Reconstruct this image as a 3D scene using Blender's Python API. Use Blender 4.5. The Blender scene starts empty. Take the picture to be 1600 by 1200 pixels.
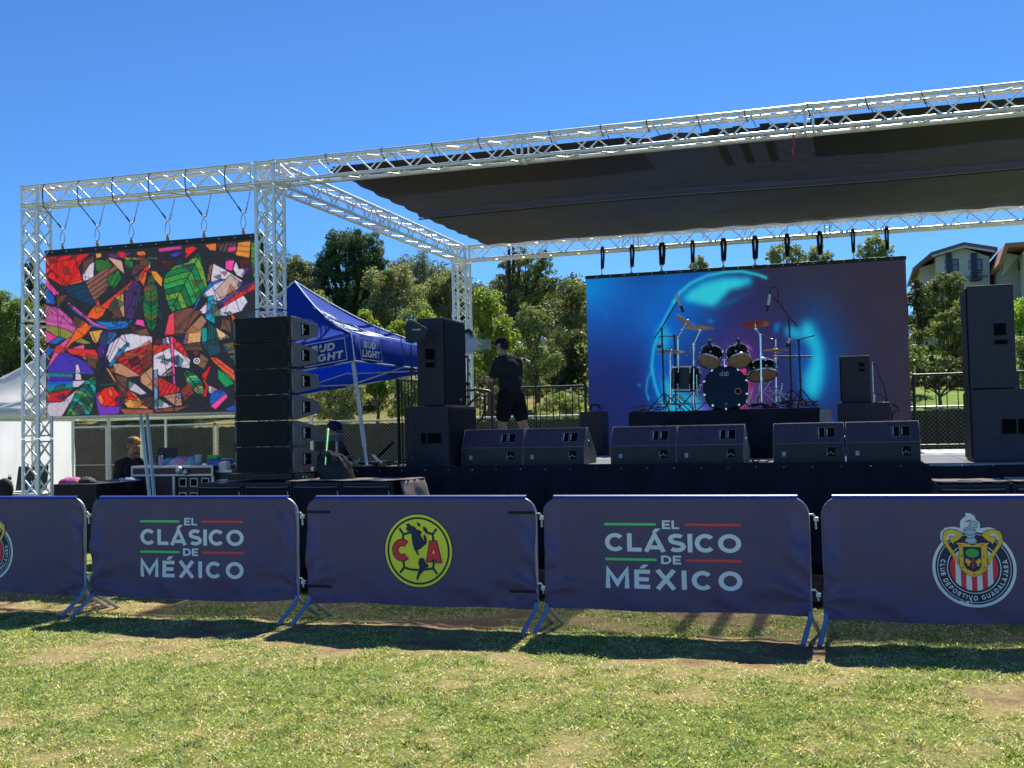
import bpy, bmesh, math, random
import numpy as np
from mathutils import Vector, Matrix, noise as mnoise
R = math.radians
random.seed(7)
rng = np.random.default_rng(7)
scene = bpy.context.scene
COL = scene.collection

# ------------------------------------------------------------------ camera
YAW, PITCH, ROLL, FPX, EYE = R(17.473), R(2.290), R(1.200), 1720.0, 1.6
_f = Vector((-math.sin(YAW)*math.cos(PITCH), math.cos(YAW)*math.cos(PITCH), math.sin(PITCH)))
_r = Vector((math.cos(YAW), math.sin(YAW), 0)); _u = _r.cross(_f)
CR = _r*math.cos(ROLL) - _u*math.sin(ROLL)
CU = _r*math.sin(ROLL) + _u*math.cos(ROLL)
cam_data = bpy.data.cameras.new('camera')
cam = bpy.data.objects.new('camera', cam_data); COL.objects.link(cam)
m3 = Matrix((CR, CU, -_f)).transposed()
cam.matrix_world = Matrix.Translation((0, 0, EYE)) @ m3.to_4x4()
cam_data.sensor_width = 36; cam_data.lens = FPX/1600*36; cam_data.clip_end = 2000; cam_data.clip_start = .05
scene.camera = cam
scene.render.resolution_x, scene.render.resolution_y = 1024, 768

# ------------------------------------------------------------------ light
SUN_EL = R(50.0)
world = bpy.data.worlds.new('World'); scene.world = world; world.use_nodes = True
wn = world.node_tree; wn.nodes.clear()
sky = wn.nodes.new('ShaderNodeTexSky'); sky.sky_type = 'NISHITA'; sky.sun_disc = False
sky.sun_elevation = SUN_EL; sky.sun_rotation = 0.0
sky.altitude = 1500; sky.air_density = 1.0; sky.dust_density = 0.15; sky.ozone_density = 2.5
bgn = wn.nodes.new('ShaderNodeBackground'); bgn.inputs[1].default_value = 0.093
won = wn.nodes.new('ShaderNodeOutputWorld')
tint = wn.nodes.new('ShaderNodeMix'); tint.data_type = 'RGBA'; tint.blend_type = 'MULTIPLY'; tint.inputs[0].default_value = 1
tint.inputs[7].default_value = (.345, .645, .97, 1)      # deep clean autumn sky
wn.links.new(sky.outputs[0], tint.inputs[6]); wn.links.new(tint.outputs[2], bgn.inputs[0]); wn.links.new(bgn.outputs[0], won.inputs[0])
sd = bpy.data.lights.new('sun', 'SUN'); sd.energy = 5.0; sd.angle = R(.5); sd.color = (1, .95, .86)
so = bpy.data.objects.new('sun', sd); COL.objects.link(so)
so.rotation_euler = (-(math.pi/2-SUN_EL), 0, R(1.5)); so.location = (0, 30, 40)
scene.view_settings.view_transform = 'Standard'; scene.view_settings.look = 'None'
scene.view_settings.gamma = 1; scene.view_settings.exposure = 0.64

# ------------------------------------------------------------------ helpers
def at(x, y, X=None, Y=None, Z=None):
    """world point that stands at photo pixel x,y on the plane X=, Y= or Z="""
    v = _f + CR*((x-800)/FPX) - CU*((y-600)/FPX)
    t = X/v.x if X is not None else Y/v.y if Y is not None else (Z-EYE)/v.z
    return Vector((v.x*t, v.y*t, EYE+v.z*t))

def srgb(r, g, b):
    return tuple(((c/255)/12.92 if c/255 <= .04045 else ((c/255+.055)/1.055)**2.4) for c in (r, g, b))

def nt(m):
    m.use_nodes = True; t = m.node_tree; t.nodes.clear()
    o = t.nodes.new('ShaderNodeOutputMaterial'); return t, o

def pm(name, col, rough=.6, metal=0., var=.12, scale=6., bump=0., bscale=40., spec=.5, coat=0., stretch=None):
    m = bpy.data.materials.new(name); t, o = nt(m)
    b = t.nodes.new('ShaderNodeBsdfPrincipled'); t.links.new(b.outputs[0], o.inputs[0])
    tc = t.nodes.new('ShaderNodeTexCoord'); src = tc.outputs['Object']
    if stretch:
        mp = t.nodes.new('ShaderNodeMapping'); mp.inputs['Scale'].default_value = stretch
        t.links.new(src, mp.inputs[0]); src = mp.outputs[0]
    n = t.nodes.new('ShaderNodeTexNoise'); n.inputs['Scale'].default_value = scale; n.inputs['Detail'].default_value = 5
    t.links.new(src, n.inputs['Vector'])
    cr = t.nodes.new('ShaderNodeValToRGB'); e = cr.color_ramp.elements
    e[0].position = .3; e[1].position = .7
    e[0].color = tuple(c*(1-var) for c in col)+(1,); e[1].color = tuple(min(1, c*(1+var)) for c in col)+(1,)
    t.links.new(n.outputs[0], cr.inputs[0]); t.links.new(cr.outputs[0], b.inputs['Base Color'])
    b.inputs['Metallic'].default_value = metal
    mr = t.nodes.new('ShaderNodeMapRange'); mr.inputs['To Min'].default_value = max(0, rough-.08); mr.inputs['To Max'].default_value = min(1, rough+.08)
    t.links.new(n.outputs[0], mr.inputs['Value']); t.links.new(mr.outputs[0], b.inputs['Roughness'])
    b.inputs['Specular IOR Level'].default_value = spec
    b.inputs['Coat Weight'].default_value = coat
    if bump:
        n2 = t.nodes.new('ShaderNodeTexNoise'); n2.inputs['Scale'].default_value = bscale; n2.inputs['Detail'].default_value = 3
        t.links.new(src, n2.inputs['Vector'])
        bp = t.nodes.new('ShaderNodeBump'); bp.inputs['Strength'].default_value = bump; bp.inputs['Distance'].default_value = .01
        t.links.new(n2.outputs[0], bp.inputs['Height']); t.links.new(bp.outputs[0], b.inputs['Normal'])
    return m

def leafmat(name, transl=.35, rough=.5, attr='Col', tint=(1, 1, 1)):
    m = bpy.data.materials.new(name); t, o = nt(m)
    a = t.nodes.new('ShaderNodeAttribute'); a.attribute_name = attr
    b = t.nodes.new('ShaderNodeBsdfPrincipled'); b.inputs['Roughness'].default_value = rough; b.inputs['Specular IOR Level'].default_value = .3
    t.links.new(a.outputs['Color'], b.inputs['Base Color'])
    tr = t.nodes.new('ShaderNodeBsdfTranslucent')
    mu = t.nodes.new('ShaderNodeMix'); mu.data_type = 'RGBA'; mu.blend_type = 'MULTIPLY'; mu.inputs[0].default_value = 1
    t.links.new(a.outputs['Color'], mu.inputs[6]); mu.inputs[7].default_value = (1.5*tint[0], 1.5*tint[1], .7*tint[2], 1)
    t.links.new(mu.outputs[2], tr.inputs[0])
    mx = t.nodes.new('ShaderNodeMixShader'); mx.inputs[0].default_value = transl
    t.links.new(b.outputs[0], mx.inputs[1]); t.links.new(tr.outputs[0], mx.inputs[2]); t.links.new(mx.outputs[0], o.inputs[0])
    return m

def glass(name, col=(.8, .9, 1), alpha=.35, rough=.1):
    m = bpy.data.materials.new(name); t, o = nt(m)
    tr = t.nodes.new('ShaderNodeBsdfTransparent'); b = t.nodes.new('ShaderNodeBsdfPrincipled')
    b.inputs['Base Color'].default_value = col+(1,); b.inputs['Roughness'].default_value = rough
    mx = t.nodes.new('ShaderNodeMixShader'); mx.inputs[0].default_value = alpha
    t.links.new(tr.outputs[0], mx.inputs[1]); t.links.new(b.outputs[0], mx.inputs[2]); t.links.new(mx.outputs[0], o.inputs[0])
    return m

def wloc(o):
    v = Vector((0, 0, 0))
    while o is not None: v = v+o.location; o = o.parent
    return v

def tag(o, label=None, cat=None, group=None, kind=None):
    if label: o['label'] = label
    if cat: o['category'] = cat
    if group: o['group'] = group
    if kind: o['kind'] = kind
    return o

def thing(name, label, cat, loc=(0, 0, 0), group=None, rz=0):
    o = bpy.data.objects.new(name, None); COL.objects.link(o); o.location = loc; o.rotation_euler = (0, 0, rz)
    o.empty_display_size = .2
    return tag(o, label, cat, group)

def copy_tree(o, parent=None):
    c = o.copy(); COL.objects.link(c); c.parent = parent
    for ch in list(o.children): copy_tree(ch, c)
    return c

def basis(d):
    d = Vector(d).normalized(); a = Vector((0, 0, 1)) if abs(d.z) < .9 else Vector((1, 0, 0))
    x = d.cross(a).normalized(); y = d.cross(x).normalized(); return x, y

class MB:
    def __init__(s): s.v = []; s.f = []; s.m = []; s.sm = []; s.mi = 0; s.smooth = False
    def add(s, vs, fs, sm=None):
        n = len(s.v); s.v += [tuple(p) for p in vs]
        for f in fs: s.f.append(tuple(i+n for i in f)); s.m.append(s.mi); s.sm.append(s.smooth if sm is None else sm)
        return s
    def bx(s, x0, x1, y0, y1, z0, z1):
        return s.add([(x0,y0,z0),(x1,y0,z0),(x1,y1,z0),(x0,y1,z0),(x0,y0,z1),(x1,y0,z1),(x1,y1,z1),(x0,y1,z1)],
                     [(3,2,1,0),(4,5,6,7),(0,1,5,4),(1,2,6,5),(2,3,7,6),(3,0,4,7)])
    def obx(s, c, size, rot):
        c = Vector(c); h = [k/2 for k in size]; vs = []
        for z in (-1, 1):
            for x, y in ((-1,-1),(1,-1),(1,1),(-1,1)): vs.append(c+rot@Vector((x*h[0], y*h[1], z*h[2])))
        return s.add(vs, [(3,2,1,0),(4,5,6,7),(0,1,5,4),(1,2,6,5),(2,3,7,6),(3,0,4,7)])
    def tube(s, p, q, r, n=8, r2=None, cap=True):
        p = Vector(p); q = Vector(q); r2 = r if r2 is None else r2; x, y = basis(q-p); vs = []
        for c, rr in ((p, r), (q, r2)):
            for i in range(n):
                a = 2*math.pi*i/n; vs.append(c+(x*math.cos(a)+y*math.sin(a))*rr)
        s.add(vs, [(i, (i+1) % n, n+(i+1) % n, n+i) for i in range(n)], True)
        if cap: s.add(vs, [tuple(range(n))[::-1], tuple(range(n, 2*n))], False)
        return s
    def path(s, pts, r, n=6, cap=True):
        pts = [Vector(p) for p in pts]; vs = []; k = len(pts); rr = r if isinstance(r, (list, tuple)) else [r]*k
        px = None
        for i, p in enumerate(pts):
            d = (pts[min(i+1, k-1)]-pts[max(i-1, 0)]).normalized()
            if px is None: x, y = basis(d)
            else:
                x = (px-d*px.dot(d)).normalized(); y = d.cross(x)
            px = x
            for j in range(n):
                a = 2*math.pi*j/n; vs.append(p+(x*math.cos(a)+y*math.sin(a))*rr[i])
        fs = [(i*n+j, i*n+(j+1) % n, (i+1)*n+(j+1) % n, (i+1)*n+j) for i in range(k-1) for j in range(n)]
        s.add(vs, fs, True)
        if cap: s.add(vs, [tuple(range(n))[::-1], tuple(range((k-1)*n, k*n))], False)
        return s
    def lathe(s, c, prof, n=24, rot=None, sm=True, sx=1, sy=1):
        c = Vector(c); rot = rot or Matrix.Identity(3); vs = []
        for r, z in prof:
            for i in range(n):
                a = 2*math.pi*i/n; vs.append(c+rot@Vector((r*math.cos(a)*sx, r*math.sin(a)*sy, z)))
        k = len(prof)
        return s.add(vs, [(i*n+j, i*n+(j+1) % n, (i+1)*n+(j+1) % n, (i+1)*n+j) for i in range(k-1) for j in range(n)], sm)
    def disc(s, c, r, n=24, rot=None):
        c = Vector(c); rot = rot or Matrix.Identity(3)
        return s.add([c+rot@Vector((r*math.cos(2*math.pi*i/n), r*math.sin(2*math.pi*i/n), 0)) for i in range(n)], [tuple(range(n))])
    def ball(s, c, r, n=12, m=8, sc=(1, 1, 1), rot=None):
        prof = [(max(1e-5, r*math.sin(math.pi*i/m)), -r*math.cos(math.pi*i/m)) for i in range(m+1)]
        rt = (rot or Matrix.Identity(3)) @ Matrix.Diagonal(sc)
        return s.lathe(c, prof, n, rt)
    def prism(s, poly, f0, f1):
        """poly 2d list, f0/f1 map (a,b)->3d for the two caps"""
        n = len(poly)
        return s.add([f0(*p) for p in poly]+[f1(*p) for p in poly],
                     [tuple(range(n))[::-1], tuple(range(n, 2*n))]+[(i, (i+1) % n, n+(i+1) % n, n+i) for i in range(n)])
    def face(s, pts): return s.add(pts, [tuple(range(len(pts)))])
    def build(s, name, mat, parent=None, loc=None, bevel=0, world=True, seg=2):
        me = bpy.data.meshes.new(name)
        off = Vector((0, 0, 0))
        if loc is not None: off = Vector(loc)
        elif parent is not None and world: off = wloc(parent)
        me.from_pydata([(a-off.x, b-off.y, c-off.z) for a, b, c in s.v], [], s.f)
        for mm in (mat if isinstance(mat, (list, tuple)) else [mat]): me.materials.append(mm)
        me.polygons.foreach_set('material_index', s.m); me.polygons.foreach_set('use_smooth', s.sm)
        me.update()
        o = bpy.data.objects.new(name, me); COL.objects.link(o)
        if parent is not None: o.parent = parent
        elif loc is not None: o.location = off
        if bevel:
            b = o.modifiers.new('bevel', 'BEVEL'); b.width = bevel; b.segments = seg; b.limit_method = 'ANGLE'; b.angle_limit = R(40)
        return o

def npmesh(name, verts, faces, mat, cols=None, parent=None, loc=None, smooth=False, matidx=None):
    """verts Nx3, faces MxK (constant K), cols Nx3 linear"""
    me = bpy.data.meshes.new(name); N = len(verts); M, K = faces.shape
    off = np.array(loc if loc is not None else (wloc(parent) if parent is not None else (0, 0, 0)), float)
    me.vertices.add(N); me.vertices.foreach_set('co', (verts-off).astype(np.float32).ravel())
    me.loops.add(M*K); me.loops.foreach_set('vertex_index', faces.astype(np.int32).ravel())
    me.polygons.add(M); me.polygons.foreach_set('loop_start', np.arange(0, M*K, K, dtype=np.int32))
    me.polygons.foreach_set('loop_total', np.full(M, K, np.int32))
    if smooth: me.polygons.foreach_set('use_smooth', np.ones(M, bool))
    for mm in (mat if isinstance(mat, (list, tuple)) else [mat]): me.materials.append(mm)
    me.update(calc_edges=True); me.validate()
    if cols is not None:
        a = me.color_attributes.new('Col', 'FLOAT_COLOR', 'POINT')
        a.data.foreach_set('color', np.hstack([cols, np.ones((N, 1))]).astype(np.float32).ravel())
    o = bpy.data.objects.new(name, me); COL.objects.link(o)
    if parent is not None: o.parent = parent
    elif loc is not None: o.location = loc
    return o

# text as 2d polygons -------------------------------------------------------
_tc = {}
def text2d(body, offset=.0, shear=0, spacing=1.0):
    key = (body, offset, shear, spacing)
    if key in _tc: return _tc[key]
    cu = bpy.data.curves.new('lettering', 'FONT'); cu.body = body; cu.size = 1; cu.offset = offset; cu.shear = shear
    cu.space_character = spacing; cu.resolution_u = 3; cu.fill_mode = 'FRONT'
    ob = bpy.data.objects.new('lettering', cu); COL.objects.link(ob)
    bpy.context.view_layer.update()
    dg = bpy.context.evaluated_depsgraph_get(); me = ob.evaluated_get(dg).to_mesh()
    vs = [(v.co.x, v.co.y) for v in me.vertices]; fs = [tuple(p.vertices) for p in me.polygons]
    ob.evaluated_get(dg).to_mesh_clear(); bpy.data.objects.remove(ob); bpy.data.curves.remove(cu)
    xs = [v[0] for v in vs]; ys = [v[1] for v in vs]
    r = (vs, fs, min(xs), max(xs), min(ys), max(ys)); _tc[key] = r; return r

# heavy geometric capitals drawn as strokes (unit height)
def _arc(cx, cy, rx, ry, a0, a1, n=18): return [(cx+rx*math.cos(R(a0+(a1-a0)*i/n)), cy+ry*math.sin(R(a0+(a1-a0)*i/n))) for i in range(n+1)]
def glyph(c, t):
    h = t/2
    if c == 'C': return .92, [_arc(.47, .5, .47-h, .5-h, 42, 318, 26)]
    if c == 'G': return .96, [_arc(.47, .5, .47-h, .5-h, 42, 318, 26)[:-2]+[(.47+(.47-h)*.86, .20), (.47+(.47-h)*.86, .47), (.55, .47)]]
    if c == 'O': return 1.0, [_arc(.5, .5, .5-h, .5-h, 0, 360, 36)]
    if c == 'S': return .78, [_arc(.40, .70, .39-h, .30-h, 38, 235, 14)+_arc(.40, .30, .40-h, .30-h, 55, -142, 14)]
    if c == 'J': return .62, [[(.62-h, 1), (.62-h, .32)]+_arc(.31, .32, .31-h, .32-h, 0, -150, 10)[1:]]
    if c == 'U': return .84, [[(h, 1), (h, .40)]+_arc(.42, .40, .42-h, .40-h, 180, 360, 14)+[(.84-h, 1)]]
    if c == 'D': return .88, [[(h, h), (h, 1-h), (.38, 1-h)]+_arc(.38, .5, .50-h, .5-h, 90, -90, 16)+[(h, h)]]
    if c == 'P': return .74, [[(h, 0), (h, 1-h), (.42, 1-h)]+_arc(.42, .66, .32-h, .34-h, 90, -90, 10)+[(h, .32+h)]]
    if c == 'R': return .78, [[(h, 0), (h, 1-h), (.42, 1-h)]+_arc(.42, .66, .32-h, .34-h, 90, -90, 10)+[(h, .32+h)], [(.40, .36), (.68, 0)]]
    if c == 'B': return .78, [[(h, h), (h, 1-h), (.44, 1-h)]+_arc(.44, .755, .26-h, .245-h, 90, -90, 8)+[(h, .51)], [(.44, .51)]+_arc(.46, .27, .32-h, .27-h, 90, -90, 8)+[(h, h)]]
    if c == 'L': return .66, [[(h, 1), (h, h), (.66, h)]]
    if c == 'I': return t, [[(h, 0), (h, 1)]]
    if c == 'E': return .70, [[(.70, h), (h, h), (h, 1-h), (.70, 1-h)], [(h, .5), (.64, .5)]]
    if c == 'T': return .74, [[(0, 1-h), (.74, 1-h)], [(.37, 1-h), (.37, 0)]]
    if c == 'H': return .84, [[(h, 0), (h, 1)], [(.84-h, 0), (.84-h, 1)], [(h, .5), (.84-h, .5)]]
    if c == 'A': return .98, [[(h*.9, 0), (.49, 1-h*.5), (.98-h*.9, 0)], [(.2, .24), (.78, .24)]]
    if c == 'V': return .98, [[(h*.9, 1), (.49, h*.5), (.98-h*.9, 1)]]
    if c == 'X': return .94, [[(h, 0), (.94-h, 1)], [(h, 1), (.94-h, 0)]]
    if c == 'M': return 1.06, [[(h, 0), (h, 1-h*.3), (.53, .26), (1.06-h, 1-h*.3), (1.06-h, 0)]]
    if c == 'Y': return .9, [[(h, 1), (.45, .45), (.9-h, 1)], [(.45, .45), (.45, 0)]]
    return .4, []
def ribbon(pl, t):
    n = len(pl); L = []; Rr = []; closed = math.dist(pl[0], pl[-1]) < 1e-6
    for i, (x, y) in enumerate(pl):
        a = pl[i-1] if i else (pl[-2] if closed else None); c = pl[i+1] if i < n-1 else (pl[1] if closed else None)
        ds = []
        if a: d = Vector((x-a[0], y-a[1])).normalized(); ds.append(d)
        if c: d = Vector((c[0]-x, c[1]-y)).normalized(); ds.append(d)
        ns = [Vector((-d.y, d.x)) for d in ds]; m = (ns[0]+ns[-1]); m = m.normalized() if m.length > 1e-6 else ns[0]
        k = min(1/max(.3, m.dot(ns[0])), 2.2)*t/2; L.append((x+m.x*k, y+m.y*k)); Rr.append((x-m.x*k, y-m.y*k))
    out = []
    for i in range(n-1):
        m = 1
        d = math.dist(pl[i], pl[i+1]); m = max(1, int(d/.12))
        for j in range(m):
            f = lambda A, B, s: (A[0]+(B[0]-A[0])*s, A[1]+(B[1]-A[1])*s)
            out.append([f(Rr[i], Rr[i+1], j/m), f(Rr[i], Rr[i+1], (j+1)/m), f(L[i], L[i+1], (j+1)/m), f(L[i], L[i+1], j/m)])
    return out
ACC = {'\u00c1': 'A', '\u00c9': 'E'}
def stroke_text(mb, body, x0, x1, y0, y1, mp, t=.2, gap=.13, shear=0.):
    """mp(x, y, lift) -> 3d; body fills the box x0..x1, y0..y1 (accents rise above)"""
    G_ = []; X = 0
    for c in body:
        w, ls = glyph(ACC.get(c, c), t)
        if c == ' ': X += .42; continue
        G_.append((X, w, ls, c in ACC)); X += w+gap
    X -= gap; sx = (x1-x0)/(X+shear); sy = (y1-y0)
    for gx_, w, ls, acc in G_:
        k = 0
        for pl in ls:
            for q in ribbon(pl, t): mb.face([mp(x0+(gx_+u+shear*v)*sx, y0+v*sy, k*.0004) for u, v in q])
            k += 1
        if acc: mb.face([mp(x0+(gx_+w*.5+u)*sx, y0+v*sy, 0) for u, v in ((-.12, 1.07), (.10, 1.07), (.30, 1.27), (.04, 1.27))])
def put_text(mb, body, x0, x1, y0, y1, mapper, offset=.02, shear=0, flip=False, spacing=1.0):
    vs, fs, a, b, c, d = text2d(body, offset, shear, spacing)
    mb.add([mapper(x0+(x-a)/(b-a)*(x1-x0), y0+(y-c)/(d-c)*(y1-y0)) for x, y in vs], fs, False)

# ------------------------------------------------------------------ materials
M = {}
M['alu'] = pm('aluminium', (.82, .82, .82), .38, .5, .10, 12)
M['alu_old'] = pm('dull_aluminium', (.55, .57, .6), .45, .6, .12, 12)
M['zinc'] = pm('galvanised_steel', (.45, .47, .48), .45, .5, .15, 20)
M['blackpaint'] = pm('black_speaker_paint', (.028, .024, .044), .5, 0, .3, 30, .35, 220, spec=.5)
M['blacksoft'] = pm('dark_cabinet_paint', (.080, .052, .082), .55, 0, .3, 25, .35, 200)  # base lightened towards blue for the sky light on the wedge slopes
M['greypaint'] = pm('worn_grey_side_panel', (.26, .22, .22), .5, 0, .25, 18, .2, 120)
M['grille'] = pm('black_steel_grille', (.012, .012, .014), .6, .2, .4, 300, .5, 500, spec=.35)
M['hole'] = pm('black_recess', (.004, .004, .005), .8, 0, .1, 10, spec=.1)
M['chrome'] = pm('chrome', (.8, .8, .82), .12, 1, .05, 10)
M['blackmetal'] = pm('black_powder_coat', (.012, .012, .014), .42, .1, .2, 20)
M['cabdark'] = pm('black_textured_cabinet', (.024, .018, .030), .5, 0, .35, 25, .35, 200)
M['cloth'] = pm('black_skirt_cloth', (.024, .020, .030), .85, 0, .3, 3, .3, 8, spec=.2)
M['deck'] = pm('grey_deck_board', (.32, .33, .34), .6, 0, .2, 3, .1, 30)
M['white'] = pm('white_canopy_fabric', (.86, .85, .85), .7, 0, .06, 1.5, .5, 5)
M['whitepaint'] = pm('white_paint', (.78, .78, .76), .4, 0, .06, 10)
M['tan'] = pm('brown_cardboard', (.42, .32, .24), .85, 0, .12, 6, .3, 12)
M['bluefab'] = pm('blue_canopy_fabric', (.028, .088, .50), .8, 0, .12, 1.5, .45, 3.5, spec=.08)
def add_translucent(m, col, k):
    t = m.node_tree; o = [n for n in t.nodes if n.type == 'OUTPUT_MATERIAL'][0]; b = [n for n in t.nodes if n.type == 'BSDF_PRINCIPLED'][0]
    tl = t.nodes.new('ShaderNodeBsdfTranslucent'); tl.inputs[0].default_value = col+(1,); mx = t.nodes.new('ShaderNodeMixShader'); mx.inputs[0].default_value = k
    t.links.new(b.outputs[0], mx.inputs[1]); t.links.new(tl.outputs[0], mx.inputs[2]); t.links.new(mx.outputs[0], o.inputs[0])
add_translucent(M['bluefab'], (.06, .22, .85), .34)
add_translucent(M['white'], (.88, .88, .90), .50)
M['bluepale'] = pm('pale_lettering', (.62, .70, .82), .6, 0, .06, 10)
M['legblue'] = pm('white_tent_leg', (.66, .74, .82), .4, .1, .08, 5)
M['brass'] = pm('bronze_cymbal', (.80, .62, .36), .34, .55, .12, 30)
M['brassred'] = pm('red_bronze_cymbal', (.62, .16, .09), .4, .5, .15, 30)
M['skin'] = pm('skin', (.52, .30, .21), .55, 0, .1, 12, spec=.4)
M['skin_dark'] = pm('tanned_skin', (.36, .19, .12), .55, 0, .1, 12, spec=.4)
M['blackcloth'] = pm('black_cotton', (.014, .014, .017), .9, 0, .3, 8, .5, 30, spec=.2)
M['hair'] = pm('dark_hair', (.015, .011, .009), .6, 0, .3, 60)
M['green'] = pm('green_plastic', (.03, .5, .09), .4, 0, .1, 10)
M['blueplastic'] = pm('blue_plastic', (.03, .12, .5), .4, 0, .1, 10)
M['clear'] = glass('clear_plastic', (.7, .8, .95), .16)
M['tshirt'] = pm('charcoal_t_shirt', (.030, .030, .036), .85, 0, .25, 7, .6, 16, spec=.2)
M['red'] = pm('red_ribbon', (.5, .03, .04), .7, 0, .1, 10)
M['panelblack'] = pm('led_cabinet_black', (.012, .012, .015), .5, 0, .2, 20)
M['slingblack'] = pm('black_webbing', (.012, .012, .016), .8, 0, .2, 40)
# ================================================================== setting
def fbm(x, y, s, seed=0.):
    return mnoise.fractal((x*s+seed, y*s-seed, seed*.37), 1., 2.1, 4)

def terrain(x, y):
    t = max(0., y-25.5)
    s = .128*t/(1+t/260)
    s *= 1-math.exp(-(t/7)**1.3) if t > 0 else 0
    return s + (fbm(x, y, .035, 3.1)*1.1*min(1, t/25) if t > 0 else 0) + min(.16, .0)

def dryness(x, y):
    a = fbm(x, y, .75, 5.)*.7+fbm(x, y, 2.3, 9.)*.6+fbm(x, y, 5.5, 2.)*.22
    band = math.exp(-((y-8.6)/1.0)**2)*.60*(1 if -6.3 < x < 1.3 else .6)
    right = .09*max(0, min(1, (x+2.3)/2.2))
    return a+band+right-.20

def axis(segs):
    o = [segs[0][0]]
    for a, b, st in segs:
        n = max(1, int(round((b-a)/st))); o += [a+(b-a)*i/n for i in range(1, n+1)]
    return o
gx = axis([(-260, -60, 20), (-60, -14, 2.5), (-14, 5, .07), (5, 40, 2.5), (40, 200, 16)])
gy = axis([(-30, 3, 3), (3, 11, .07), (11, 27, 1.2)])
V = []; C = []
green = np.array(srgb(128, 140, 62)); straw = np.array(srgb(176, 160, 108)); dirt = np.array(srgb(150, 122, 92))
for y in gy:
    for x in gx:
        d = dryness(x, y) if (-15 < x < 6 and 2.5 < y < 11.5) else .1
        z = .020*fbm(x, y, 1.2, 1.)+(.013*fbm(x, y, 6, 2.) if abs(x+4.5) < 10 else 0)
        V.append((x, y, z))
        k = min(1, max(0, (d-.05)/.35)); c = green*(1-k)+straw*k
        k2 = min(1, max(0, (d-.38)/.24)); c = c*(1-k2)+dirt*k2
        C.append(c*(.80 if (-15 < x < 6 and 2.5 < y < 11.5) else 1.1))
V = np.array(V); nx_, ny_ = len(gx), len(gy)
I = np.arange(nx_*ny_).reshape(ny_, nx_)
F = np.stack([I[:-1, :-1], I[:-1, 1:], I[1:, 1:], I[1:, :-1]], -1).reshape(-1, 4)
def groundmat(name, nscale, lo=.6, hi=1.35):
    m = bpy.data.materials.new(name); t, o = nt(m)
    b = t.nodes.new('ShaderNodeBsdfPrincipled'); b.inputs['Roughness'].default_value = .95; b.inputs['Specular IOR Level'].default_value = .1
    a = t.nodes.new('ShaderNodeAttribute'); a.attribute_name = 'Col'
    tc = t.nodes.new('ShaderNodeTexCoord'); n = t.nodes.new('ShaderNodeTexNoise'); n.inputs['Scale'].default_value = nscale; n.inputs['Detail'].default_value = 6
    n.inputs['Roughness'].default_value = .75
    t.links.new(tc.outputs['Object'], n.inputs['Vector'])
    mr = t.nodes.new('ShaderNodeMapRange'); mr.inputs['From Min'].default_value = .3; mr.inputs['From Max'].default_value = .7
    mr.inputs['To Min'].default_value = lo; mr.inputs['To Max'].default_value = hi
    t.links.new(n.outputs[0], mr.inputs[0])
    mu = t.nodes.new('ShaderNodeVectorMath'); mu.operation = 'SCALE'
    t.links.new(a.outputs['Color'], mu.inputs[0]); t.links.new(mr.outputs[0], mu.inputs['Scale'])
    t.links.new(mu.outputs[0], b.inputs['Base Color'])
    bp = t.nodes.new('ShaderNodeBump'); bp.inputs['Strength'].default_value = .6; bp.inputs['Distance'].default_value = .02
    t.links.new(n.outputs[0], bp.inputs['Height']); t.links.new(bp.outputs[0], b.inputs['Normal'])
    t.links.new(b.outputs[0], o.inputs[0]); return m
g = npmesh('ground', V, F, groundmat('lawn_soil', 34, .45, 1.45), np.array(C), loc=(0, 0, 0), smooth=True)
tag(g, kind='structure')

# hillside beyond the fence
hx = axis([(-260, -70, 10), (-70, 40, 1.6), (40, 200, 10)]); hy = axis([(27, 30, 1), (30, 125, 1.7), (125, 420, 12)])
V = []; C = []
for y in hy:
    for x in hx:
        z = terrain(x, y)-(.0 if y > 27 else 0)
        V.append((x, y, z))
        k = min(1, max(0, .5+1.1*fbm(x, y, .06, 11.)))
        gr = np.array(srgb(118, 150, 52)); dr = np.array(srgb(138, 128, 72))
        wr = min(1, max(0, (x+12)/10))
        c = gr*wr*(.5+.5*k)+dr*(1-wr*(.5+.5*k))
        C.append(c*(.75+.25*k))
V = np.array(V); nx_, ny_ = len(hx), len(hy); I = np.arange(nx_*ny_).reshape(ny_, nx_)
F = np.stack([I[:-1, :-1], I[:-1, 1:], I[1:, 1:], I[1:, :-1]], -1).reshape(-1, 4)
h = npmesh('hillside', V, F, groundmat('hillside_soil', 1.6, .55, 1.35), np.array(C), loc=(0, 0, 0), smooth=True)
tag(h, kind='structure')

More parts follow.
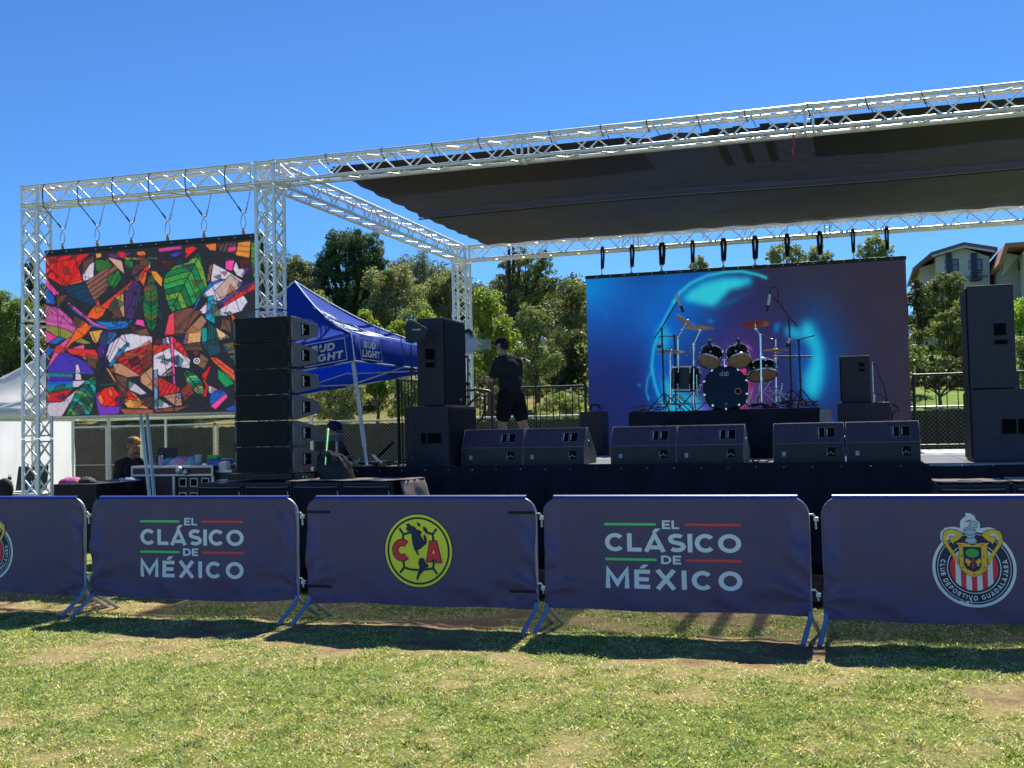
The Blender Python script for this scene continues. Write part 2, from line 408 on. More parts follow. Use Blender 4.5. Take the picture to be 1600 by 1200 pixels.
# lawn blades -------------------------------------------------------------
def blades(n, xr, yr, seed, hh=(.007, .021), wmul=1.):
    r = np.random.default_rng(seed); x = r.uniform(*xr, n); y = yr[0]+(yr[1]-yr[0])*r.random(n)**1.0
    d = np.array([dryness(a, b) for a, b in zip(x, y)])
    keep = r.random(n) > np.clip((d-.08)*2.6, 0, .98); x, y, d = x[keep], y[keep], d[keep]; n = len(x)
    z = np.array([.020*fbm(a, b, 1.2, 1.)+.013*fbm(a, b, 6, 2.) for a, b in zip(x, y)])
    tuft = np.array([fbm(a, b, 9., 4.) for a, b in zip(x, y)])
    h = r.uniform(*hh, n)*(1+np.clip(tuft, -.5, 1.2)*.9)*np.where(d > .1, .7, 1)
    a = r.uniform(0, 2*math.pi, n); w = r.uniform(.0018, .0042, n)*wmul
    lean = r.uniform(.5, 2.4, n)*h; la = r.uniform(0, 2*math.pi, n)
    P = np.stack([x, y, z-.003], 1); W = np.stack([np.cos(a)*w, np.sin(a)*w, np.zeros(n)], 1)
    L = np.stack([np.cos(la)*lean, np.sin(la)*lean, h], 1)
    mid = P+L*.5+np.stack([np.zeros(n), np.zeros(n), h*.15], 1)
    v = np.stack([P-W, P+W, mid+W*.8, mid-W*.8, P+L], 1).reshape(-1, 3)
    b0 = np.arange(n)*5
    f = np.concatenate([np.stack([b0, b0+1, b0+2], 1), np.stack([b0, b0+2, b0+3], 1), np.stack([b0+3, b0+2, b0+4], 1)])
    gcol = np.array([srgb(160, 176, 96), srgb(188, 198, 128), srgb(116, 146, 80), srgb(212, 214, 158)])*1.0
    scol = np.array([srgb(222, 204, 160), srgb(196, 166, 122), srgb(238, 230, 205)])*1.05
    ps = np.clip(.54+d*1.3+.2*r.normal(size=n)*0, .08, .9)
    c = np.where((r.random(n) < ps)[:, None], scol[r.integers(0, 3, n)], gcol[r.integers(0, 4, n)])*r.uniform(.38, 1.5, (n, 1))
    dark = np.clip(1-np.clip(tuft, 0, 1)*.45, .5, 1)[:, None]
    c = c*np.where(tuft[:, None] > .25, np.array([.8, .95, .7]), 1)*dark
    return v, f, np.repeat(c, 5, 0)
parts = [blades(340000, (-7.2, 2.6), (4.0, 8.1), 1), blades(130000, (-10.2, 2.6), (8.1, 10.2), 2, wmul=1.5), blades(4000, (-11, 3), (5, 10.), 3, (.02, .036), .9)]
vs = []; fs = []; cs = []; o_ = 0
for v, f, c in parts: vs.append(v); fs.append(f+o_); cs.append(c); o_ += len(v)
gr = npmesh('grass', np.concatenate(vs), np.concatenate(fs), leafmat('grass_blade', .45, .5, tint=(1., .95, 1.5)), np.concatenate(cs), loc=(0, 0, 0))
tag(gr, 'short mown lawn grass with straw patches', 'grass', kind='stuff')
# ================================================================== stage
DZ = 1.125
st = thing('stage', 'long raised stage platform with grey deck and black skirt behind the barriers', 'stage', (-1, 12.6, 0))
mb = MB()
xs_ = [-6.08+1.2*i for i in range(11)]
for i in range(10):
    for j in range(5):
        y0 = 12.6+1.2*j
        mb.bx(xs_[i]+.003, xs_[i+1]-.003, y0+.003, y0+1.197, DZ-.06, DZ)
mb.build('deck', M['deck'], st, bevel=.004)
mb = MB(); mb.bx(-6.09, 5.94, 12.602, 12.66, DZ+.0015, DZ+.004); mb.build('deck_edge', M['blackmetal'], st)
mb = MB()
for i in range(40): mb.lathe((-6.0+.305*i, 12.545, DZ-.02), [(.009, 0), (.009, .006), (.004, .009)], 8, Matrix.Rotation(R(90), 3, 'X'))
bo = mb.build('edge_bolts', M['alu_old'], st); bo['kind'] = 'stuff'
# pleated skirt, front and left side
def skirt(name, p0, p1, nrm, z0, z1, n, parent, mat=M['cloth'], amp=.030, lip=None):
    p0 = Vector(p0); p1 = Vector(p1); nrm = Vector(nrm); vs = []; L = (p1-p0).length; rows = 7
    for j in range(rows+1):
        t = j/rows
        for i in range(n+1):
            s = i/n; x = s*L
            a = amp*(.25+.75*t)*(math.sin(x*11+1.7*math.sin(x*1.9))+.45*math.sin(x*27+2*math.sin(x*3.1)))
            p = p0.lerp(p1, s)+nrm*a; zt_ = z1+(lip(p.x) if lip else 0); vs.append((p.x, p.y, zt_+(z0-zt_)*t))
    w = n+1; fs = [(j*w+i, (j+1)*w+i, (j+1)*w+i+1, j*w+i+1) for j in range(rows) for i in range(n)]
    b = MB(); b.add(vs, fs, True); return b.build(name, mat, parent)
skirt('skirt', (-6.09, 12.57, 0), (5.94, 12.57, 0), (0, -1, 0), .02, DZ-.05, 700, st, lip=lambda x: .085 if x < .6 else max(.03, .085-(x-.6)*.5)+.006*math.sin(x*5))
skirt('skirt', (-6.12, 12.58, 0), (-6.12, 18.6, 0), (-1, 0, 0), .02, DZ-.02, 250, st)
mb = MB()
for x in (-6, -3.6, -1.2, 1.2, 3.6, 5.85):
    for y in (12.7, 15.6, 18.4): mb.tube((x, y, 0), (x, y, DZ-.06), .03, 8)
mb.build('leg_frame', M['alu_old'], st)

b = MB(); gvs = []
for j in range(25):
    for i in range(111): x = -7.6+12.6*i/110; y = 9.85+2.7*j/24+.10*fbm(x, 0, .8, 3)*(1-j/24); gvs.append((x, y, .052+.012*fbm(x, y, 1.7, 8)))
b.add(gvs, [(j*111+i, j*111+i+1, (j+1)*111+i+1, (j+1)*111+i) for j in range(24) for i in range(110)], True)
o = b.build('black_ground_layer', pm('matt_black_ground', (.010, .009, .012), 1., 0, .3, 3, spec=0.), None, loc=(-1, 11, .05)); tag(o, 'wide black layer over the lawn between barriers and stage', 'cloth')  # flat black layer that turns this strip of ground black
# ------------------------------------------------------------------ truss
def truss(mb, p0, p1, s=.25, rc=.0245, rd=.0095, up=None, pitch=.30, double=False):
    """square lattice truss, p0/p1 = centre line, s = chord spacing"""
    p0 = Vector(p0); p1 = Vector(p1); d = (p1-p0).normalized(); L = (p1-p0).length
    a = Vector(up) if up else Vector((0, 0, 1)); b = d.cross(a).normalized(); h = s/2
    cor = [a*h+b*h, a*h-b*h, -a*h-b*h, -a*h+b*h]
    for c in cor: mb.tube(p0+c, p1+c, rc, 10)
    n = max(2, int(round(L/pitch))); n += n % 2
    for k in range(4):
        c0, c1 = cor[k], cor[(k+1) % 4]
        for i in range(n):
            q0 = p0+d*(L*i/n); q1 = p0+d*(L*(i+1)/n)
            u, w = (c0, c1) if (i+k) % 2 == 0 else (c1, c0)
            mb.tube(q0+u, q1+w, rd, 6, cap=False)
            if double: mb.tube(q0+w, q1+u, rd, 6, cap=False)
    for q in (p0+d*.03, p1-d*.03):
        for k in range(4): mb.tube(q+cor[k], q+cor[(k+1) % 4], rd*1.3, 6, cap=False)
def corner(mb, c, s=.25):
    c = Vector(c); h = s/2
    for a in (-1, 1):
        for b in (-1, 1):
            mb.tube(c+Vector((a*h, b*h, -h-.02)), c+Vector((a*h, b*h, h+.03)), .0255, 10)
            mb.tube(c+Vector((-h-.02, a*h, b*h)), c+Vector((h+.02, a*h, b*h)), .0255, 10)
            mb.tube(c+Vector((a*h, -h-.02, b*h)), c+Vector((a*h, h+.02, b*h)), .0255, 10)
    for z in (-h, h):
        mb.tube(c+Vector((-h, -h, z)), c+Vector((h, h, z)), .0105, 6)
    mb.tube(c+Vector((-h, -h, -h)), c+Vector((h, -h, h)), .0105, 6); mb.tube(c+Vector((-h, h, -h)), c+Vector((-h, -h, h)), .0105, 6)
ZT = 4.87; FY = 12.27; BY = 19.3; LX = -7.02; FLX = -10.60; RX = 6.6
tr = thing('stage_truss', 'silver lattice truss frame of posts and beams over stage and side screen', 'truss', (LX, FY, 0))
def beam(p0, p1, segs, name='beam'):
    b = MB(); p0 = Vector(p0); p1 = Vector(p1); q = [p0.lerp(p1, k) for k in segs]
    for u, w in zip(q[:-1], q[1:]):
        d = (w-u).normalized()*.012; truss(b, u+d, w-d)
        if w is not q[-1]: b.tube(w-d, w+d, .02, 8)
    for w in q[1:-1]:
        dd = (p1-p0).normalized(); s_ = dd.cross(Vector((0, 0, 1)))
        for a in (-1, 1):
            for c in (-1, 1): b.tube(w+s_*a*.125+Vector((0, 0, c*.125))-dd*.03, w+s_*a*.125+Vector((0, 0, c*.125))+dd*.03, .031, 10)
    return b.build(name, M['alu'], tr)
h = .16
def segf(a, b, pts): return [0]+[(p-a)/(b-a) for p in pts]+[1]
beam((LX+h, FY, ZT), (RX-h, FY, ZT), segf(LX+h, RX-h, [-3.68, -.42, 2.84, 5.6]))
beam((FLX+h, FY, ZT), (LX-h, FY, ZT), [0, 1])
beam((LX, FY+h, ZT), (LX, BY-h, ZT), segf(FY+h, BY-h, [15.7]))
beam((LX+h, BY, ZT), (RX-h, BY, ZT), segf(LX+h, RX-h, [-3.68, -.42, 2.84, 5.6]))
beam((RX, FY+h, ZT), (RX, BY-h, ZT), segf(FY+h, BY-h, [15.7]))
for cx, cy in ((LX, FY), (FLX, FY), (LX, BY), (RX, FY), (RX, BY)):
    b = MB(); corner(b, (cx, cy, ZT)); b.build('corner_block', M['alu'], tr)
    b = MB(); z = .03
    while z < ZT-h-.05:
        z1 = min(z+1.56, ZT-h); truss(b, (cx, cy, z+.01), (cx, cy, z1-.01), up=(0, 1, 0), pitch=.27, double=True); z = z1
    b.build('tower', M['alu'], tr)
    b = MB(); b.bx(cx-.22, cx+.22, cy-.22, cy+.22, .0, .02); b.build('base_plate', M['alu_old'], tr, bevel=.003)

# ------------------------------------------------------------------ shade net
def netmat(nm='shade_cloth', T=1.0):
    m = bpy.data.materials.new(nm); t, o = nt(m)
    tc = t.nodes.new('ShaderNodeTexCoord')
    b = t.nodes.new('ShaderNodeBsdfPrincipled'); b.inputs['Base Color'].default_value = (.010, .0075, .0075, 1); b.inputs['Roughness'].default_value = .65
    tl = t.nodes.new('ShaderNodeBsdfTranslucent'); tl.inputs[0].default_value = (.004, .0035, .0035, 1)
    ad = t.nodes.new('ShaderNodeAddShader'); t.links.new(b.outputs[0], ad.inputs[0]); t.links.new(tl.outputs[0], ad.inputs[1])
    tr_ = t.nodes.new('ShaderNodeBsdfTransparent')
    mp = t.nodes.new('ShaderNodeMapping'); mp.inputs['Scale'].default_value = (2.2, 34, 1); t.links.new(tc.outputs['Object'], mp.inputs[0])
    n = t.nodes.new('ShaderNodeTexNoise'); n.inputs['Scale'].default_value = 1.; n.inputs['Detail'].default_value = 8; n.inputs['Roughness'].default_value = .7
    t.links.new(mp.outputs[0], n.inputs['Vector'])
    cr = t.nodes.new('ShaderNodeValToRGB'); cr.color_ramp.elements[0].position = .35; cr.color_ramp.elements[1].position = .72; cr.color_ramp.elements[0].color = (.006, .0055, .006, 1); cr.color_ramp.elements[1].color = (.034, .031, .033, 1)
    t.links.new(n.outputs[0], cr.inputs[0]); t.links.new(cr.outputs[0], b.inputs['Base Color']); b.inputs['Specular IOR Level'].default_value = .2
    n2 = t.nodes.new('ShaderNodeTexNoise'); n2.inputs['Scale'].default_value = .35; n2.inputs['Detail'].default_value = 2; t.links.new(tc.outputs['Object'], n2.inputs['Vector'])
    mr = t.nodes.new('ShaderNodeMapRange'); mr.inputs['From Min'].default_value = .48; mr.inputs['From Max'].default_value = .78; mr.inputs['To Min'].default_value = .0; mr.inputs['To Max'].default_value = .05
    t.links.new(n.outputs[0], mr.inputs[0])
    mm = t.nodes.new('ShaderNodeMath'); mm.operation = 'MULTIPLY'; t.links.new(mr.outputs[0], mm.inputs[0])
    mr2 = t.nodes.new('ShaderNodeMapRange'); mr2.inputs['From Min'].default_value = .35; mr2.inputs['From Max'].default_value = .65; mr2.inputs['To Min'].default_value = .4; mr2.inputs['To Max'].default_value = 1.3
    t.links.new(n2.outputs[0], mr2.inputs[0]); t.links.new(mr2.outputs[0], mm.inputs[1])
    lw = t.nodes.new('ShaderNodeLayerWeight'); lw.inputs[0].default_value = .5
    cs = t.nodes.new('ShaderNodeMath'); cs.operation = 'SUBTRACT'; cs.inputs[0].default_value = 1; t.links.new(lw.outputs['Facing'], cs.inputs[1])
    pw = t.nodes.new('ShaderNodeMath'); pw.operation = 'POWER'; t.links.new(cs.outputs[0], pw.inputs[0]); pw.inputs[1].default_value = 3.6
    sc_ = t.nodes.new('ShaderNodeMath'); sc_.operation = 'MULTIPLY_ADD'; t.links.new(pw.outputs[0], sc_.inputs[0]); sc_.inputs[1].default_value = T; t.links.new(mm.outputs[0], sc_.inputs[2])
    mx = t.nodes.new('ShaderNodeMixShader'); t.links.new(sc_.outputs[0], mx.inputs[0]); t.links.new(ad.outputs[0], mx.inputs[1]); t.links.new(tr_.outputs[0], mx.inputs[2])
    t.links.new(mx.outputs[0], o.inputs[0]); return m
M['net'] = netmat()
net = thing('shade_net', 'black mesh shade cloth stretched over the stage truss as roof', 'shade net', (0, 15.6, 4.95))
nx, ny = 260, 60; vs = []
X0, X1, Y0, Y1 = -6.42, 6.2, 12.62, 19.0
for j in range(ny+1):
    for i in range(nx+1):
        s, t = i/nx, j/ny; x = X0+(X1-X0)*s; y = Y0+(Y1-Y0)*t
        e = abs(2*t-1)**6; k = (x+6.16)/.6
        sc = (1-abs(math.cos(math.pi*k)))*.035*e
        y += sc*(1 if t < .5 else -1)*1.2
        ex = (1-abs(math.cos(math.pi*(y-12.6)/.55)))*.05*(1 if s < .5 else -1)*abs(2*s-1)**24; x += ex
        z = 4.97-.05*math.sin(math.pi*t)*(.6+.4*math.sin(x*.8+1))-sc*.6+.003*math.sin(x*9+y)+.004*math.sin(x*2.3+y*4)
        z -= .05*math.exp(-((t-.49)/.012)**2)
        vs.append((x, y, z))
w = nx+1; b = MB(); b.add(vs, [(j*w+i, j*w+i+1, (j+1)*w+i+1, (j+1)*w+i) for j in range(ny) for i in range(nx)], True)
b.build('mesh_cloth', M['net'], net)
# layers added along the front edge to darken the lawn, open mid-stage
def fold(xa, xb, T, nm):  # one added shadow-casting layer lying just above the net
    vs = []; n = int((xb-xa)/.1); m = 24
    for j in range(m+1):
        for i in range(n+1):
            x = xa+(xb-xa)*i/n; y = Y0+.03+(1.75+.05*math.sin(x*3))*j/m; t = (y-Y0)/(Y1-Y0)
            vs.append((x, y, 4.97-.05*math.sin(math.pi*t)*(.6+.4*math.sin(x*.8+1))+.02))
    b = MB(); b.add(vs, [(j*(n+1)+i, j*(n+1)+i+1, (j+1)*(n+1)+i+1, (j+1)*(n+1)+i) for j in range(m) for i in range(n)], True); b.build('added_shade_layer', netmat(nm, T), net)
fold(-6.35, -2.45, .62, 'added_shade_left'); fold(-.42, 6.1, .12, 'added_shade_right')
for x in (-1.55, -1.28, -.98): fold(x, x+.11, .4, 'added_shade_strip')  # narrow strips added only to cast streaks on the lawn
b = MB(); yy = Y0+(Y1-Y0)*.49
b.path([(X0+.3*i, yy, 4.97-.05*(.6+.4*math.sin((X0+.3*i)*.8+1))-.062) for i in range(42)], .012, 5); b.build('seam', M['slingblack'], net)
# bungee ties over the truss chords
proto = None
ORD = ['first', 'second', 'third', 'fourth', 'fifth', 'sixth', 'seventh', 'eighth', 'ninth', 'tenth', 'eleventh', 'twelfth', 'thirteenth']
def bungee(x, y, back, lab):
    global proto
    if proto is None:
        b = MB(); rr = .036
        pts = [(0, .37, -.07), (0, .24, -.01), (0, .10, .02), (0, .02, rr), (0, -rr*.8, rr*.4), (.01, -rr, -.03), (.02, -.02, -.075), (.03, -.005, -.10)]
        b.path(pts, .005, 6); b.ball((.03, -.005, -.105), .010, 8, 6)
        proto = b.build('bungee_tie', M['slingblack'], None, loc=(0, 0, 0)); o = proto
    else: o = copy_tree(proto)
    o.location = (x, y, 4.995); o.rotation_euler = (0, 0, math.pi if back else 0)
    o.rotation_euler.z += random.uniform(-.25, .25)
    tag(o, lab, 'bungee tie', 'bungee ties holding the shade net')
fb = [-6.16, -5.41, -4.76, -4.17, -3.31, -2.70, -2.17, -1.61, -1.09, -.43, .17, .73, 1.3]
for i, x in enumerate(fb): bungee(x, FY-.125, False, ORD[i]+' black elastic tie from the left on the front truss beam')
for i in range(12): bungee(-6.1+.72*i, BY+.125-.0, True, ORD[i]+' black elastic tie from the left on the rear truss beam')
b = MB(); p = at(1239, 207, Y=12.2); b.path([p, p+Vector((.01, 0, -.12)), p+Vector((-.012, -.01, -.2)), p+Vector((.012, 0, -.27))], [.012, .008, .012, .004], 5)
o = b.build('red_ribbon', M['red'], None, loc=p); tag(o, 'small red ribbon dangling below the front truss beam', 'ribbon')
# ================================================================== crowd barriers
def vinyl():
    m = bpy.data.materials.new('navy_vinyl'); t, o = nt(m)
    b = t.nodes.new('ShaderNodeBsdfPrincipled')
    tc = t.nodes.new('ShaderNodeTexCoord')
    n = t.nodes.new('ShaderNodeTexNoise'); n.inputs['Scale'].default_value = 2.2; n.inputs['Detail'].default_value = 3
    t.links.new(tc.outputs['Object'], n.inputs['Vector'])
    cr = t.nodes.new('ShaderNodeValToRGB'); e = cr.color_ramp.elements; e[0].position = .3; e[1].position = .7
    e[0].color = (.098, .078, .205, 1); e[1].color = (.138, .094, .18, 1)
    t.links.new(n.outputs[0], cr.inputs[0]); t.links.new(cr.outputs[0], b.inputs['Base Color'])
    b.inputs['Roughness'].default_value = .42; b.inputs['Specular IOR Level'].default_value = .4
    n2 = t.nodes.new('ShaderNodeTexNoise'); n2.inputs['Scale'].default_value = 900; n2.inputs['Detail'].default_value = 1
    t.links.new(tc.outputs['Object'], n2.inputs['Vector'])
    bp = t.nodes.new('ShaderNodeBump'); bp.inputs['Strength'].default_value = .12; bp.inputs['Distance'].default_value = .001
    t.links.new(n2.outputs[0], bp.inputs['Height']); t.links.new(bp.outputs[0], b.inputs['Normal'])
    tr = t.nodes.new('ShaderNodeBsdfTranslucent'); tr.inputs[0].default_value = (.004, .012, .11, 1)
    mx = t.nodes.new('ShaderNodeMixShader'); mx.inputs[0].default_value = .12
    t.links.new(b.outputs[0], mx.inputs[1]); t.links.new(tr.outputs[0], mx.inputs[2]); t.links.new(mx.outputs[0], o.inputs[0])
    return m
M['vinyl'] = vinyl()
M['hem'] = pm('bright_blue_hem', (.012, .04, .30), .5, 0, .1, 10)
def prt(name, c, v=.04): return pm(name, srgb(*c), .5, 0, v, 8)
M['pr_white'] = prt('printed_pale_blue', (232, 242, 252)); M['pr_green'] = prt('printed_green', (90, 232, 125)); M['pr_red'] = prt('printed_red', (244, 72, 76))
M['pr_yellow'] = prt('printed_yellow', (248, 248, 60)); M['pr_navy'] = prt('printed_navy', (30, 32, 78)); M['pr_crim'] = prt('printed_crimson', (246, 46, 66))
M['pr_gold'] = prt('printed_gold', (250, 198, 56)); M['pr_grey'] = prt('printed_grey', (185, 200, 222)); M['pr_lgreen'] = prt('printed_leaf_green', (60, 178, 84))
BYP = 8.45; BZ0, BZ1 = .165, 1.045
def rrect(w, z0, z1, r, n=7):
    pts = [(0, z0), (w, z0)]
    for i in range(n+1):
        a = math.pi/2*i/n; pts.append((w-r+r*math.cos(a), z1-r+r*math.sin(a)))
    for i in range(n+1):
        a = math.pi/2+math.pi/2*i/n; pts.append((r+r*math.cos(a), z1-r+r*math.sin(a)))
    return pts
class Barrier:
    def __init__(s, x0, w, seed, label):
        s.x0, s.w, s.seed = x0, w, seed
        s.t = thing('crowd_barrier', label, 'barrier', (x0+w/2, BYP, 0), 'banner covered crowd barriers in a row')
    def disp(s, x, z):
        """cloth relief (towards the viewer is -Y) at local x 0..w and height z"""
        sd = s.seed*7.3; u = x/s.w; v = (z-BZ0)/(BZ1-BZ0)
        edge = max(0, 1-min(u, 1-u)/.22)**1.5; low = max(0, 1-v/.45)**1.3
        a = .006*math.sin(x*2.6+sd)+.004*fbm(x, z, 1.3, sd)
        a += edge*(.017*math.sin((x*1.2+z*.8)*16+2.5*fbm(x, z, 2., sd+2))+.012*fbm(x*1.5, z*.8, 6, sd))
        a += low*(.016*fbm(x, z*1.4, 3.2, sd+5)+.010*math.sin(x*9+z*14+sd+3*fbm(x, z, 1.5, sd)))
        cx = 0 if u < .5 else s.w          # diagonal pull folds out of the lower corners
        dx = abs(x-cx); dz = z-(BZ0+.12)
        ang = math.atan2(dz+.02, dx+.05); rr = math.hypot(dx, dz)
        a += .016*math.exp(-(rr/.45)**2)*math.sin(ang*7+sd+rr*6)
        a *= (1-max(0, (v-.9)/.1)*.8)
        return a if a > -.004 else -.004+(a+.004)*.25
    def P(s, x, z, off=0.0):
        return (s.x0+x, BYP-.032-off-s.disp(x, z), z)
    def banner(s):
        nx, nz = 120, 56; r = .13; V = []; w = s.w
        sag = lambda u: .014*math.sin(u*math.pi)*math.sin(s.seed*2.1)-.008*math.sin(u*9+s.seed)-.018*(abs(2*u-1)**4)*(1 if s.seed % 2 else -.4)
        for j in range(nz+1):
            v = j/nz
            for i in range(nx+1):
                u = i/nx; z = BZ0+sag(u)*(1-v)+(BZ1-BZ0)*v
                inset = 0
                if z > BZ1-r: inset = r-math.sqrt(max(0, r*r-(z-(BZ1-r))**2))
                xl = inset-.004*math.sin(z*11+s.seed); xr = w-inset+.004*math.sin(z*9+s.seed*2)
                V.append(s.P(xl+(xr-xl)*u, z))
        # fold over the top rail and down the back
        n1 = (nz+1)
        top = V[-(nx+1):]
        for k, (dy, dz) in enumerate(((.012, .012), (.034, .012), (.046, 0), (.048, -.1), (.05, -.45), (.052, -.86))):
            V += [(p[0], BYP-.032+dy, BZ1+dz) for p in top]
        rows = nz+6; W = nx+1
        F = [(j*W+i, j*W+i+1, (j+1)*W+i+1, (j+1)*W+i) for j in range(rows) for i in range(nx)]
        b = MB(); b.add(V, F, True); s.b = b.build('banner', M['vinyl'], s.t)
        b = MB(); L = [rrect(w, BZ0, BZ1, r)[k] for k in range(2, 18)]
        q = [Vector(s.P(x, z, .004)) for x, z in L]
        # hem along the top edge
        vs = []; 
        for i in range(61):
            x = r*.6+(w-r*1.2)*i/60; zt = BZ1+.006; p_ = s.P(x, BZ1-.014, .003); q_ = s.P(x, BZ1+.004, .004); vs += [p_, q_, (q_[0], BYP-.006, BZ1+.017), (q_[0], BYP+.016, BZ1+.017)]
        b.add(vs, [(4*i+j, 4*i+4+j, 4*i+5+j, 4*i+1+j) for i in range(60) for j in range(3)], True); b.build('hem', M['hem'], s.b)
        return s.b
    def decal(s, name, mat, polys=(), texts=(), off=.003):
        b = MB()
        for pl in polys: b.face([s.P(x, z, off) for x, z in pl])
        for (body, x0, x1, z0, z1, o_) in texts: put_text(b, body, x0, x1, z0, z1, lambda x, z: s.P(x, z, off), o_)
        return b.build(name, mat, s.b)
    def frame(s, strap=False):
        w = s.w; b = MB(); y = BYP; r = .13
        pts = [(x, z) for x, z in rrect(w-.02, .215, BZ1-.012, r)]
        pts3 = [(s.x0+.01+x, y, z) for x, z in pts]
        pts3 = pts3[1:]+[pts3[0], pts3[1]]
        b.path(pts3, .0165, 10)
        b.build('frame', M['zinc'], s.t)
        b = MB()
        for i in range(1, 15):
            x = s.x0+w*i/15; b.tube((x, y, .215), (x, y, BZ1-.02), .007, 6)
        o = b.build('infill_bars', M['zinc'], s.t)
        for xx, sg in ((.012, -1), (w-.012, 1)):
            X = s.x0+xx
            b = MB(); b.path([(X, y, .36), (X, y-.004, .22), (X+.01*sg*0, y-.05, .155), (X-.045, y-.27, .004)], .0185, 8); b.build('foot', M['skyfoot'], s.t)
            b = MB(); b.path([(X+.0, y, .2), (X+.0, y+.05, .15), (X+.05, y+.27, .004)], .0185, 8); b.build('foot', M['zinc'], s.t)
        for z in (.88, .325):
            X = s.x0+w; b = MB()
            b.path([(X-.02, y-.015, z+.035), (X+.03, y-.015, z+.037), (X+.046, y-.015, z+.02), (X+.05, y-.015, z-.07 if z > .5 else z-.04)], .008, 6)
            b.bx(X+.034, X+.068, y-.032, y+.0, z-.012, z+.018); b.build('hook', M['hookpaint'], s.t, bevel=.002)
M['skyfoot'] = pm('sky_tinted_steel_foot', (.22, .36, .60), .35, .5, .12, 20)  # front foot steel with the blue sky reflection put into its colour
M['hookpaint'] = pm('pale_hook_paint', (.55, .58, .6), .4, .3, .1, 20)

def clasico(B, x0, x1, z0, z1, nm='lettering'):
    W = x1-x0; H = z1-z0; c = (x0+x1)/2+W*(-.01)
    X = lambda u: x0+W*u
    Z = lambda v: z0+H*v
    mp = lambda x, z, k: B.P(x, z, .003+k)
    for body, a, b_, c, d, gp in (('EL', .432, .558, .865, .99, .12), ('CL\u00c1SICO', 0, 1, .535, .80, .10), ('DE', .418, .565, .36, .485, .12), ('M\u00c9XICO', 0, 1, 0, .275, .22)):
        q = MB(); stroke_text(q, body, X(a), X(b_), Z(c), Z(d), mp, .215, gp); q.build('lettering', M['pr_white'], B.b)
    t = .018*H/.5
    def bar(u0, u1, v): return [(X(u0), Z(v)-t/2), (X(u1), Z(v)-t/2), (X(u1), Z(v)+t/2), (X(u0), Z(v)+t/2)]
    def split(p, n=6):
        (a, z0_), (b_, _), (_, z1_), _ = p
        return [[(a+(b_-a)*i/n, z0_), (a+(b_-a)*(i+1)/n, z0_), (a+(b_-a)*(i+1)/n, z1_), (a+(b_-a)*i/n, z1_)] for i in range(n)]
    for v in (.93, .42): B.decal('green_bar', M['pr_green'], split(bar(0, .385, v))); B.decal('red_bar', M['pr_red'], split(bar(.60, 1, v)))

def ring(cx, cz, r0, r1, a0=0, a1=360, n=64):
    o = []
    for i in range(n):
        a = R(a0+(a1-a0)*i/n); b = R(a0+(a1-a0)*(i+1)/n)
        o.append([(cx+r0*math.cos(a), cz+r0*math.sin(a)), (cx+r1*math.cos(a), cz+r1*math.sin(a)), (cx+r1*math.cos(b), cz+r1*math.sin(b)), (cx+r0*math.cos(b), cz+r0*math.sin(b))])
    return o
def disk(cx, cz, r, n=64, sz=1.):
    o = []
    rings = 5
    for k in range(rings):
        for p in ring(0, 0, max(1e-4, r*k/rings), r*(k+1)/rings, n=n): o.append([(cx+x, cz+y*sz) for x, y in p])
    return o
def bar2(x0, z0, x1, z1, w):
    d = Vector((x1-x0, z1-z0)).normalized(); n = Vector((-d.y, d.x))*w/2
    return [(x0-n.x, z0-n.y), (x1-n.x, z1-n.y), (x1+n.x, z1+n.y), (x0+n.x, z0+n.y)]

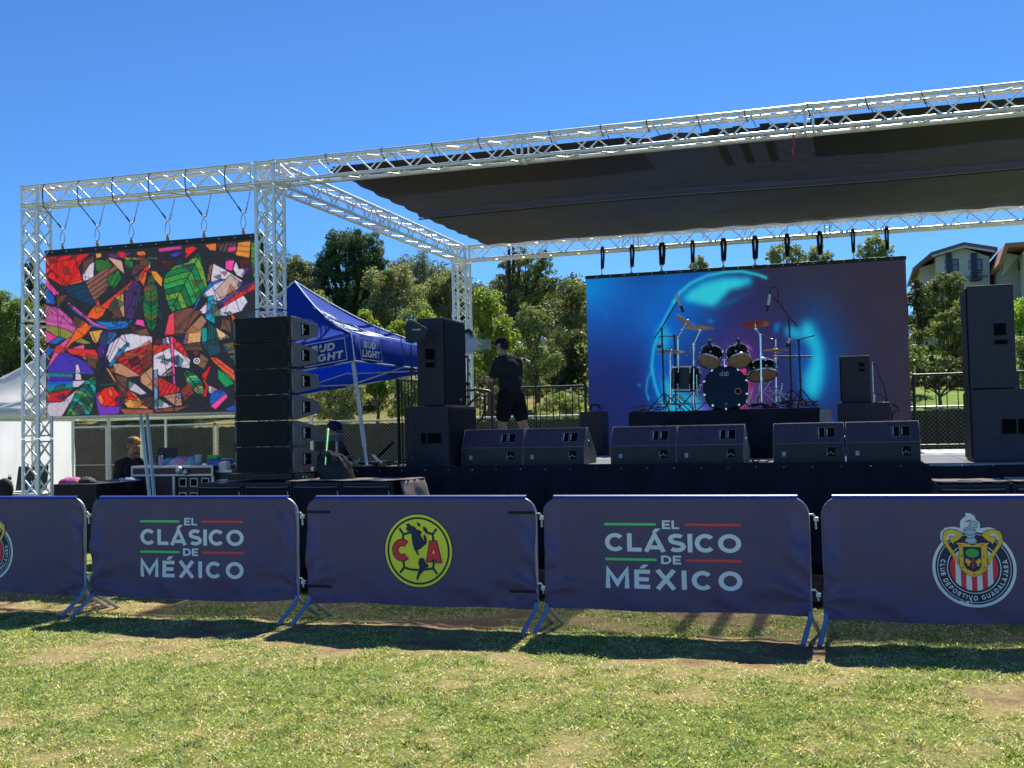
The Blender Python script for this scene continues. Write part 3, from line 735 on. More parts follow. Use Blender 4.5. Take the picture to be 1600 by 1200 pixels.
def club_ball(B, cx, cz, k):
    """yellow ball badge: k = half height, drawn from the zoomed photo (centre 1022,403, half height 237)"""
    s = k/237.
    T = lambda pts: [(cx+(x-1022)*s, cz-(y-403)*s) for x, y in pts]
    B.decal('badge_rim', M['pr_navy'], disk(cx, cz, k*1.0), off=.002)
    B.decal('badge_field', M['pr_yellow'], disk(cx, cz, k*.97), off=.003)
    lines = ring(cx, cz, k*.85, k*.905)
    seam = []
    def pl(pts, w=15):
        q = T(pts)
        for a, b in zip(q[:-1], q[1:]): seam.append(bar2(a[0], a[1], b[0], b[1], w*s))
    pl([(920, 300), (975, 285)]); pl([(920, 300), (915, 345)]); pl([(893, 262), (922, 300)])
    pl([(1080, 285), (1122, 297), (1128, 345)]); pl([(1122, 297), (1150, 262)])
    pl([(917, 460), (922, 510), (965, 522), (1018, 525)]); pl([(922, 510), (893, 545)])
    pl([(1128, 460), (1122, 512), (1060, 522)]); pl([(1122, 512), (1150, 548)])
    B.decal('badge_seams', M['pr_navy'], lines+seam, off=.004)
    north = [(940, 235), (958, 228), (975, 242), (1000, 250), (1015, 268), (1035, 272), (1050, 285), (1040, 300), (1052, 322), (1062, 338), (1075, 325), (1085, 350), (1070, 365), (1050, 380), (1035, 393), (1018, 398), (1022, 415), (1030, 432), (1018, 430), (1005, 412), (992, 390), (983, 360), (978, 330), (976, 300), (968, 284), (945, 276), (938, 262), (948, 250)]
    arct = [(1012, 218), (1040, 232), (1036, 252), (1022, 246)]
    baff = [(1055, 248), (1075, 252), (1088, 272), (1100, 290), (1082, 296), (1068, 282), (1058, 268)]
    lab = [(1062, 296), (1074, 306), (1084, 330), (1078, 345), (1064, 338), (1058, 318)]
    south = [(1030, 450), (1050, 446), (1066, 458), (1070, 474), (1092, 494), (1086, 508), (1070, 512), (1056, 532), (1040, 548), (1028, 560), (1018, 588), (1008, 590), (1006, 572), (1014, 548), (1022, 520), (1028, 500), (1020, 482), (1024, 462)]
    B.decal('badge_map', M['pr_navy'], [T(p) for p in (north, arct, baff, lab, south)], off=.0055)
    # letters C and A
    cpts = lambda r0, r1: [T([(910+r0*math.cos(R(a)), 400-r0*1.05*math.sin(R(a))) , (910+r1*math.cos(R(a)), 400-r1*1.05*math.sin(R(a))), (910+r1*math.cos(R(a+12)), 400-r1*1.05*math.sin(R(a+12))), (910+r0*math.cos(R(a+12)), 400-r0*1.05*math.sin(R(a+12)))]) for a in range(48, 312, 12)]
    aout = [(1104, 342), (1146, 342), (1180, 474), (1144, 474), (1140, 452), (1116, 452), (1112, 470), (1080, 470)]
    B.decal('badge_letter_edge', M['pr_navy'], cpts(24, 69), off=.0065); B.decal('badge_letter_edge', M['pr_navy'], [T([(1098, 336), (1152, 336), (1187, 480), (1138, 480), (1134, 458), (1122, 458), (1118, 476), (1073, 476)])], off=.0065)
    B.decal('badge_letter', M['pr_crim'], cpts(30, 62), off=.0075); B.decal('badge_letter', M['pr_crim'], [T(aout)], off=.0075)
    B.decal('badge_letter_hole', M['pr_yellow'], [T([(1127, 392), (1136, 418), (1120, 418)])], off=.0085)

def crest(B, cx, cz, r):
    """round striped crest; coordinates from the zoomed photo (circle centre 520,690 radius 427)"""
    s = r/427.
    T = lambda pts: [(cx+(x-520)*s, cz-(y-690)*s) for x, y in pts]
    def MR(pts): return [(1028-x, y) for x, y in pts][::-1]
    head = [(450, 85), (500, 92), (545, 120), (555, 160), (592, 190), (598, 225), (590, 255), (680, 240), (750, 258), (800, 310), (812, 370), (800, 430), (760, 470), (270, 470), (205, 420), (185, 360), (192, 300), (240, 250), (320, 238), (395, 250), (392, 210), (400, 170), (425, 140), (455, 125)]
    B.decal('crest_edge', M['pr_white'], disk(cx, cz, r)+[T(head)], off=.002)
    B.decal('crest_ring', M['pr_navy'], disk(cx, cz, r*.925), off=.003)
    B.decal('crest_line', M['pr_white'], ring(cx, cz, r*.865, r*.88)+ring(cx, cz, r*.625, r*.645), off=.004)
    # striped field
    fr = r*.57; B.decal('crest_field', M['pr_white'], disk(cx, cz, fr), off=.004)
    st_ = []
    for k in range(-4, 5, 2):
        xa = k*fr*2/9.-fr/9; xb = xa+fr*2/9.
        for i in range(12):
            t0 = xa+(xb-xa)*i/12; t1 = xa+(xb-xa)*(i+1)/12
            h0 = math.sqrt(max(0, fr*fr-t0*t0)); h1 = math.sqrt(max(0, fr*fr-t1*t1))
            st_.append([(cx+t0, cz-h0), (cx+t1, cz-h1), (cx+t1, cz+h1), (cx+t0, cz+h0)])
    B.decal('crest_stripes', M['pr_crim'], st_, off=.005)
    # curved lettering
    txt = 'CLUB DEPORTIVO GUADALAJARA'; a0, a1 = 163., 378.; n = len(txt); rt = r*.755; hgt = r*.115
    wd = {'I': .42, ' ': .55, 'J': .8, 'O': 1.18, 'G': 1.12, 'D': 1.05, 'V': 1.08, 'A': 1.1, 'L': .86, 'E': .9}; b = MB()
    ws = [wd.get(c, 1.) for c in txt]; tot = sum(ws); acc = 0
    for c, w_ in zip(txt, ws):
        mid = a0+(a1-a0)*(acc+w_/2)/tot; acc += w_
        if c == ' ': continue
        w0, ls = glyph(c, .2); sc = hgt; th = R(mid)
        ux, uz = -math.sin(th), math.cos(th); ox, oz = -math.cos(th), -math.sin(th)   # baseline outwards
        px, pz = cx+(rt+hgt/2)*math.cos(th), cz+(rt+hgt/2)*math.sin(th)
        for k, l_ in enumerate(ls):
            for qd in ribbon(l_, .2): b.face([B.P(px+(x-w0/2)*sc*.88*ux+y*sc*ox, pz+(x-w0/2)*sc*.88*uz+y*sc*oz, .005+.0004*k) for x, y in qd])
    b.build('crest_lettering', M['pr_white'], B.b)
    # scrolls, helmet, shield
    sc_ = [(215, 330), (235, 285), (290, 265), (350, 275), (400, 300), (415, 330), (385, 365), (350, 395), (325, 400), (315, 430), (298, 400), (280, 370), (290, 345), (320, 350), (345, 335), (335, 310), (300, 300), (265, 320), (245, 360), (260, 420), (310, 500), (350, 560), (365, 610), (350, 650), (318, 580), (270, 500), (225, 430), (212, 380)]
    sc2 = [(x+(5 if x > 300 else -6), y+(5 if y > 400 else -5)) for x, y in sc_]
    B.decal('crest_scroll', M['pr_navy'], [T(sc2)], off=.006); B.decal('crest_scroll', M['pr_navy'], [T(MR(sc2))], off=.006)
    B.decal('crest_scroll', M['pr_gold'], [T(sc_)], off=.007); B.decal('crest_scroll', M['pr_gold'], [T(MR(sc_))], off=.007)
    hel = [(430, 280), (440, 255), (490, 236), (535, 250), (552, 290), (545, 330), (530, 350), (560, 395), (512, 425), (435, 395), (465, 350), (435, 320)]
    plume = [(490, 215), (505, 185), (540, 175), (568, 200), (560, 240), (530, 245), (500, 236)]
    B.decal('crest_helmet', M['pr_navy'], [T([(490+(x-490)*1.07, 320+(y-320)*1.06) for x, y in hel]), T([(530+(x-530)*1.15, 210+(y-210)*1.15) for x, y in plume])], off=.0075)
    B.decal('crest_helmet', M['pr_grey'], [T(hel), T(plume)], off=.0085)
    B.decal('crest_helmet_lines', M['pr_navy'], [T(bar2(430, 275, 490, 262, 7)), T(bar2(490, 262, 552, 278, 7)), T(bar2(435, 312, 490, 330, 7)), T(bar2(490, 330, 548, 312, 7)), T(bar2(455, 352, 490, 365, 7)), T(bar2(490, 365, 535, 352, 7))], off=.0095)
    B.decal('crest_bird', M['pr_white'], [T([(428, 195), (455, 165), (480, 140), (490, 118), (515, 130), (518, 165), (500, 185), (460, 195)])], off=.0085)
    B.decal('crest_bird', M['pr_crim'], [T([(440, 190), (470, 165), (510, 155), (500, 180)])], off=.0095)
    sh = [(345, 412), (430, 412), (512, 440), (596, 412), (684, 412), (655, 440), (655, 660), (640, 710), (590, 750), (518, 785), (445, 752), (395, 712), (375, 660), (372, 440)]
    B.decal('crest_shield', M['pr_navy'], [T([(515+(x-515)*1.045, 590+(y-590)*1.03) for x, y in sh])], off=.0085)
    B.decal('crest_shield', M['pr_gold'], [T(sh)], off=.0095)
    B.decal('crest_shield_field', M['pr_navy'], [T([(412, 455), (598, 455), (598, 660), (575, 700), (518, 732), (440, 695), (418, 650)])], off=.0105)
    B.decal('crest_tree', M['pr_lgreen'], [T([(506+68*math.cos(R(a)), 522-48*math.sin(R(a))) for a in range(0, 360, 15)])], off=.0115)
    lion = [(432, 590), (465, 585), (475, 610), (490, 600), (490, 625), (470, 640), (480, 665), (450, 660), (455, 635), (435, 625)]
    B.decal('crest_lion', M['pr_gold'], [T(lion)], off=.0115); B.decal('crest_lion', M['pr_gold'], [T(MR(lion))], off=.0115)
    B.decal('crest_trunk', M['pr_crim'], [T([(506, 575), (516, 575), (520, 690), (500, 690)])], off=.0125)
    for x, y in ((388, 433), (612, 433), (394, 555), (620, 558), (405, 678), (622, 682), (518, 755)): B.decal('crest_cross', M['pr_crim'], [T([(x-9, y-9), (x+9, y-9), (x+9, y+9), (x-9, y+9)])], off=.0125)

specs = [(-8.83, 2.06, 'crest', 'barrier cut by the left photo edge, its navy banner showing part of a round crest'),
         (-6.68, 2.08, 'words', 'barrier with the smaller EL CLÁSICO DE MÉXICO banner, left of the yellow badge'),
         (-4.50, 2.02, 'ball', 'barrier whose navy banner carries the round yellow C A badge with black straps'),
         (-2.41, 2.03, 'words', 'barrier with the larger EL CLÁSICO DE MÉXICO banner, right of the yellow badge'),
         (-.29, 2.06, 'crest', 'nearest barrier at right with the whole striped CLUB DEPORTIVO GUADALAJARA crest')]
for i, (x0, w, kd, lab) in enumerate(specs):
    B = Barrier(x0, w, i+1, lab); B.banner()
    if kd == 'words': clasico(B, (.52 if i == 1 else .49), (1.57 if i == 1 else 1.535), .345, .875)
    if kd == 'ball':
        club_ball(B, 1.015, .61, .305)
        for z in (.925, .30):
            for xs, xe in ((-.01, .22), (1.80, 2.03)):
                b = MB(); vs = []
                for k in range(9):
                    x = xs+(xe-xs)*k/8; xx = min(max(x, .002), w-.002); vs += [B.P(xx, z-.012, .003), B.P(xx, z+.012, .003)]
                b.add(vs, [(2*k, 2*k+2, 2*k+3, 2*k+1) for k in range(8)], True); b.build('strap', M['slingblack'], B.t)
    if kd == 'crest': crest(B, (1.0 if i == 0 else 1.025), .545, .275)
    B.frame()
# ================================================================== LED screens
def screenmat(name, strength=1.0):
    m = bpy.data.materials.new(name); t, o = nt(m)
    a = t.nodes.new('ShaderNodeAttribute'); a.attribute_name = 'Col'
    b = t.nodes.new('ShaderNodeBsdfPrincipled'); b.inputs['Base Color'].default_value = (.012, .012, .014, 1); b.inputs['Roughness'].default_value = .55
    b.inputs['Specular IOR Level'].default_value = .3
    t.links.new(a.outputs['Color'], b.inputs['Emission Color']); b.inputs['Emission Strength'].default_value = strength
    t.links.new(b.outputs[0], o.inputs[0]); return m
def lin(c):
    c = np.clip(c/255., 0, 1); return np.where(c <= .04045, c/12.92, ((c+.055)/1.055)**2.4)
def screen_mesh(name, x0, x1, z0, z1, y, nx, nz, img, mat, parent):
    """img: (nz, nx, 3) linear, row 0 at the top"""
    xs = np.linspace(x0, x1, nx); zs = np.linspace(z1, z0, nz); X, Z = np.meshgrid(xs, zs)
    V = np.stack([X, np.full_like(X, y), Z], -1).reshape(-1, 3); I = np.arange(nx*nz).reshape(nz, nx)
    F = np.stack([I[:-1, :-1], I[1:, :-1], I[1:, 1:], I[:-1, 1:]], -1).reshape(-1, 4)
    return npmesh(name, V, F, mat, img.reshape(-1, 3), parent)

# ---- main screen: what it shows, in photo pixels of the panel
nx, nz = 300, 170
SX0, SX1, SZ0, SZ1, SY = -4.56, .80, 1.22, 4.215, 19.0
px = np.linspace(917, 1418, nx)[None, :].repeat(nz, 0); t_ = (px-917)/501.
pytop = 434-31*t_; pybot = 704-16*t_
v_ = np.linspace(0, 1, nz)[:, None].repeat(nx, 1); py = pytop+(pybot-pytop)*v_
def gs(cx, cy, sx, sy, rot=0.):
    c, s = math.cos(R(rot)), math.sin(R(rot)); dx, dy = px-cx, py-cy
    return np.exp(-(((dx*c+dy*s)/sx)**2+((-dx*s+dy*c)/sy)**2))
def sm(a, b, x):
    k = np.clip((x-a)/(b-a), 0, 1); return k*k*(3-2*k)
img = np.zeros((nz, nx, 3))+np.array([48, 43, 60.])
def blend(c, w):
    global img
    w = np.clip(w, 0, 1)[..., None]; img = img*(1-w)+np.array(c, float)*w
blend((40, 36, 84), sm(1420, 1300, px)*sm(400, 640, py)*.9)
blend((31, 36, 98), sm(1330, 1000, px)*.95)
blend((24, 54, 140), gs(1010, 510, 130, 110)*.8)
blend((0, 140, 222), gs(922, 448, 70, 52)*1.0); blend((0, 165, 235), gs(918, 455, 30, 22)*.8)
blend((16, 92, 190), gs(960, 500, 120, 90)*.6)
blend((0, 120, 210), gs(1060, 470, 60, 80, 30)*.75)
blend((28, 36, 92), gs(945, 630, 80, 70)*.85)
blend((22, 40, 120), gs(985, 590, 60, 60)*.5)
blend((52, 38, 104), gs(1190, 540, 60, 60)*.5)
def inpoly(P):
    c = np.zeros(px.shape, bool); n = len(P)
    for i in range(n):
        (x0, y0), (x1, y1) = P[i], P[(i+1) % n]
        if y0 != y1: c ^= ((py < y0) != (py < y1)) & (px < (x1-x0)*(py-y0)/(y1-y0)+x0)
    return c.astype(float)
def blur(w, r):
    for _ in range(3):
        for ax in (0, 1):
            q = np.cumsum(np.pad(w, [(r+1, r) if k == ax else (0, 0) for k in (0, 1)], mode='edge'), axis=ax)
            w = (np.take(q, range(2*r+1, q.shape[ax]), ax)-np.take(q, range(0, q.shape[ax]-2*r-1), ax))/(2*r+1)
    return w
def stroke(pts, wd):
    d = np.full(px.shape, 1e9)
    for (x0, y0), (x1, y1) in zip(pts[:-1], pts[1:]):
        dx, dy = x1-x0, y1-y0; t = np.clip(((px-x0)*dx+(py-y0)*dy)/(dx*dx+dy*dy), 0, 1); d = np.minimum(d, np.hypot(px-x0-t*dx, py-y0-t*dy))
    return np.exp(-(d/wd)**2)
blend((8, 90, 176), gs(1284, 565, 40, 84)*.9)
blend((8, 100, 200), stroke([(1045, 500), (1038, 540), (1036, 590), (1044, 640)], 22)*.85)
blend((8, 90, 190), stroke([(1050, 490), (1080, 450), (1120, 430)], 22)*.7)
blend((30, 196, 226), blur(inpoly([(1262, 506), (1268, 498), (1274, 497), (1283, 515), (1291, 540), (1293, 572), (1289, 602), (1280, 624), (1270, 622), (1261, 604), (1262, 585), (1272, 566), (1276, 548), (1268, 530), (1256, 524)]), 3)*.97)
blend((24, 170, 215), blur(inpoly([(1236, 508), (1250, 508), (1262, 518), (1258, 528), (1244, 526), (1236, 520)]), 2)*.95)
blend((14, 120, 200), blur(inpoly([(1220, 505), (1230, 500), (1226, 516), (1220, 520)]), 1)*.9)
blend((20, 80, 180), gs(1258, 556, 12, 16)*.6)
# left glow, thin curves
blend((24, 178, 222), blur(inpoly([(1036, 512), (1052, 508), (1054, 530), (1048, 548), (1036, 548), (1032, 530)]), 3)*.95)
blend((30, 180, 222), stroke([(1062, 470), (1050, 490), (1038, 514), (1027, 545), (1023, 575), (1028, 602), (1036, 626), (1047, 646)], 2.6)*.9)
blend((30, 170, 218), stroke([(1026, 576), (1016, 592), (1013, 612), (1017, 626)], 1.8)*.7)
blend((30, 185, 225), blur(inpoly([(1040, 590), (1054, 590), (1062, 612), (1100, 618), (1112, 645), (1105, 662), (1060, 662), (1046, 640)]), 3)*.92)
blend((60, 140, 235), gs(1102, 652, 16, 12)*.8); blend((110, 70, 200), gs(1108, 640, 9, 14)*.6)
# upper arc and lens
blend((18, 150, 210), stroke([(1085, 462), (1110, 444), (1145, 436), (1180, 436)], 9)*.8)
blend((36, 190, 214), stroke([(1062, 470), (1072, 455), (1090, 440), (1116, 428), (1145, 422), (1172, 421), (1196, 426), (1209, 431)], 2.8)*.95)
blend((44, 206, 224), blur(inpoly([(1079, 466), (1090, 453), (1112, 441), (1140, 434), (1162, 433), (1188, 434), (1168, 447), (1152, 450), (1141, 463), (1126, 477), (1104, 473)]), 2)*.98)
blend((16, 130, 190), gs(1150, 470, 30, 5, -25)*.35)
# magenta figure behind the drums
blend((170, 50, 150), gs(1162, 590, 34, 50)*.7)
blend((218, 44, 130), blur(inpoly([(1160, 538), (1170, 545), (1177, 560), (1182, 574), (1174, 584), (1160, 582), (1152, 566)]), 2)*.95)
blend((236, 40, 96), blur(inpoly([(1150, 580), (1172, 582), (1176, 600), (1180, 615), (1176, 640), (1140, 646), (1130, 600)]), 3)*.95)
blend((150, 60, 190), stroke([(1162, 545), (1168, 537), (1178, 538), (1184, 545)], 1.6)*.9)
blend((96, 40, 140), gs(1200, 622, 26, 26)*.6)
for cx, cy, a in ((1002, 603, 3), (1017, 622, 3), (1075, 480, 4), (1266, 628, 4), (1298, 659, 7), (1283, 520, 3), (1120, 500, 4), (1092, 505, 3), (1226, 548, 3)): blend((30, 130, 220), gs(cx, cy, a, a*.8)*.8)
blend((20, 110, 205), stroke([(917, 470), (940, 480), (952, 495)], 6)*.35)
img += rng.normal(0, 1.2, img.shape)
img *= (1+.025*((np.floor(px*11/501)+np.floor(v_*6)) % 2))[..., None]
main = thing('led_screen', 'large main LED screen showing blue and cyan glow behind the drum kit', 'LED screen', ((SX0+SX1)/2, SY, SZ0))
screen_mesh('picture', SX0, SX1, SZ0, SZ1, SY-.002, nx, nz, lin(img), screenmat('led_picture_main', .54), main)
b = MB()
cw = (SX1-SX0)/11
for i in range(11):
    for j in range(6): b.bx(SX0+cw*i+.002, SX0+cw*(i+1)-.002, SY, SY+.08, SZ0+.5*j+.002, min(SZ1, SZ0+.5*(j+1)-.002))
b.build('cabinets', M['panelblack'], main, bevel=.004)
b = MB(); b.bx(SX0-.01, SX1+.01, SY-.012, SY+.09, SZ1+.002, SZ1+.062); bar = b.build('hanging_bar', M['panelblack'], main, bevel=.004)
b = MB()
for i in range(22): b.lathe((SX0+.2+.247*i, SY-.012, SZ1+.03), [(.012, 0), (.012, .006), (.004, .01)], 8, Matrix.Rotation(R(90), 3, 'X'))
b.build('screws', M['alu'], bar)

# ---- side screen mural
MX0, MX1, MZ0, MZ1, MY = -10.53, -7.21, 1.885, 4.085, 12.36
nx2, nz2 = 380, 252
art = np.zeros((nz2, nx2, 3))+np.array([40, 40, 48.])
U, Vv = np.meshgrid(np.linspace(0, 1, nx2), np.linspace(0, 1, nz2))
AX = 45+1310*U; top_ = 140-95*U; bot_ = 1155-35*U; AY = top_+(bot_-top_)*Vv
nzf = rng.normal(0, 1, (nz2, nx2)); nzf = (nzf+np.roll(nzf, 1, 0)+np.roll(nzf, 1, 1)+np.roll(nzf, -1, 0))/4
def inside(P):
    c = np.zeros(AX.shape, bool); n = len(P)
    for i in range(n):
        (x0, y0), (x1, y1) = P[i], P[(i+1) % n]
        if y0 == y1: continue
        c ^= ((AY < y0) != (AY < y1)) & (AX < (x1-x0)*(AY-y0)/(y1-y0)+x0)
    return c
def segd(x0, y0, x1, y1):
    dx, dy = x1-x0, y1-y0; L = dx*dx+dy*dy+1e-6; t = np.clip(((AX-x0)*dx+(AY-y0)*dy)/L, 0, 1)
    return np.hypot(AX-x0-t*dx, AY-y0-t*dy)
def line(pts, w=3., col=(24, 22, 34), a=.85):
    for (x0, y0), (x1, y1) in zip(pts[:-1], pts[1:]):
        k = np.clip(1.3-segd(x0, y0, x1, y1)/w, 0, 1)*a; art[:] = art*(1-k[..., None])+np.array(col)*k[..., None]
def poly(P, col, grain=.045, outline=2.6, hatch=None):
    c = inside(P); colr = np.array(col, float)[None, :]
    f = 1+grain*nzf[c]*1.6
    if hatch is not None:
        ang, per, amp = hatch; q = AX[c]*math.cos(R(ang))+AY[c]*math.sin(R(ang)); f = f*(1-amp*(np.sin(q*2*math.pi/per) > .3))
    art[c] = colr*f[:, None]
    if outline: line(P+[P[0]], outline)
def leaf(P, tip, base, cols, per=34, slant=.9):
    c = inside(P); dx, dy = tip[0]-base[0], tip[1]-base[1]; L = math.hypot(dx, dy); ux, uy = dx/L, dy/L
    s = (AX-base[0])*ux+(AY-base[1])*uy; d = np.abs(-(AX-base[0])*uy+(AY-base[1])*ux); q = (s-d*slant)/per; k = np.floor(q).astype(int)
    cc = np.array(cols, float)[k % len(cols)]; art[c] = (cc*(1+.12*nzf[..., None]))[c]
    fr = np.abs(q-np.round(q)); e = c & (fr < .09); art[e] = art[e]*.35+np.array([18, 26, 24])*.65
    line(P+[P[0]], 3.2); line([base, tip], 3.5)
RD, OR, PK, PU, BL, CY, GR, DG, WH, BR, TN, YO, DB = (214, 38, 36), (238, 98, 36), (226, 74, 162), (96, 54, 168), (34, 92, 190), (28, 156, 196), (64, 150, 62), (22, 104, 66), (214, 206, 228), (104, 62, 50), (196, 150, 116), (232, 156, 66), (34, 62, 96)
poly([(45,150),(330,128),(300,160),(150,330),(45,270)], RD, hatch=(60, 46, .25)); poly([(45,270),(150,330),(285,300),(240,175),(150,190)], (232,40,34))
poly([(45,190),(240,160),(250,250),(160,330)], (226,36,32), hatch=(20,40,.18)); poly([(150,330),(290,290),(280,310),(150,335)], OR)
poly([(285,180),(360,140),(352,185),(300,250),(278,300)], BR); poly([(330,195),(358,180),(352,280),(290,305),(280,270)], WH)
poly([(365,130),(400,125),(405,150),(372,160)], YO); poly([(362,165),(430,170),(475,205),(400,250),(365,235)], (56,120,54), hatch=(110,16,.25))
poly([(300,310),(400,240),(490,200),(510,225),(440,290),(450,330),(360,450),(330,390)], (142,96,80), hatch=(55,26,.4))
poly([(440,285),(510,230),(528,290),(480,350),(440,320)], (40,124,56), hatch=(30,30,.25))
poly([(430,130),(560,125),(600,115),(545,165),(470,160)], (92,58,112)); poly([(440,150),(530,175),(548,262),(500,220)], (212,168,152))
poly([(500,120),(545,118),(560,150),(520,160)], RD); poly([(580,175),(605,170),(598,225),(580,215)], (34,140,96))
poly([(620,120),(670,115),(680,140),(650,150),(625,140)], (222,118,48)); poly([(540,155),(745,158),(748,166),(560,172)], (150,158,62), outline=1.5)
poly([(600,210),(680,175),(690,200),(620,260),(580,290)], (88,60,62))
poly([(45,285),(130,375),(132,390),(100,392),(45,330)], (238,70,160)); poly([(45,340),(100,395),(104,450),(45,440)], (26,88,188))
poly([(110,395),(190,385),(150,440),(120,510)], BR); poly([(160,345),(290,310),(380,470),(200,400)], (28,62,92), hatch=(70,30,.2))
poly([(175,455),(190,440),(330,550),(440,600),(560,560),(600,545),(560,600),(450,612),(340,590),(300,545)], (36,108,196))
poly([(182,440),(195,436),(350,560),(420,592),(480,590),(430,604),(350,580)], (222,84,166), outline=1.6)
poly([(360,555),(450,560),(540,555),(580,560),(460,600),(400,585)], (24,120,200))
poly([(45,452),(130,470),(210,540),(245,600),(262,650),(150,600),(45,575)], (206,92,170), hatch=(100,40,.15))
poly([(45,575),(160,600),(340,695),(290,700),(120,655),(45,610)], (136,140,58)); poly([(45,615),(120,655),(60,690),(45,690)], (230,60,150))
poly([(60,695),(125,650),(170,665),(110,700)], (36,104,190)); poly([(45,720),(110,725),(60,780),(45,800)], (30,92,180))
poly([(45,860),(110,720),(175,670),(215,650),(130,770),(70,850)], (220,84,160))
poly([(130,780),(190,690),(245,600),(280,545),(340,590),(290,650),(215,690)], OR); poly([(305,530),(350,465),(440,455),(410,520),(372,545)], (240,92,30))
poly([(365,450),(380,415),(395,460),(560,330),(640,260),(690,195),(700,235),(600,330),(440,480),(390,470)], (228,66,36))
poly([(690,190),(705,172),(712,180),(700,235)], WH, outline=1.4); poly([(625,285),(690,235),(665,340)], (236,96,38)); poly([(545,370),(610,290),(655,340),(640,400),(600,545),(545,540)], (72,48,104), hatch=(8,22,.18))
poly([(440,480),(490,410),(540,530),(500,540)], (96,62,54)); poly([(490,410),(538,370),(545,530),(535,530)], (200,150,98))
leaf([(705,255),(735,310),(752,400),(750,500),(735,590),(708,632),(670,560),(655,470),(665,370),(685,300)], (705,265), (708,620), [(34,112,60),(24,86,60),(96,98,44),(28,124,64)], 30, .8)
poly([(700,240),(740,245),(780,290),(772,345),(725,290)], (226,150,58)); poly([(605,575),(620,545),(660,550),(672,595)], (240,72,160))
leaf([(1000,125),(1018,200),(1045,340),(960,460),(830,505),(800,430),(782,340),(790,270),(850,210),(930,190)], (1000,140), (822,500), [(70,150,60),(28,128,74),(110,160,60),(24,112,64),(48,156,84)], 48, -.9)
poly([(750,100),(890,85),(900,105),(760,125)], (206,66,150)); poly([(820,140),(895,115),(905,135),(850,158)], (70,60,196)); poly([(915,100),(960,88),(990,100),(915,168)], (232,44,38))
poly([(1030,80),(1100,72),(1098,120),(1060,115)], (230,120,50)); poly([(1105,75),(1215,65),(1210,145),(1110,120)], (96,70,70), hatch=(20,22,.4)); poly([(1170,100),(1215,95),(1212,120),(1168,125)], (232,70,150), outline=1.6)
poly([(1225,70),(1300,58),(1290,170),(1210,150)], (232,146,56), hatch=(100,34,.2)); leaf([(1300,70),(1355,60),(1355,280),(1318,330),(1298,220)], (1340,60), (1318,320), [(66,146,58),(96,160,58)], 26, .6)
poly([(1150,180),(1205,178),(1190,250),(1150,235)], (240,74,170)); poly([(1222,180),(1290,172),(1288,225),(1235,228)], (106,44,40), hatch=(0,14,.45))
poly([(1080,198),(1160,245),(1250,310),(1225,370),(1170,440),(1060,430),(1010,390),(1060,330)], WH); poly([(1195,235),(1212,185),(1230,235),(1290,230),(1245,290),(1215,275)], WH)
poly([(1090,370),(1180,270),(1240,320),(1160,400),(1130,428)], (202,168,160)); poly([(1055,215),(1078,200),(1062,300),(1040,325)], (140,90,70))
poly([(950,500),(985,425),(1060,320),(1120,298),(1150,300),(1085,330),(1010,400),(975,480)], (26,110,196)); 
poly([(990,500),(1040,440),(1100,440),(1180,400),(1255,402),(1278,440),(1240,500),(1150,528),(1080,525),(1020,515)], (216,208,232))
poly([(1048,405),(1082,400),(1088,580),(1032,545)], (24,152,196)); poly([(1020,520),(1200,370),(1355,290),(1355,300),(1230,380),(1070,510)], (94,64,150)); poly([(1080,508),(1200,400),(1318,325),(1322,360),(1180,445)], (226,44,48))
poly([(830,505),(930,470),(1010,500),(960,560),(900,640),(840,650)], (120,76,62), hatch=(45,60,.15)); poly([(815,520),(848,500),(848,640),(785,650)], (232,66,84))
poly([(900,640),(1010,520),(1040,560),(1000,620)], (168,120,92)); poly([(895,705),(910,640),(1010,610),(1000,690)], (222,166,112)); poly([(1010,600),(1040,600),(1040,690),(1008,690)], (24,150,150))
poly([(1040,560),(1090,600),(1110,680),(1045,690)], (36,84,88), hatch=(0,16,.3)); poly([(1090,598),(1180,665),(1110,680)], (224,186,140)); poly([(1175,500),(1210,550),(1228,640),(1205,640)], (238,92,40))
poly([(1130,700),(1230,670),(1230,760),(1160,765)], (110,96,66)); poly([(890,710),(1000,690),(1020,745),(905,745)], (92,66,56)); poly([(1000,690),(1110,685),(1120,760),(1050,780)], (38,72,84))
poly([(1165,780),(1228,765),(1228,840)], (74,170,70)); poly([(1050,782),(1100,790),(1230,900),(1230,975),(1080,820)], (236,92,58), hatch=(130,30,.25)); poly([(1100,860),(1170,900),(1195,950),(1145,975),(1100,920)], (36,146,86))
poly([(1000,900),(1068,825),(1040,900),(1020,960)], (230,34,36)); poly([(1000,895),(1045,960),(1030,1035),(1012,1030),(1030,970)], (230,40,36))
poly([(425,780),(450,700),(530,640),(600,635),(718,655),(710,700),(560,745),(490,770),(460,830)], WH); poly([(440,840),(500,750),(560,690),(572,700),(500,790),(465,840)], (20,132,184))
poly([(480,790),(560,745),(712,700),(712,830),(640,900),(520,820)], (188,42,44), hatch=(55,30,.4)); poly([(715,705),(750,710),(830,650),(890,700),(940,800),(860,760),(715,770)], (214,58,46), hatch=(35,34,.25))
poly([(720,770),(830,720),(940,800),(935,855),(830,840),(760,905),(716,860)], (216,208,226)); poly([(770,700),(775,665),(810,655),(820,700)], WH); poly([(820,655),(840,655),(850,960),(838,960)], (244,78,170))
poly([(320,620),(410,610),(370,700),(345,680)], (224,160,78)); poly([(380,680),(420,615),(435,615),(430,730),(400,740)], (60,48,128)); poly([(435,615),(500,635),(450,700),(432,700)], (40,118,200)); poly([(375,700),(425,740),(400,800),(378,770)], (84,50,140))
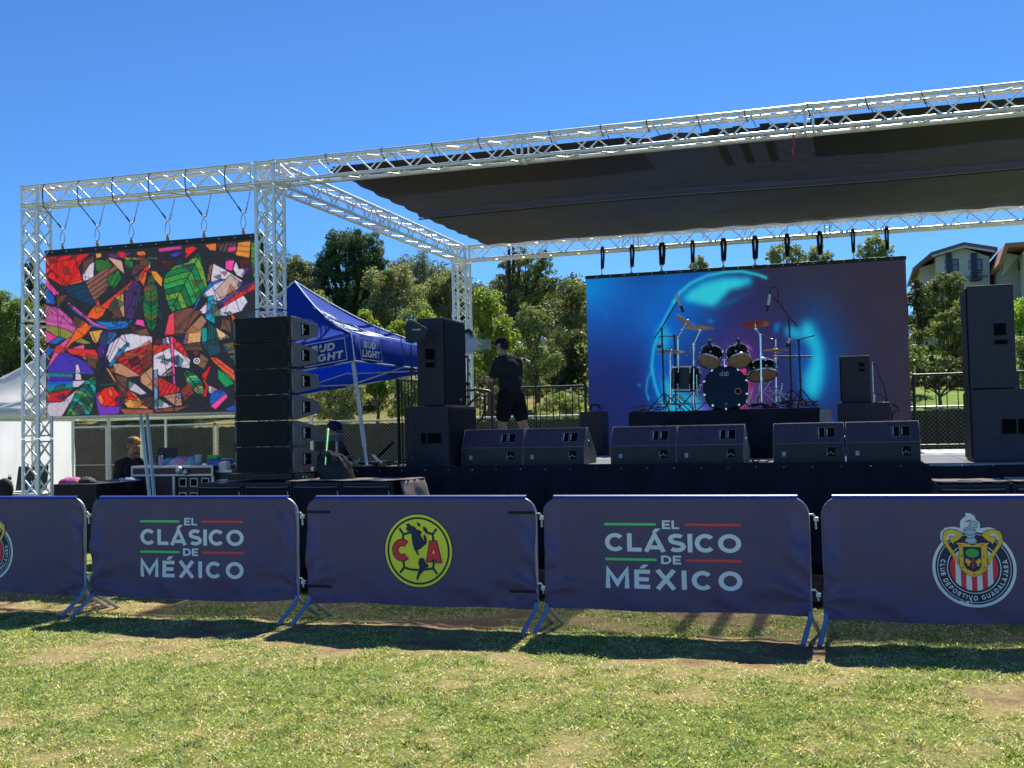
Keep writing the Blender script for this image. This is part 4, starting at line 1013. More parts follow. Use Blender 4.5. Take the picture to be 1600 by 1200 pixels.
poly([(205,725),(290,700),(305,805)], (228,90,160)); poly([(170,725),(370,735),(385,800),(200,760)], (222,50,44)); poly([(50,860),(130,760),(170,750),(300,810),(365,885),(70,880)], (70,52,176))
poly([(235,830),(255,825),(275,925),(232,925)], (206,196,220)); 
for i, c in enumerate(((36,128,140),(70,50,160),(60,40,150),(24,90,200),(22,120,190),(20,140,150),(24,110,80))):
    poly([(55,882+i*18),(215,890+i*14),(215,904+i*14),(50,900+i*18)], c, outline=0)
line([(55,880),(360,885)], 4, (24,110,70)); line([(50,1008),(180,975),(540,945)], 4, (24,100,60))
poly([(50,1010),(190,985),(215,985),(145,1060),(50,1060)], (196,36,44)); poly([(215,930),(310,925),(250,970),(215,970)], (204,190,214)); poly([(50,1065),(145,1062),(255,975),(205,1060),(145,1155),(50,1155)], (200,186,208)); 
leaf([(170,1150),(230,1010),(300,930),(365,890),(365,1000),(330,1140)], (360,900), (190,1150), [(30,120,80),(96,150,60),(24,110,120),(20,90,70),(40,160,160)], 26, -.4)
poly([(355,1010),(380,1000),(520,1080),(545,1030),(540,1060),(500,1140),(380,1145)], (112,56,190)); poly([(370,1020),(420,975),(470,965),(520,1030),(505,1090),(400,1090)], (232,36,26)); poly([(370,1030),(395,1010),(415,1060),(395,1085)], (238,120,60)); poly([(440,960),(470,1000),(465,1040),(440,1010)], (232,96,50))
poly([(425,850),(440,850),(500,950),(600,1010),(690,1105),(560,1100),(530,1060),(520,1000)], (228,154,78)); poly([(500,1000),(560,990),(620,1040),(610,1055),(520,1040)], (220,44,36)); poly([(510,1105),(720,1110),(720,1140),(540,1140)], (158,88,62)); 
poly([(470,820),(520,820),(640,900),(560,910),(480,880)], (188,136,104)); poly([(480,890),(560,910),(555,990),(500,950)], (104,70,62)); poly([(565,930),(610,950),(680,1010),(640,1020),(565,985)], (196,186,208)); poly([(640,900),(712,840),(716,1000),(640,940)], (190,144,110))
poly([(720,870),(745,860),(742,1125),(722,1125)], (110,150,200)); poly([(750,905),(870,970),(880,1000),(748,1030)], (212,44,50), hatch=(30,24,.3)); poly([(745,1040),(835,1095),(745,1105)], (200,190,214)); poly([(770,1025),(880,1005),(890,1085),(850,1090)], (176,130,108)); poly([(855,1035),(880,1000),(885,1040)], (90,140,210))
poly([(720,1112),(900,1090),(985,1060),(860,1122),(730,1130)], (132,72,56)); leaf([(905,860),(960,880),(1010,940),(1020,1010),(990,1022),(930,970),(900,900)], (905,870), (1005,1015), [(24,124,90),(40,170,150),(140,170,80),(20,100,70)], 20, -.6)
poly([(1045,960),(1078,975),(1100,985),(1060,1020),(1045,1000)], (206,186,214)); poly([(1060,1010),(1120,980),(1160,1020),(1080,1110),(1045,1060)], (36,92,196)); poly([(1100,985),(1130,995),(1110,1010)], PU); poly([(1055,1090),(1140,1015),(1160,1030),(1085,1112)], (240,80,160)); poly([(1130,1110),(1225,1070),(1228,1118),(1160,1120)], (34,84,190))
rm_ = random.Random(31)
facets = [((86, 54, 46), [(560,560),(620,600),(690,640),(600,640)]), ((36, 70, 78), [(745,470),(790,520),(780,560),(752,540)]), ((118, 78, 60), [(640,150),(700,165),(720,200),(640,210)]), ((70, 44, 44), [(770,170),(860,180),(830,230),(785,250)]),
 ((200, 60, 40), [(120,700),(170,725),(160,760),(80,745)]), ((52, 90, 60), [(110,960),(170,950),(160,990),(90,1000)]), ((140, 96, 70), [(610,620),(680,600),(700,640),(640,650)]), ((88, 58, 120), [(440,620),(480,640),(440,690)]), ((150, 104, 60), [(1130,540),(1175,560),(1180,640),(1120,600)]),
 ((44, 104, 150), [(860,770),(900,800),(880,850),(850,830)]), ((96, 62, 52), [(640,880),(712,840),(712,700),(690,690)]), ((60, 130, 70), [(545,170),(600,175),(590,230),(550,215)]), ((214, 200, 190), [(760,905),(830,850),(832,900)]), ((84, 56, 50), [(480,900),(555,990),(560,1050),(500,1000)]),
 ((180, 60, 46), [(880,990),(935,940),(960,1010),(900,1060)]), ((70, 110, 70), [(1060,450),(1110,470),(1120,530),(1075,540)]), ((110, 70, 58), [(230,520),(300,560),(260,600),(215,575)]), ((46, 46, 120), [(400,800),(440,770),(430,850),(395,880)]), ((120, 84, 62), [(300,760),(380,780),(360,860),(310,830)]),
 ((96, 64, 56), [(700,1030),(722,1030),(722,1110),(640,1080),(650,1040)]), ((170, 120, 84), [(1000,760),(1050,800),(1020,860),(985,840)]), ((60, 40, 40), [(1240,560),(1300,520),(1340,600),(1300,680),(1240,660)])]
for c, P in facets:
    k0 = art.copy(); poly(P, c, .06, 2.4, hatch=(rm_.uniform(0, 180), 16, .2)); art[:] = art*.75+k0*.25
for k in range(90):
    cx_, cy_ = rm_.uniform(60, 1340), rm_.uniform(120, 1130); r_ = rm_.uniform(18, 52); n_ = rm_.choice((3, 3, 4)); a_ = rm_.uniform(0, 6.28)
    P = [(cx_+r_*rm_.uniform(.6, 1.5)*math.cos(a_+6.283*i/n_), cy_+r_*rm_.uniform(.5, 1.1)*math.sin(a_+6.283*i/n_)) for i in range(n_)]
    k0 = art.copy(); poly(P, rm_.choice(((150, 40, 40), (92, 60, 50), (38, 44, 54), (30, 84, 60), (170, 110, 60), (60, 44, 96), (34, 34, 42), (190, 74, 44), (28, 80, 120))), .06, 2.0, hatch=(rm_.uniform(0, 180), 13, .25)); art[:] = art*.6+k0*.4
for k in range(46):
    x0, y0 = rm_.uniform(45, 1230), rm_.uniform(120, 1140); a_ = rm_.uniform(0, math.pi); L_ = rm_.uniform(120, 420); bow = rm_.uniform(-60, 60)
    pts = [(x0+math.cos(a_)*L_*t-math.sin(a_)*bow*math.sin(math.pi*t), y0+math.sin(a_)*L_*t+math.cos(a_)*bow*math.sin(math.pi*t)) for t in (0, .25, .5, .75, 1)]
    line(pts, 2.1, (26, 22, 32), .75)
for a_, r_ in ((0, 19), (0, 12), (0, 5)):
    dd = np.hypot(AX-978, AY-808); c = dd < r_; art[c] = ((225, 220, 230) if r_ != 12 else (60, 50, 60))
for p in ([(45,200),(200,330),(420,800),(360,1000)], [(380,700),(420,850),(540,600),(620,545)], [(700,180),(540,540),(400,870)], [(712,640),(712,1130)], [(120,140),(110,330),(130,650)], [(820,500),(1000,460),(1200,380)], [(900,640),(960,500),(1060,440)], [(720,260),(560,210),(480,130)], [(600,260),(430,560)], [(60,450),(340,690),(400,800)], [(500,640),(560,700),(540,640)], [(860,960),(840,1120)], [(1040,200),(1110,470),(1180,660)], [(880,720),(1230,690)], [(640,830),(820,1100)]): line(p, 2.6)
art *= .93*(1+.03*nzf[..., None])
side = thing('led_screen', 'smaller side LED screen showing a colourful mosaic mural at left', 'LED screen', ((MX0+MX1)/2, MY, MZ0))
screen_mesh('picture', MX0, MX1, MZ0, MZ1, MY-.002, nx2, nz2, lin(art), screenmat('led_picture_side', .64), side)
b = MB(); cw = (MX1-MX0)/7
for i in range(7):
    for j in range(5): b.bx(MX0+cw*i+.002, MX0+cw*(i+1)-.002, MY, MY+.08, MZ0+.44*j+.002, MZ0+.44*(j+1)-.002)
b.build('cabinets', M['panelblack'], side, bevel=.004)
b = MB(); b.bx(MX0-.01, MX1+.01, MY-.012, MY+.09, MZ1+.002, MZ1+.07); bar = b.build('hanging_bar', M['panelblack'], side, bevel=.004)
b = MB()
for i in range(14): b.lathe((MX0+.12+.236*i, MY-.012, MZ1+.035), [(.01, 0), (.01, .006), (.004, .01)], 8, Matrix.Rotation(R(90), 3, 'X'))
b.build('screws', M['alu'], bar)

# ---- slings over the side beam
proto = None
for i, x in enumerate([-10.25, -9.69, -9.15, -8.59, -8.04, -7.46]):
    if proto is None:
        r_ = thing('wire_sling', '', 'sling', (0, 0, 0)); zt = ZT+.125+.03; y0, y1 = FY-.16, FY+.16
        for sgn, nm, mt in ((-1, 'black', M['slingblack']), (1, 'pale', M['alu_old'])):
            b = MB(); xb = .045*sgn
            if sgn < 0: pts = [(-.06, FY+.0, zt), (-.1, y0, zt-.03), (-.11, y0-.005, ZT), (-.1, y0, ZT-.17), (-.03, FY+.09, 4.46), (-.02, FY+.09, 4.43)]
            else: pts = [(-.06, FY+.0, zt), (.02, y1, zt-.03), (.06, y1+.005, ZT), (.06, y1, ZT-.17), (.03, FY+.1, 4.44), (.02, FY+.09, 4.42)]
            b.path(pts, .0065, 6); q_ = Vector(pts[-2]); b.tube(q_, q_+(Vector(pts[-3])-q_).normalized()*.07, .011, 8); b.build('cable', mt, r_)
        b = MB()
        for s_ in (-1, 1): b.path([(.02*s_, FY+.09, 4.44), (-.025*s_, FY+.09, 4.38), (-.04*s_, FY+.09, 4.30), (-.02*s_, FY+.09, 4.235), (0, FY+.09, 4.22)], .0065, 6)
        b.build('loop', M['alu_old'], r_)
        b = MB(); b.lathe((0, FY+.09, 4.15), [(.001, 0), (.02, 0), (.02, .05), (.012, .06), (.012, .09), (.001, .09)], 10); b.build('shackle', M['tan'], r_)
        proto = r_; o = r_
    else: o = copy_tree(proto)
    o.location = (x, 0, 0)
    tag(o, 'steel wire sling holding up the mosaic mural screen, ' + ['leftmost of six', 'second from left', 'third from left', 'fourth from left', 'fifth from left', 'rightmost, beside the truss tower'][i], 'sling', 'wire slings over the mural screen')
proto = None
names = ['leftmost', 'second', 'third', 'fourth', 'fifth', 'sixth', 'seventh', 'eighth', 'ninth', 'rightmost']
for i in range(10):
    x = -4.28+.534*i
    if proto is None:
        r_ = thing('webbing_strap', '', 'strap', (0, 0, 0)); b = MB(); zb = ZT-.125
        for s_ in (-1, 1):
            b.path([(.0, BY-.125-.03, zb+.035), (.02*s_, BY-.16, zb+.03), (.034*s_, BY-.165, zb-.02), (.030*s_, SY+.15, zb-.1), (.02*s_, SY+.1, 4.42), (0, SY+.04, 4.385)], .026, 6)
        b.tube((-.03, BY-.155, zb+.03), (.03, BY-.155, zb+.03), .035, 8); b.build('webbing', M['slingblack'], r_)
        b = MB(); b.lathe((0, SY+.04, 4.27), [(.001, 0), (.03, 0), (.03, .02), (.014, .035), (.014, .08), (.024, .095), (.024, .12), (.001, .12)], 10); b.build('shackle', M['alu'], r_)
        proto = r_; o = r_
    else: o = copy_tree(proto)
    o.location = (x, 0, 0); o.scale = (random.uniform(.6, 1.25), 1, 1)
    tag(o, 'black webbing strap between rear truss and main LED screen, '+names[i]+' of the ten', 'strap', 'webbing straps holding the main screen')
# ================================================================== speakers
def handle_recess(mb_hole, mb_rim, X0, X1, Z0, Z1, mp, bars=(.45,)):
    """recess drawn on a plane through mp(u,v,out)"""
    mb_hole.face([mp(X0, Z0, .001), mp(X1, Z0, .001), mp(X1, Z1, .001), mp(X0, Z1, .001)])
    t = .008
    for a, b, c, d in ((X0-t, X1+t, Z0-t, Z0), (X0-t, X1+t, Z1, Z1+t), (X0-t, X0, Z0, Z1), (X1, X1+t, Z0, Z1)):
        q = [(a, c), (b, c), (b, d), (a, d)]
        mb_rim.prism(q, lambda u, v: mp(u, v, 0), lambda u, v: mp(u, v, .006))
    for k in bars:
        x = X0+(X1-X0)*k; mb_rim.prism([(x-.008, Z0), (x+.008, Z0), (x+.008, Z1), (x-.008, Z1)], lambda u, v: mp(u, v, .001), lambda u, v: mp(u, v, .007))

# ---- floor wedges, seen from their rear edge: local origin centre bottom
M['wornedge'] = pm('scuffed_edge', (.16, .16, .19), .5, 0, .6, 40)
def make_wedge():
    r = thing('stage_monitor', '', 'monitor speaker', (0, 0, 0)); W = .405
    prof = [(0, 0), (0, .225), (.17, .455), (.23, .46), (.62, .13), (.60, 0)]      # (y, z)
    b = MB(); b.prism(prof, lambda y, z: (-W, y, z), lambda y, z: (W, y, z)); b.build('cabinet', M['blacksoft'], r, bevel=.006)
    n = Vector((0, -.23, .17)).normalized(); d = Vector((0, .17, .23)).normalized()
    mp = lambda u, v, o: tuple(Vector((0, 0, .225))+Vector((u, 0, 0))+d*v+Vector((0, -d.z, d.y))*o)
    h_ = MB(); rm = MB(); handle_recess(h_, rm, .10, .30, .08, .215, mp, (.08, .45))
    h_.build('handle_recess', M['hole'], r); rm.build('handle', M['wornedge'], r)
    b = MB()
    for u in (.12, .215): b.tube(mp(u, .10, .008), mp(u, .195, .008), .007, 6)
    b.build('handle_bars', M['alu'], r)
    b = MB(); b.add([(-W-.0015, y, z) for y, z in prof]+[(W+.0015, y, z) for y, z in prof], [tuple(range(6))[::-1], tuple(range(6, 12))])
    b.build('side_panel', M['greypaint'], r)
    b = MB()
    for x in (-W+.002, W-.002): b.path([(x, y, z) for y, z in prof[:5]], .0042, 5)
    for y, z in prof[1:4]: b.path([(-W, y-.001, z+.001), (W, y-.001, z+.001)], .0035, 5)
    b.build('worn_edges', M['wornedge'], r)
    b = MB(); rt = Matrix.Rotation(R(90), 3, 'Y')
    b.disc((W+.003, .22, .24), .055, 20, rt); b.disc((-W-.003, .22, .24), .055, 20, rt); b.build('side_handle_hole', M['hole'], r)
    b = MB(); b.lathe((W+.002, .22, .24), [(.055, 0), (.063, .002), (.063, .008), (.055, .01)], 20, rt); b.build('handle_ring', M['alu_old'], r)
    b = MB(); b.bx(-W+.012, W-.012, -.0025, -.0008, .012, .215); b.build('rear_shade_panel', M['blackmetal'], r)  # dark lower panel, its colour also carrying the shade on this face
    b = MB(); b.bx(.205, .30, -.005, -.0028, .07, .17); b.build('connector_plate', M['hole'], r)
    b = MB()
    for k in range(3): b.tube((.22+.03*k, -.004, .10+.015*(k % 2)), (.22+.03*k, -.012, .10+.015*(k % 2)), .012, 12)
    b.path([(.215, -.012, .06), (.205, -.02, .11), (.215, -.012, .165)], .005, 6); b.build('connectors', M['greypaint'], r)
    b = MB(); b.bx(-.30, -.262, -.004, -.001, .075, .125); bd = b.build('badge', M['pr_grey'], r)
    b = MB(); put_text(b, 'Z', -.29, -.272, .085, .115, lambda x, z: (x, -.0055, z), .05); b.build('badge_mark', M['pr_navy'], bd)
    b = MB(); b.prism([(.19, .450), (.24, .450), (.60, .135), (.57, .135)], lambda y, z: (-W+.03, y+.01, z+.012), lambda y, z: (W-.03, y+.01, z+.012)); b.build('grille', M['grille'], r)
    return r
wx = [(-4.565, 13.56, 4, 'leftmost floor monitor, beside the left side speaker stack'), (-3.72, 13.5, -1, 'second floor monitor from left, with its side panel and hole showing'),
      (-2.555, 13.42, 0, 'third floor monitor, left one of the middle pair before the drum riser'), (-1.735, 13.39, -1, 'fourth floor monitor, right one of the middle pair before the drum riser'),
      (-.585, 13.40, 0, 'fifth floor monitor, left one of the right pair, streaked by shadow'), (.245, 13.38, 0, 'rightmost floor monitor, in front of the small drum speaker')]
proto = None
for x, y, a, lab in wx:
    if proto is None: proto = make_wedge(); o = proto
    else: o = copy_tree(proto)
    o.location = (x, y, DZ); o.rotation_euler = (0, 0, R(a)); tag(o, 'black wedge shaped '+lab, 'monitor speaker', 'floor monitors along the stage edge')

def cab(name, label, cat, x0, x1, y0, y1, z0, z1, handles=(), grille=None, taper=0, mat=None, group=None, logo=None, pegs=0):
    cx, cy = (x0+x1)/2, (y0+y1)/2
    r = thing(name, label, cat, (cx, cy, z0), group)
    b = MB(); c = taper
    poly = [(x0, y0), (x1-c*.0, y0), (x1, y1-c), (x1-c, y1), (x0, y1)] if taper else [(x0, y0), (x1, y0), (x1, y1), (x0, y1)]
    b.prism(poly, lambda x, y: (x, y, z0+.004), lambda x, y: (x, y, z1)); b.build('cabinet', mat or M['cabdark'], r, bevel=.008)
    if grille:
        g = MB()
        if grille == 'right': g.bx(x1+.001, x1+.016, y0+.02, y1-.02, z0+.03, z1-.025)
        if grille == 'front': g.bx(x0+.02, x1-.02, y0-.014, y0-.001, z0+.03, z1-.025)
        if grille == 'left': g.bx(x0-.016, x0-.001, y0+.02, y1-.02, z0+.03, z1-.025)
        g.build('grille', M['grille'], r, bevel=.004)
    if handles:
        h_ = MB(); rm = MB()
        for u0, u1, v0, v1, bars in handles: handle_recess(h_, rm, x0+u0, x0+u1, z0+v0, z0+v1, lambda u, v, o: (u, y0-o, v), bars)
        h_.build('handle_recess', M['hole'], r); rm.build('handle', M['blackmetal'], r)
    if logo:
        b = MB(); lx, lz = logo; b.bx(x1+.0165, x1+.019, y0+lx, y0+lx+.05, z0+lz, z0+lz+.03); b.build('badge', M['pr_grey'], r)
    b = MB()
    for sx in (x0+.05, x1-.05):
        for sy in (y0+.05, y1-.05): b.bx(sx-.02, sx+.02, sy-.02, sy+.02, z0, z0+.004)
    b.build('rubber_feet', M['blackmetal'], r)
    return r
# left side-fill: sub + top
cab('subwoofer', 'black subwoofer under the tall left side speaker, at the left stage end', 'speaker', -5.62, -5.02, 13.2, 14.25, DZ, 1.905, handles=((.22, .50, .30, .43, (.3,)),), grille='right', mat=M['cabdark'], logo=(.6, .08))
cab('loudspeaker', 'tall black loudspeaker standing on the left subwoofer beside the blue canopy', 'speaker', -5.47, -5.10, 13.28, 14.1, 1.91, 3.05, handles=((.12, .25, .60, .74, ()), (.12, .25, .50, .56, ())), grille='right', logo=(.55, .07))
cab('subwoofer', 'lower black cabinet tucked behind the left subwoofer next to the railing', 'speaker', -6.0, -5.64, 14.3, 15.0, DZ, 1.93)
# right side-fill
cab('subwoofer', 'big black subwoofer with double handle under the tall right speaker', 'speaker', 1.17, 1.85, 12.98, 13.8, DZ, 1.915, handles=((.30, .60, .30, .46, (.5,)),), grille='left', mat=M['blackpaint'])
cab('loudspeaker', 'tall black loudspeaker standing on the right subwoofer at the right photo edge', 'speaker', 1.17, 1.64, 13.02, 13.72, 1.92, 3.055, handles=((.26, .38, .58, .71, ()), (.26, .39, .48, .53, ())), grille='left', mat=M['blackpaint'])
# drum fill
cab('subwoofer', 'low black speaker box under the small drum speaker at right', 'speaker', -.30, .42, 16.6, 17.3, DZ, 1.86)
df = cab('loudspeaker', 'small upright black speaker on a low box right of the drums', 'speaker', -.24, .17, 16.75, 17.15, 1.865, 2.545, handles=((.25, .335, .52, .575, ()), (.25, .335, .45, .49, ())), grille='left')
b = MB(); b.tube((.20, 16.8, 1.89), (.20, 16.8, 2.45), .009, 8); b.tube((.205, 16.79, 1.865), (.205, 16.79, 1.99), .02, 8); b.build('side_bar', M['alu'], df)
b = MB(); pts = [at(x, y, Y=16.72) for x, y in ((1362, 568), (1370, 570), (1373, 586), (1380, 600), (1386, 622), (1392, 640), (1394, 660))]; b.path(pts, .008, 6); b.path([at(x, y, Y=16.72) for x, y in ((1364, 614), (1374, 616), (1384, 624), (1390, 632))], .008, 6)
b.path([at(x, y, Y=16.72) for x, y in ((1394, 632), (1402, 636), (1404, 643), (1398, 642), (1394, 650), (1394, 662))], .012, 6)
o = b.build('cable', M['slingblack'], None, loc=pts[0]); tag(o, 'black cable running down from the small drum speaker at right', 'cable')
# small speaker left of the screen
s_ = cab('loudspeaker', 'low black speaker box at the lower left corner of the main screen', 'speaker', -4.36, -3.97, 17.5, 17.9, DZ, 1.84)
b = MB(); b.path([at(x, y, Y=17.6) for x, y in ((921, 640), (924, 634), (930, 632), (936, 634), (938, 640))], .018, 6); b.build('cable_coil', M['slingblack'], s_)

# ---- line array
ax0, ax1, ay = -7.10, -6.36, 11.55
pl = thing('base_frame', 'flat black steel frame under the stacked line array', 'frame', ((ax0+ax1)/2, ay+.3, 1.05))
b = MB(); b.bx(ax0-.10, ax1+.02, ay-.04, ay+.62, 1.052, 1.125); b.bx(ax1+.025, ax1+.30, ay-.02, ay+.04, 1.06, 1.115); b.build('plate', M['blackmetal'], pl, bevel=.004)
b = MB()
for x in (ax1+.16, ax1+.20): b.tube((x, ay-.021, 1.085), (x, ay-.026, 1.085), .008, 8)
b.build('bolts', M['alu'], pl)
def make_array_box():
    r = thing('line_array_speaker', '', 'speaker', (0, 0, 0)); W = .37; H = .308; D = .56
    side = [(0, .004), (0, H-.004), (.14, H-.004), (D, H*.5+.07), (D, H*.5-.07), (.14, .004)]
    b = MB(); b.prism(side, lambda y, z: (-W, y, z), lambda y, z: (W, y, z)); b.build('cabinet', M['blackpaint'], r, bevel=.004)
    b = MB()      # gently bowed grille
    n = 16; vs = []
    for i in range(n+1):
        x = -W+.02+(2*W-.04)*i/n; y = -.012-.018*(1-(x/W)**2); vs += [(x, y, .018), (x, y, H-.018)]
    b.add(vs, [(2*i, 2*i+2, 2*i+3, 2*i+1) for i in range(n)], True); b.bx(-W+.018, W-.018, -.012, 0, .014, .018); b.bx(-W+.018, W-.018, -.012, 0, H-.018, H-.014)
    g = b.build('grille', M['grille'], r)
    for sx in (-.19, .19):
        b = MB(); b.lathe((sx, -.027, H/2), [(.118, 0), (.122, -.003), (.126, 0)], 28, Matrix.Rotation(R(90), 3, 'X')); b.build('woofer_ring', M['blackpaint'], r)
    for sg in (-1, 1):
        b = MB(); q = [(.012, .012), (.012, H-.012), (.145, H-.010), (D+.10, H*.5+.075), (D+.10, H*.5-.075), (.145, .010)]
        x = sg*(W+.002); b.prism(q, lambda y, z: (x, y, z), lambda y, z: (x+sg*.022, y, z)); sp = b.build('side_panel', M['greypaint'], r, bevel=.006)
        b = MB(); x2 = x+sg*.0235; q = [(.22, H*.5-.075), (.22, H*.5+.075), (.43, H*.5+.062), (.43, H*.5-.062)]
        b.face([(x2, y, z) for y, z in q]); b.build('handle_recess', M['hole'], sp)
        b = MB(); b.tube((x2+.004*sg, .25, H*.5-.06), (x2+.004*sg, .25, H*.5+.06), .012, 8); b.tube((x2, .30, H*.5), (x2+.006*sg, .30, H*.5), .012, 10); b.build('handle', M['alu_old'], sp)
    b = MB()
    for z in (.03, H-.03): b.obx((W-.01, -.008, z), (.035, .02, .05), Matrix.Identity(3)); b.obx((-W+.01, -.008, z), (.035, .02, .05), Matrix.Identity(3))
    b.build('rigging_plates', M['blackmetal'], r)
    return r
proto = None; rk = ['bottom box', 'second box from the bottom', 'third box from the bottom', 'fourth box from the bottom', 'fifth box from the bottom, beside the canopy lettering', 'top box']
z = 1.13
for i in range(6):
    if proto is None: proto = make_array_box(); o = proto
    else: o = copy_tree(proto)
    o.location = ((ax0+ax1)/2, ay, z); o.rotation_euler = (R(.35*i), 0, R(random.uniform(-.4, .4))); z += .3085
    tag(o, rk[i]+' of the stacked black line array', 'speaker', 'line array speakers stacked in a column')

# ---- ground subs left and right
def make_ground_sub(w=.62, h=1.03, d=.74):
    r = thing('subwoofer', '', 'speaker', (0, 0, 0)); b = MB(); b.bx(-w/2, w/2, 0, d, .01, h); b.build('cabinet', M['blackpaint'], r, bevel=.012)
    b = MB(); b.bx(-w/2+.025, w/2-.025, -.014, -.001, .04, h-.035); b.build('grille', M['grille'], r, bevel=.006)
    b = MB(); b.path([(-w/2+.04, -.018, h-.05), (0, -.016, h-.056), (w/2-.04, -.018, h-.05)], .007, 6); b.build('edge_trim', M['greypaint'], r)
    b = MB(); b.path([(w/2-.045, -.02, h-.10), (w/2-.03, -.026, h-.15), (w/2-.045, -.02, h-.2)], .006, 6); b.build('handle', M['alu_old'], r)
    return r
proto = None
for i, (x, lab) in enumerate(((-7.17, 'leftmost ground subwoofer of the row under the line array'), (-6.54, 'second ground subwoofer of the row, directly below the line array'), (-5.91, 'third ground subwoofer of the left row, below the dark bag'),
        (-5.28, 'rightmost ground subwoofer of the left row, its end draped with brown cardboard'), (.97, 'ground subwoofer at right topped with an open brown cardboard sheet'), (1.62, 'ground subwoofer cut by the right photo edge, cardboard on top'))):
    if proto is None: proto = make_ground_sub(); o = proto
    else: o = copy_tree(proto)
    o.location = (x, 11.3 if i < 4 else 10.95, 0 if i < 4 else -.03); tag(o, 'black '+lab, 'speaker', 'ground subwoofers before the stage')
def sheet(name, label, x0, x1, y0, y1, z, drop=None, slot=False, amp=.012, seed=0):
    nx, ny = 30, 14; vs = []
    for j in range(ny+1):
        for i in range(nx+1):
            u, v = i/nx, j/ny
            x = x0+(x1-x0)*u+.02*fbm(v*3, seed, 1.7, seed)*(1 if i in (0, nx) else 0); y = y0+(y1-y0)*v+.03*fbm(u*4, 0, 1.9, seed+3)*(1 if j == 0 else 0)
            zz = z+.004+amp*abs(fbm(x, y, 3.5, seed))+.03*max(0, (.25-v))*(math.sin(u*9+seed))**2
            vs.append((x, y, zz))
    W = nx+1; F = [(j*W+i, j*W+i+1, (j+1)*W+i+1, (j+1)*W+i) for j in range(ny) for i in range(nx)]
    if slot: F = [f for k, f in enumerate(F) if not ((k//nx) == 5 and 10 <= (k % nx) <= 19)]
    b = MB(); b.add(vs, F, True)
    if drop:
        n0 = len(b.v); m = 10; vs = []
        for j in range(m+1):
            for i in range(ny+1):
                v = i/ny; t = j/m; base = (x1, y0+(y1-y0)*v, z+.004)
                vs.append((x1+.05*math.sin(t*1.6)+.03*t+.02*fbm(v*2, t*2, 1.5, seed), base[1], z+.004-drop*t-.01*math.sin(v*5)*t))
        W = ny+1; b.add(vs, [(j*W+i, j*W+i+1, (j+1)*W+i+1, (j+1)*W+i) for j in range(m) for i in range(ny)], True)
    o = b.build(name, M['tan'], None, loc=((x0+x1)/2, (y0+y1)/2, z))
    s = o.modifiers.new('thick', 'SOLIDIFY'); s.thickness = .005; s.offset = 1
    return tag(o, label, 'cardboard')
sheet('cardboard_sheet', 'brown cardboard sheet lying along the left subwoofers and hanging over their right end', -6.30, -4.86, 11.28, 11.98, 1.035, drop=.42, seed=2)
sheet('cardboard_sheet', 'flattened brown cardboard with a dark slot on the right ground subwoofer', .66, 1.285, 10.93, 11.62, 1.002, slot=True, seed=5)
sheet('cardboard_sheet', 'crumpled brown cardboard on the subwoofer cut by the right photo edge', 1.31, 1.93, 10.95, 11.6, 1.004, seed=9, amp=.03)

# ================================================================== drum riser and kit
RZ = 1.785
rs = thing('drum_riser', 'low black skirted riser carrying the drum kit', 'riser', (-1.75, 16.2, DZ))
b = MB(); b.bx(-3.03, -.50, 15.0, 17.6, RZ-.07, RZ); b.build('top', M['cloth'], rs, bevel=.005)
skirt('skirt', (-3.03, 14.99, 0), (-.50, 14.99, 0), (0, -1, 0), DZ+.005, RZ-.01, 90, rs, amp=.006); skirt('skirt', (-3.04, 15.0, 0), (-3.04, 17.6, 0), (-1, 0, 0), DZ+.005, RZ-.01, 60, rs, amp=.006)
M['greycloth'] = pm('grey_cloth_fold', (.22, .21, .23), .8, 0, .15, 8)
skirt('skirt_corner', (-.495, 15.0, 0), (-.36, 15.9, 0), (1, 0, 0), DZ+.005, RZ-.02, 30, rs, M['greycloth'], amp=.02)
M['shell'] = pm('black_gloss_shell', (.006, .006, .007), .2, 0, .2, 10, spec=.3)
M['head'] = pm('amber_drum_head', (.70, .40, .22), .35, 0, .12, 14)
M['bhead'] = pm('black_glossy_drum_head', (.003, .003, .005), .08, 0, .1, 10, spec=.35)
def drum(name, label, c, r, depth, rot, cat='drum', lugs=8, loc=None, bottom=True, front=False):
    """cylinder with axis rot@Z, centre c"""
    c = Vector(c); t = thing(name, label, cat, loc or (c.x, c.y, RZ))
    b = MB(); b.lathe(c, [(r, -depth/2), (r, depth/2)], 36, rot); b.build('shell', M['shell'], t)
    for s in (-1, 1):
        b = MB(); b.lathe(c+rot@Vector((0, 0, s*depth/2)), [(r*1.0, -.018), (r*1.035, -.018), (r*1.045, .0), (r*1.03, .016), (r*.99, .016)], 36, rot)
        b.build('hoop', M['shell'] if front else M['chrome'], t)
        b = MB(); b.disc(c+rot@Vector((0, 0, s*(depth/2+.004))), r*.995, 36, rot); b.build('drum_head', (M['bhead'] if (front and s > 0) else M['head']), t)
    b = MB()
    for i in range(lugs):
        a = 2*math.pi*(i+.5)/lugs; e = rot@Vector((math.cos(a), math.sin(a), 0)); ax = rot@Vector((0, 0, 1))
        for s in (-1, 1):
            p = c+e*(r+.014)+ax*(s*depth*.27); b.ball(p, .017, 10, 6)
            b.tube(c+e*(r*1.035)+ax*(s*depth*.27), c+e*(r*1.035)+ax*(s*(depth/2+.012)), .0045, 6)
    b.build('lugs', M['chrome'], t)
    return t
RX90 = Matrix.Rotation(R(90), 3, 'X')     # local z -> -y (towards the audience)
bc = at(1134, 609, Y=15.42); BR_ = .292
Rb = Matrix.Rotation(R(6), 3, 'Z') @ Matrix.Rotation(R(84), 3, 'X')
bd = drum('bass_drum', 'large bass drum with glossy black front head facing the audience', bc, BR_, .42, Rb, lugs=10, front=True)
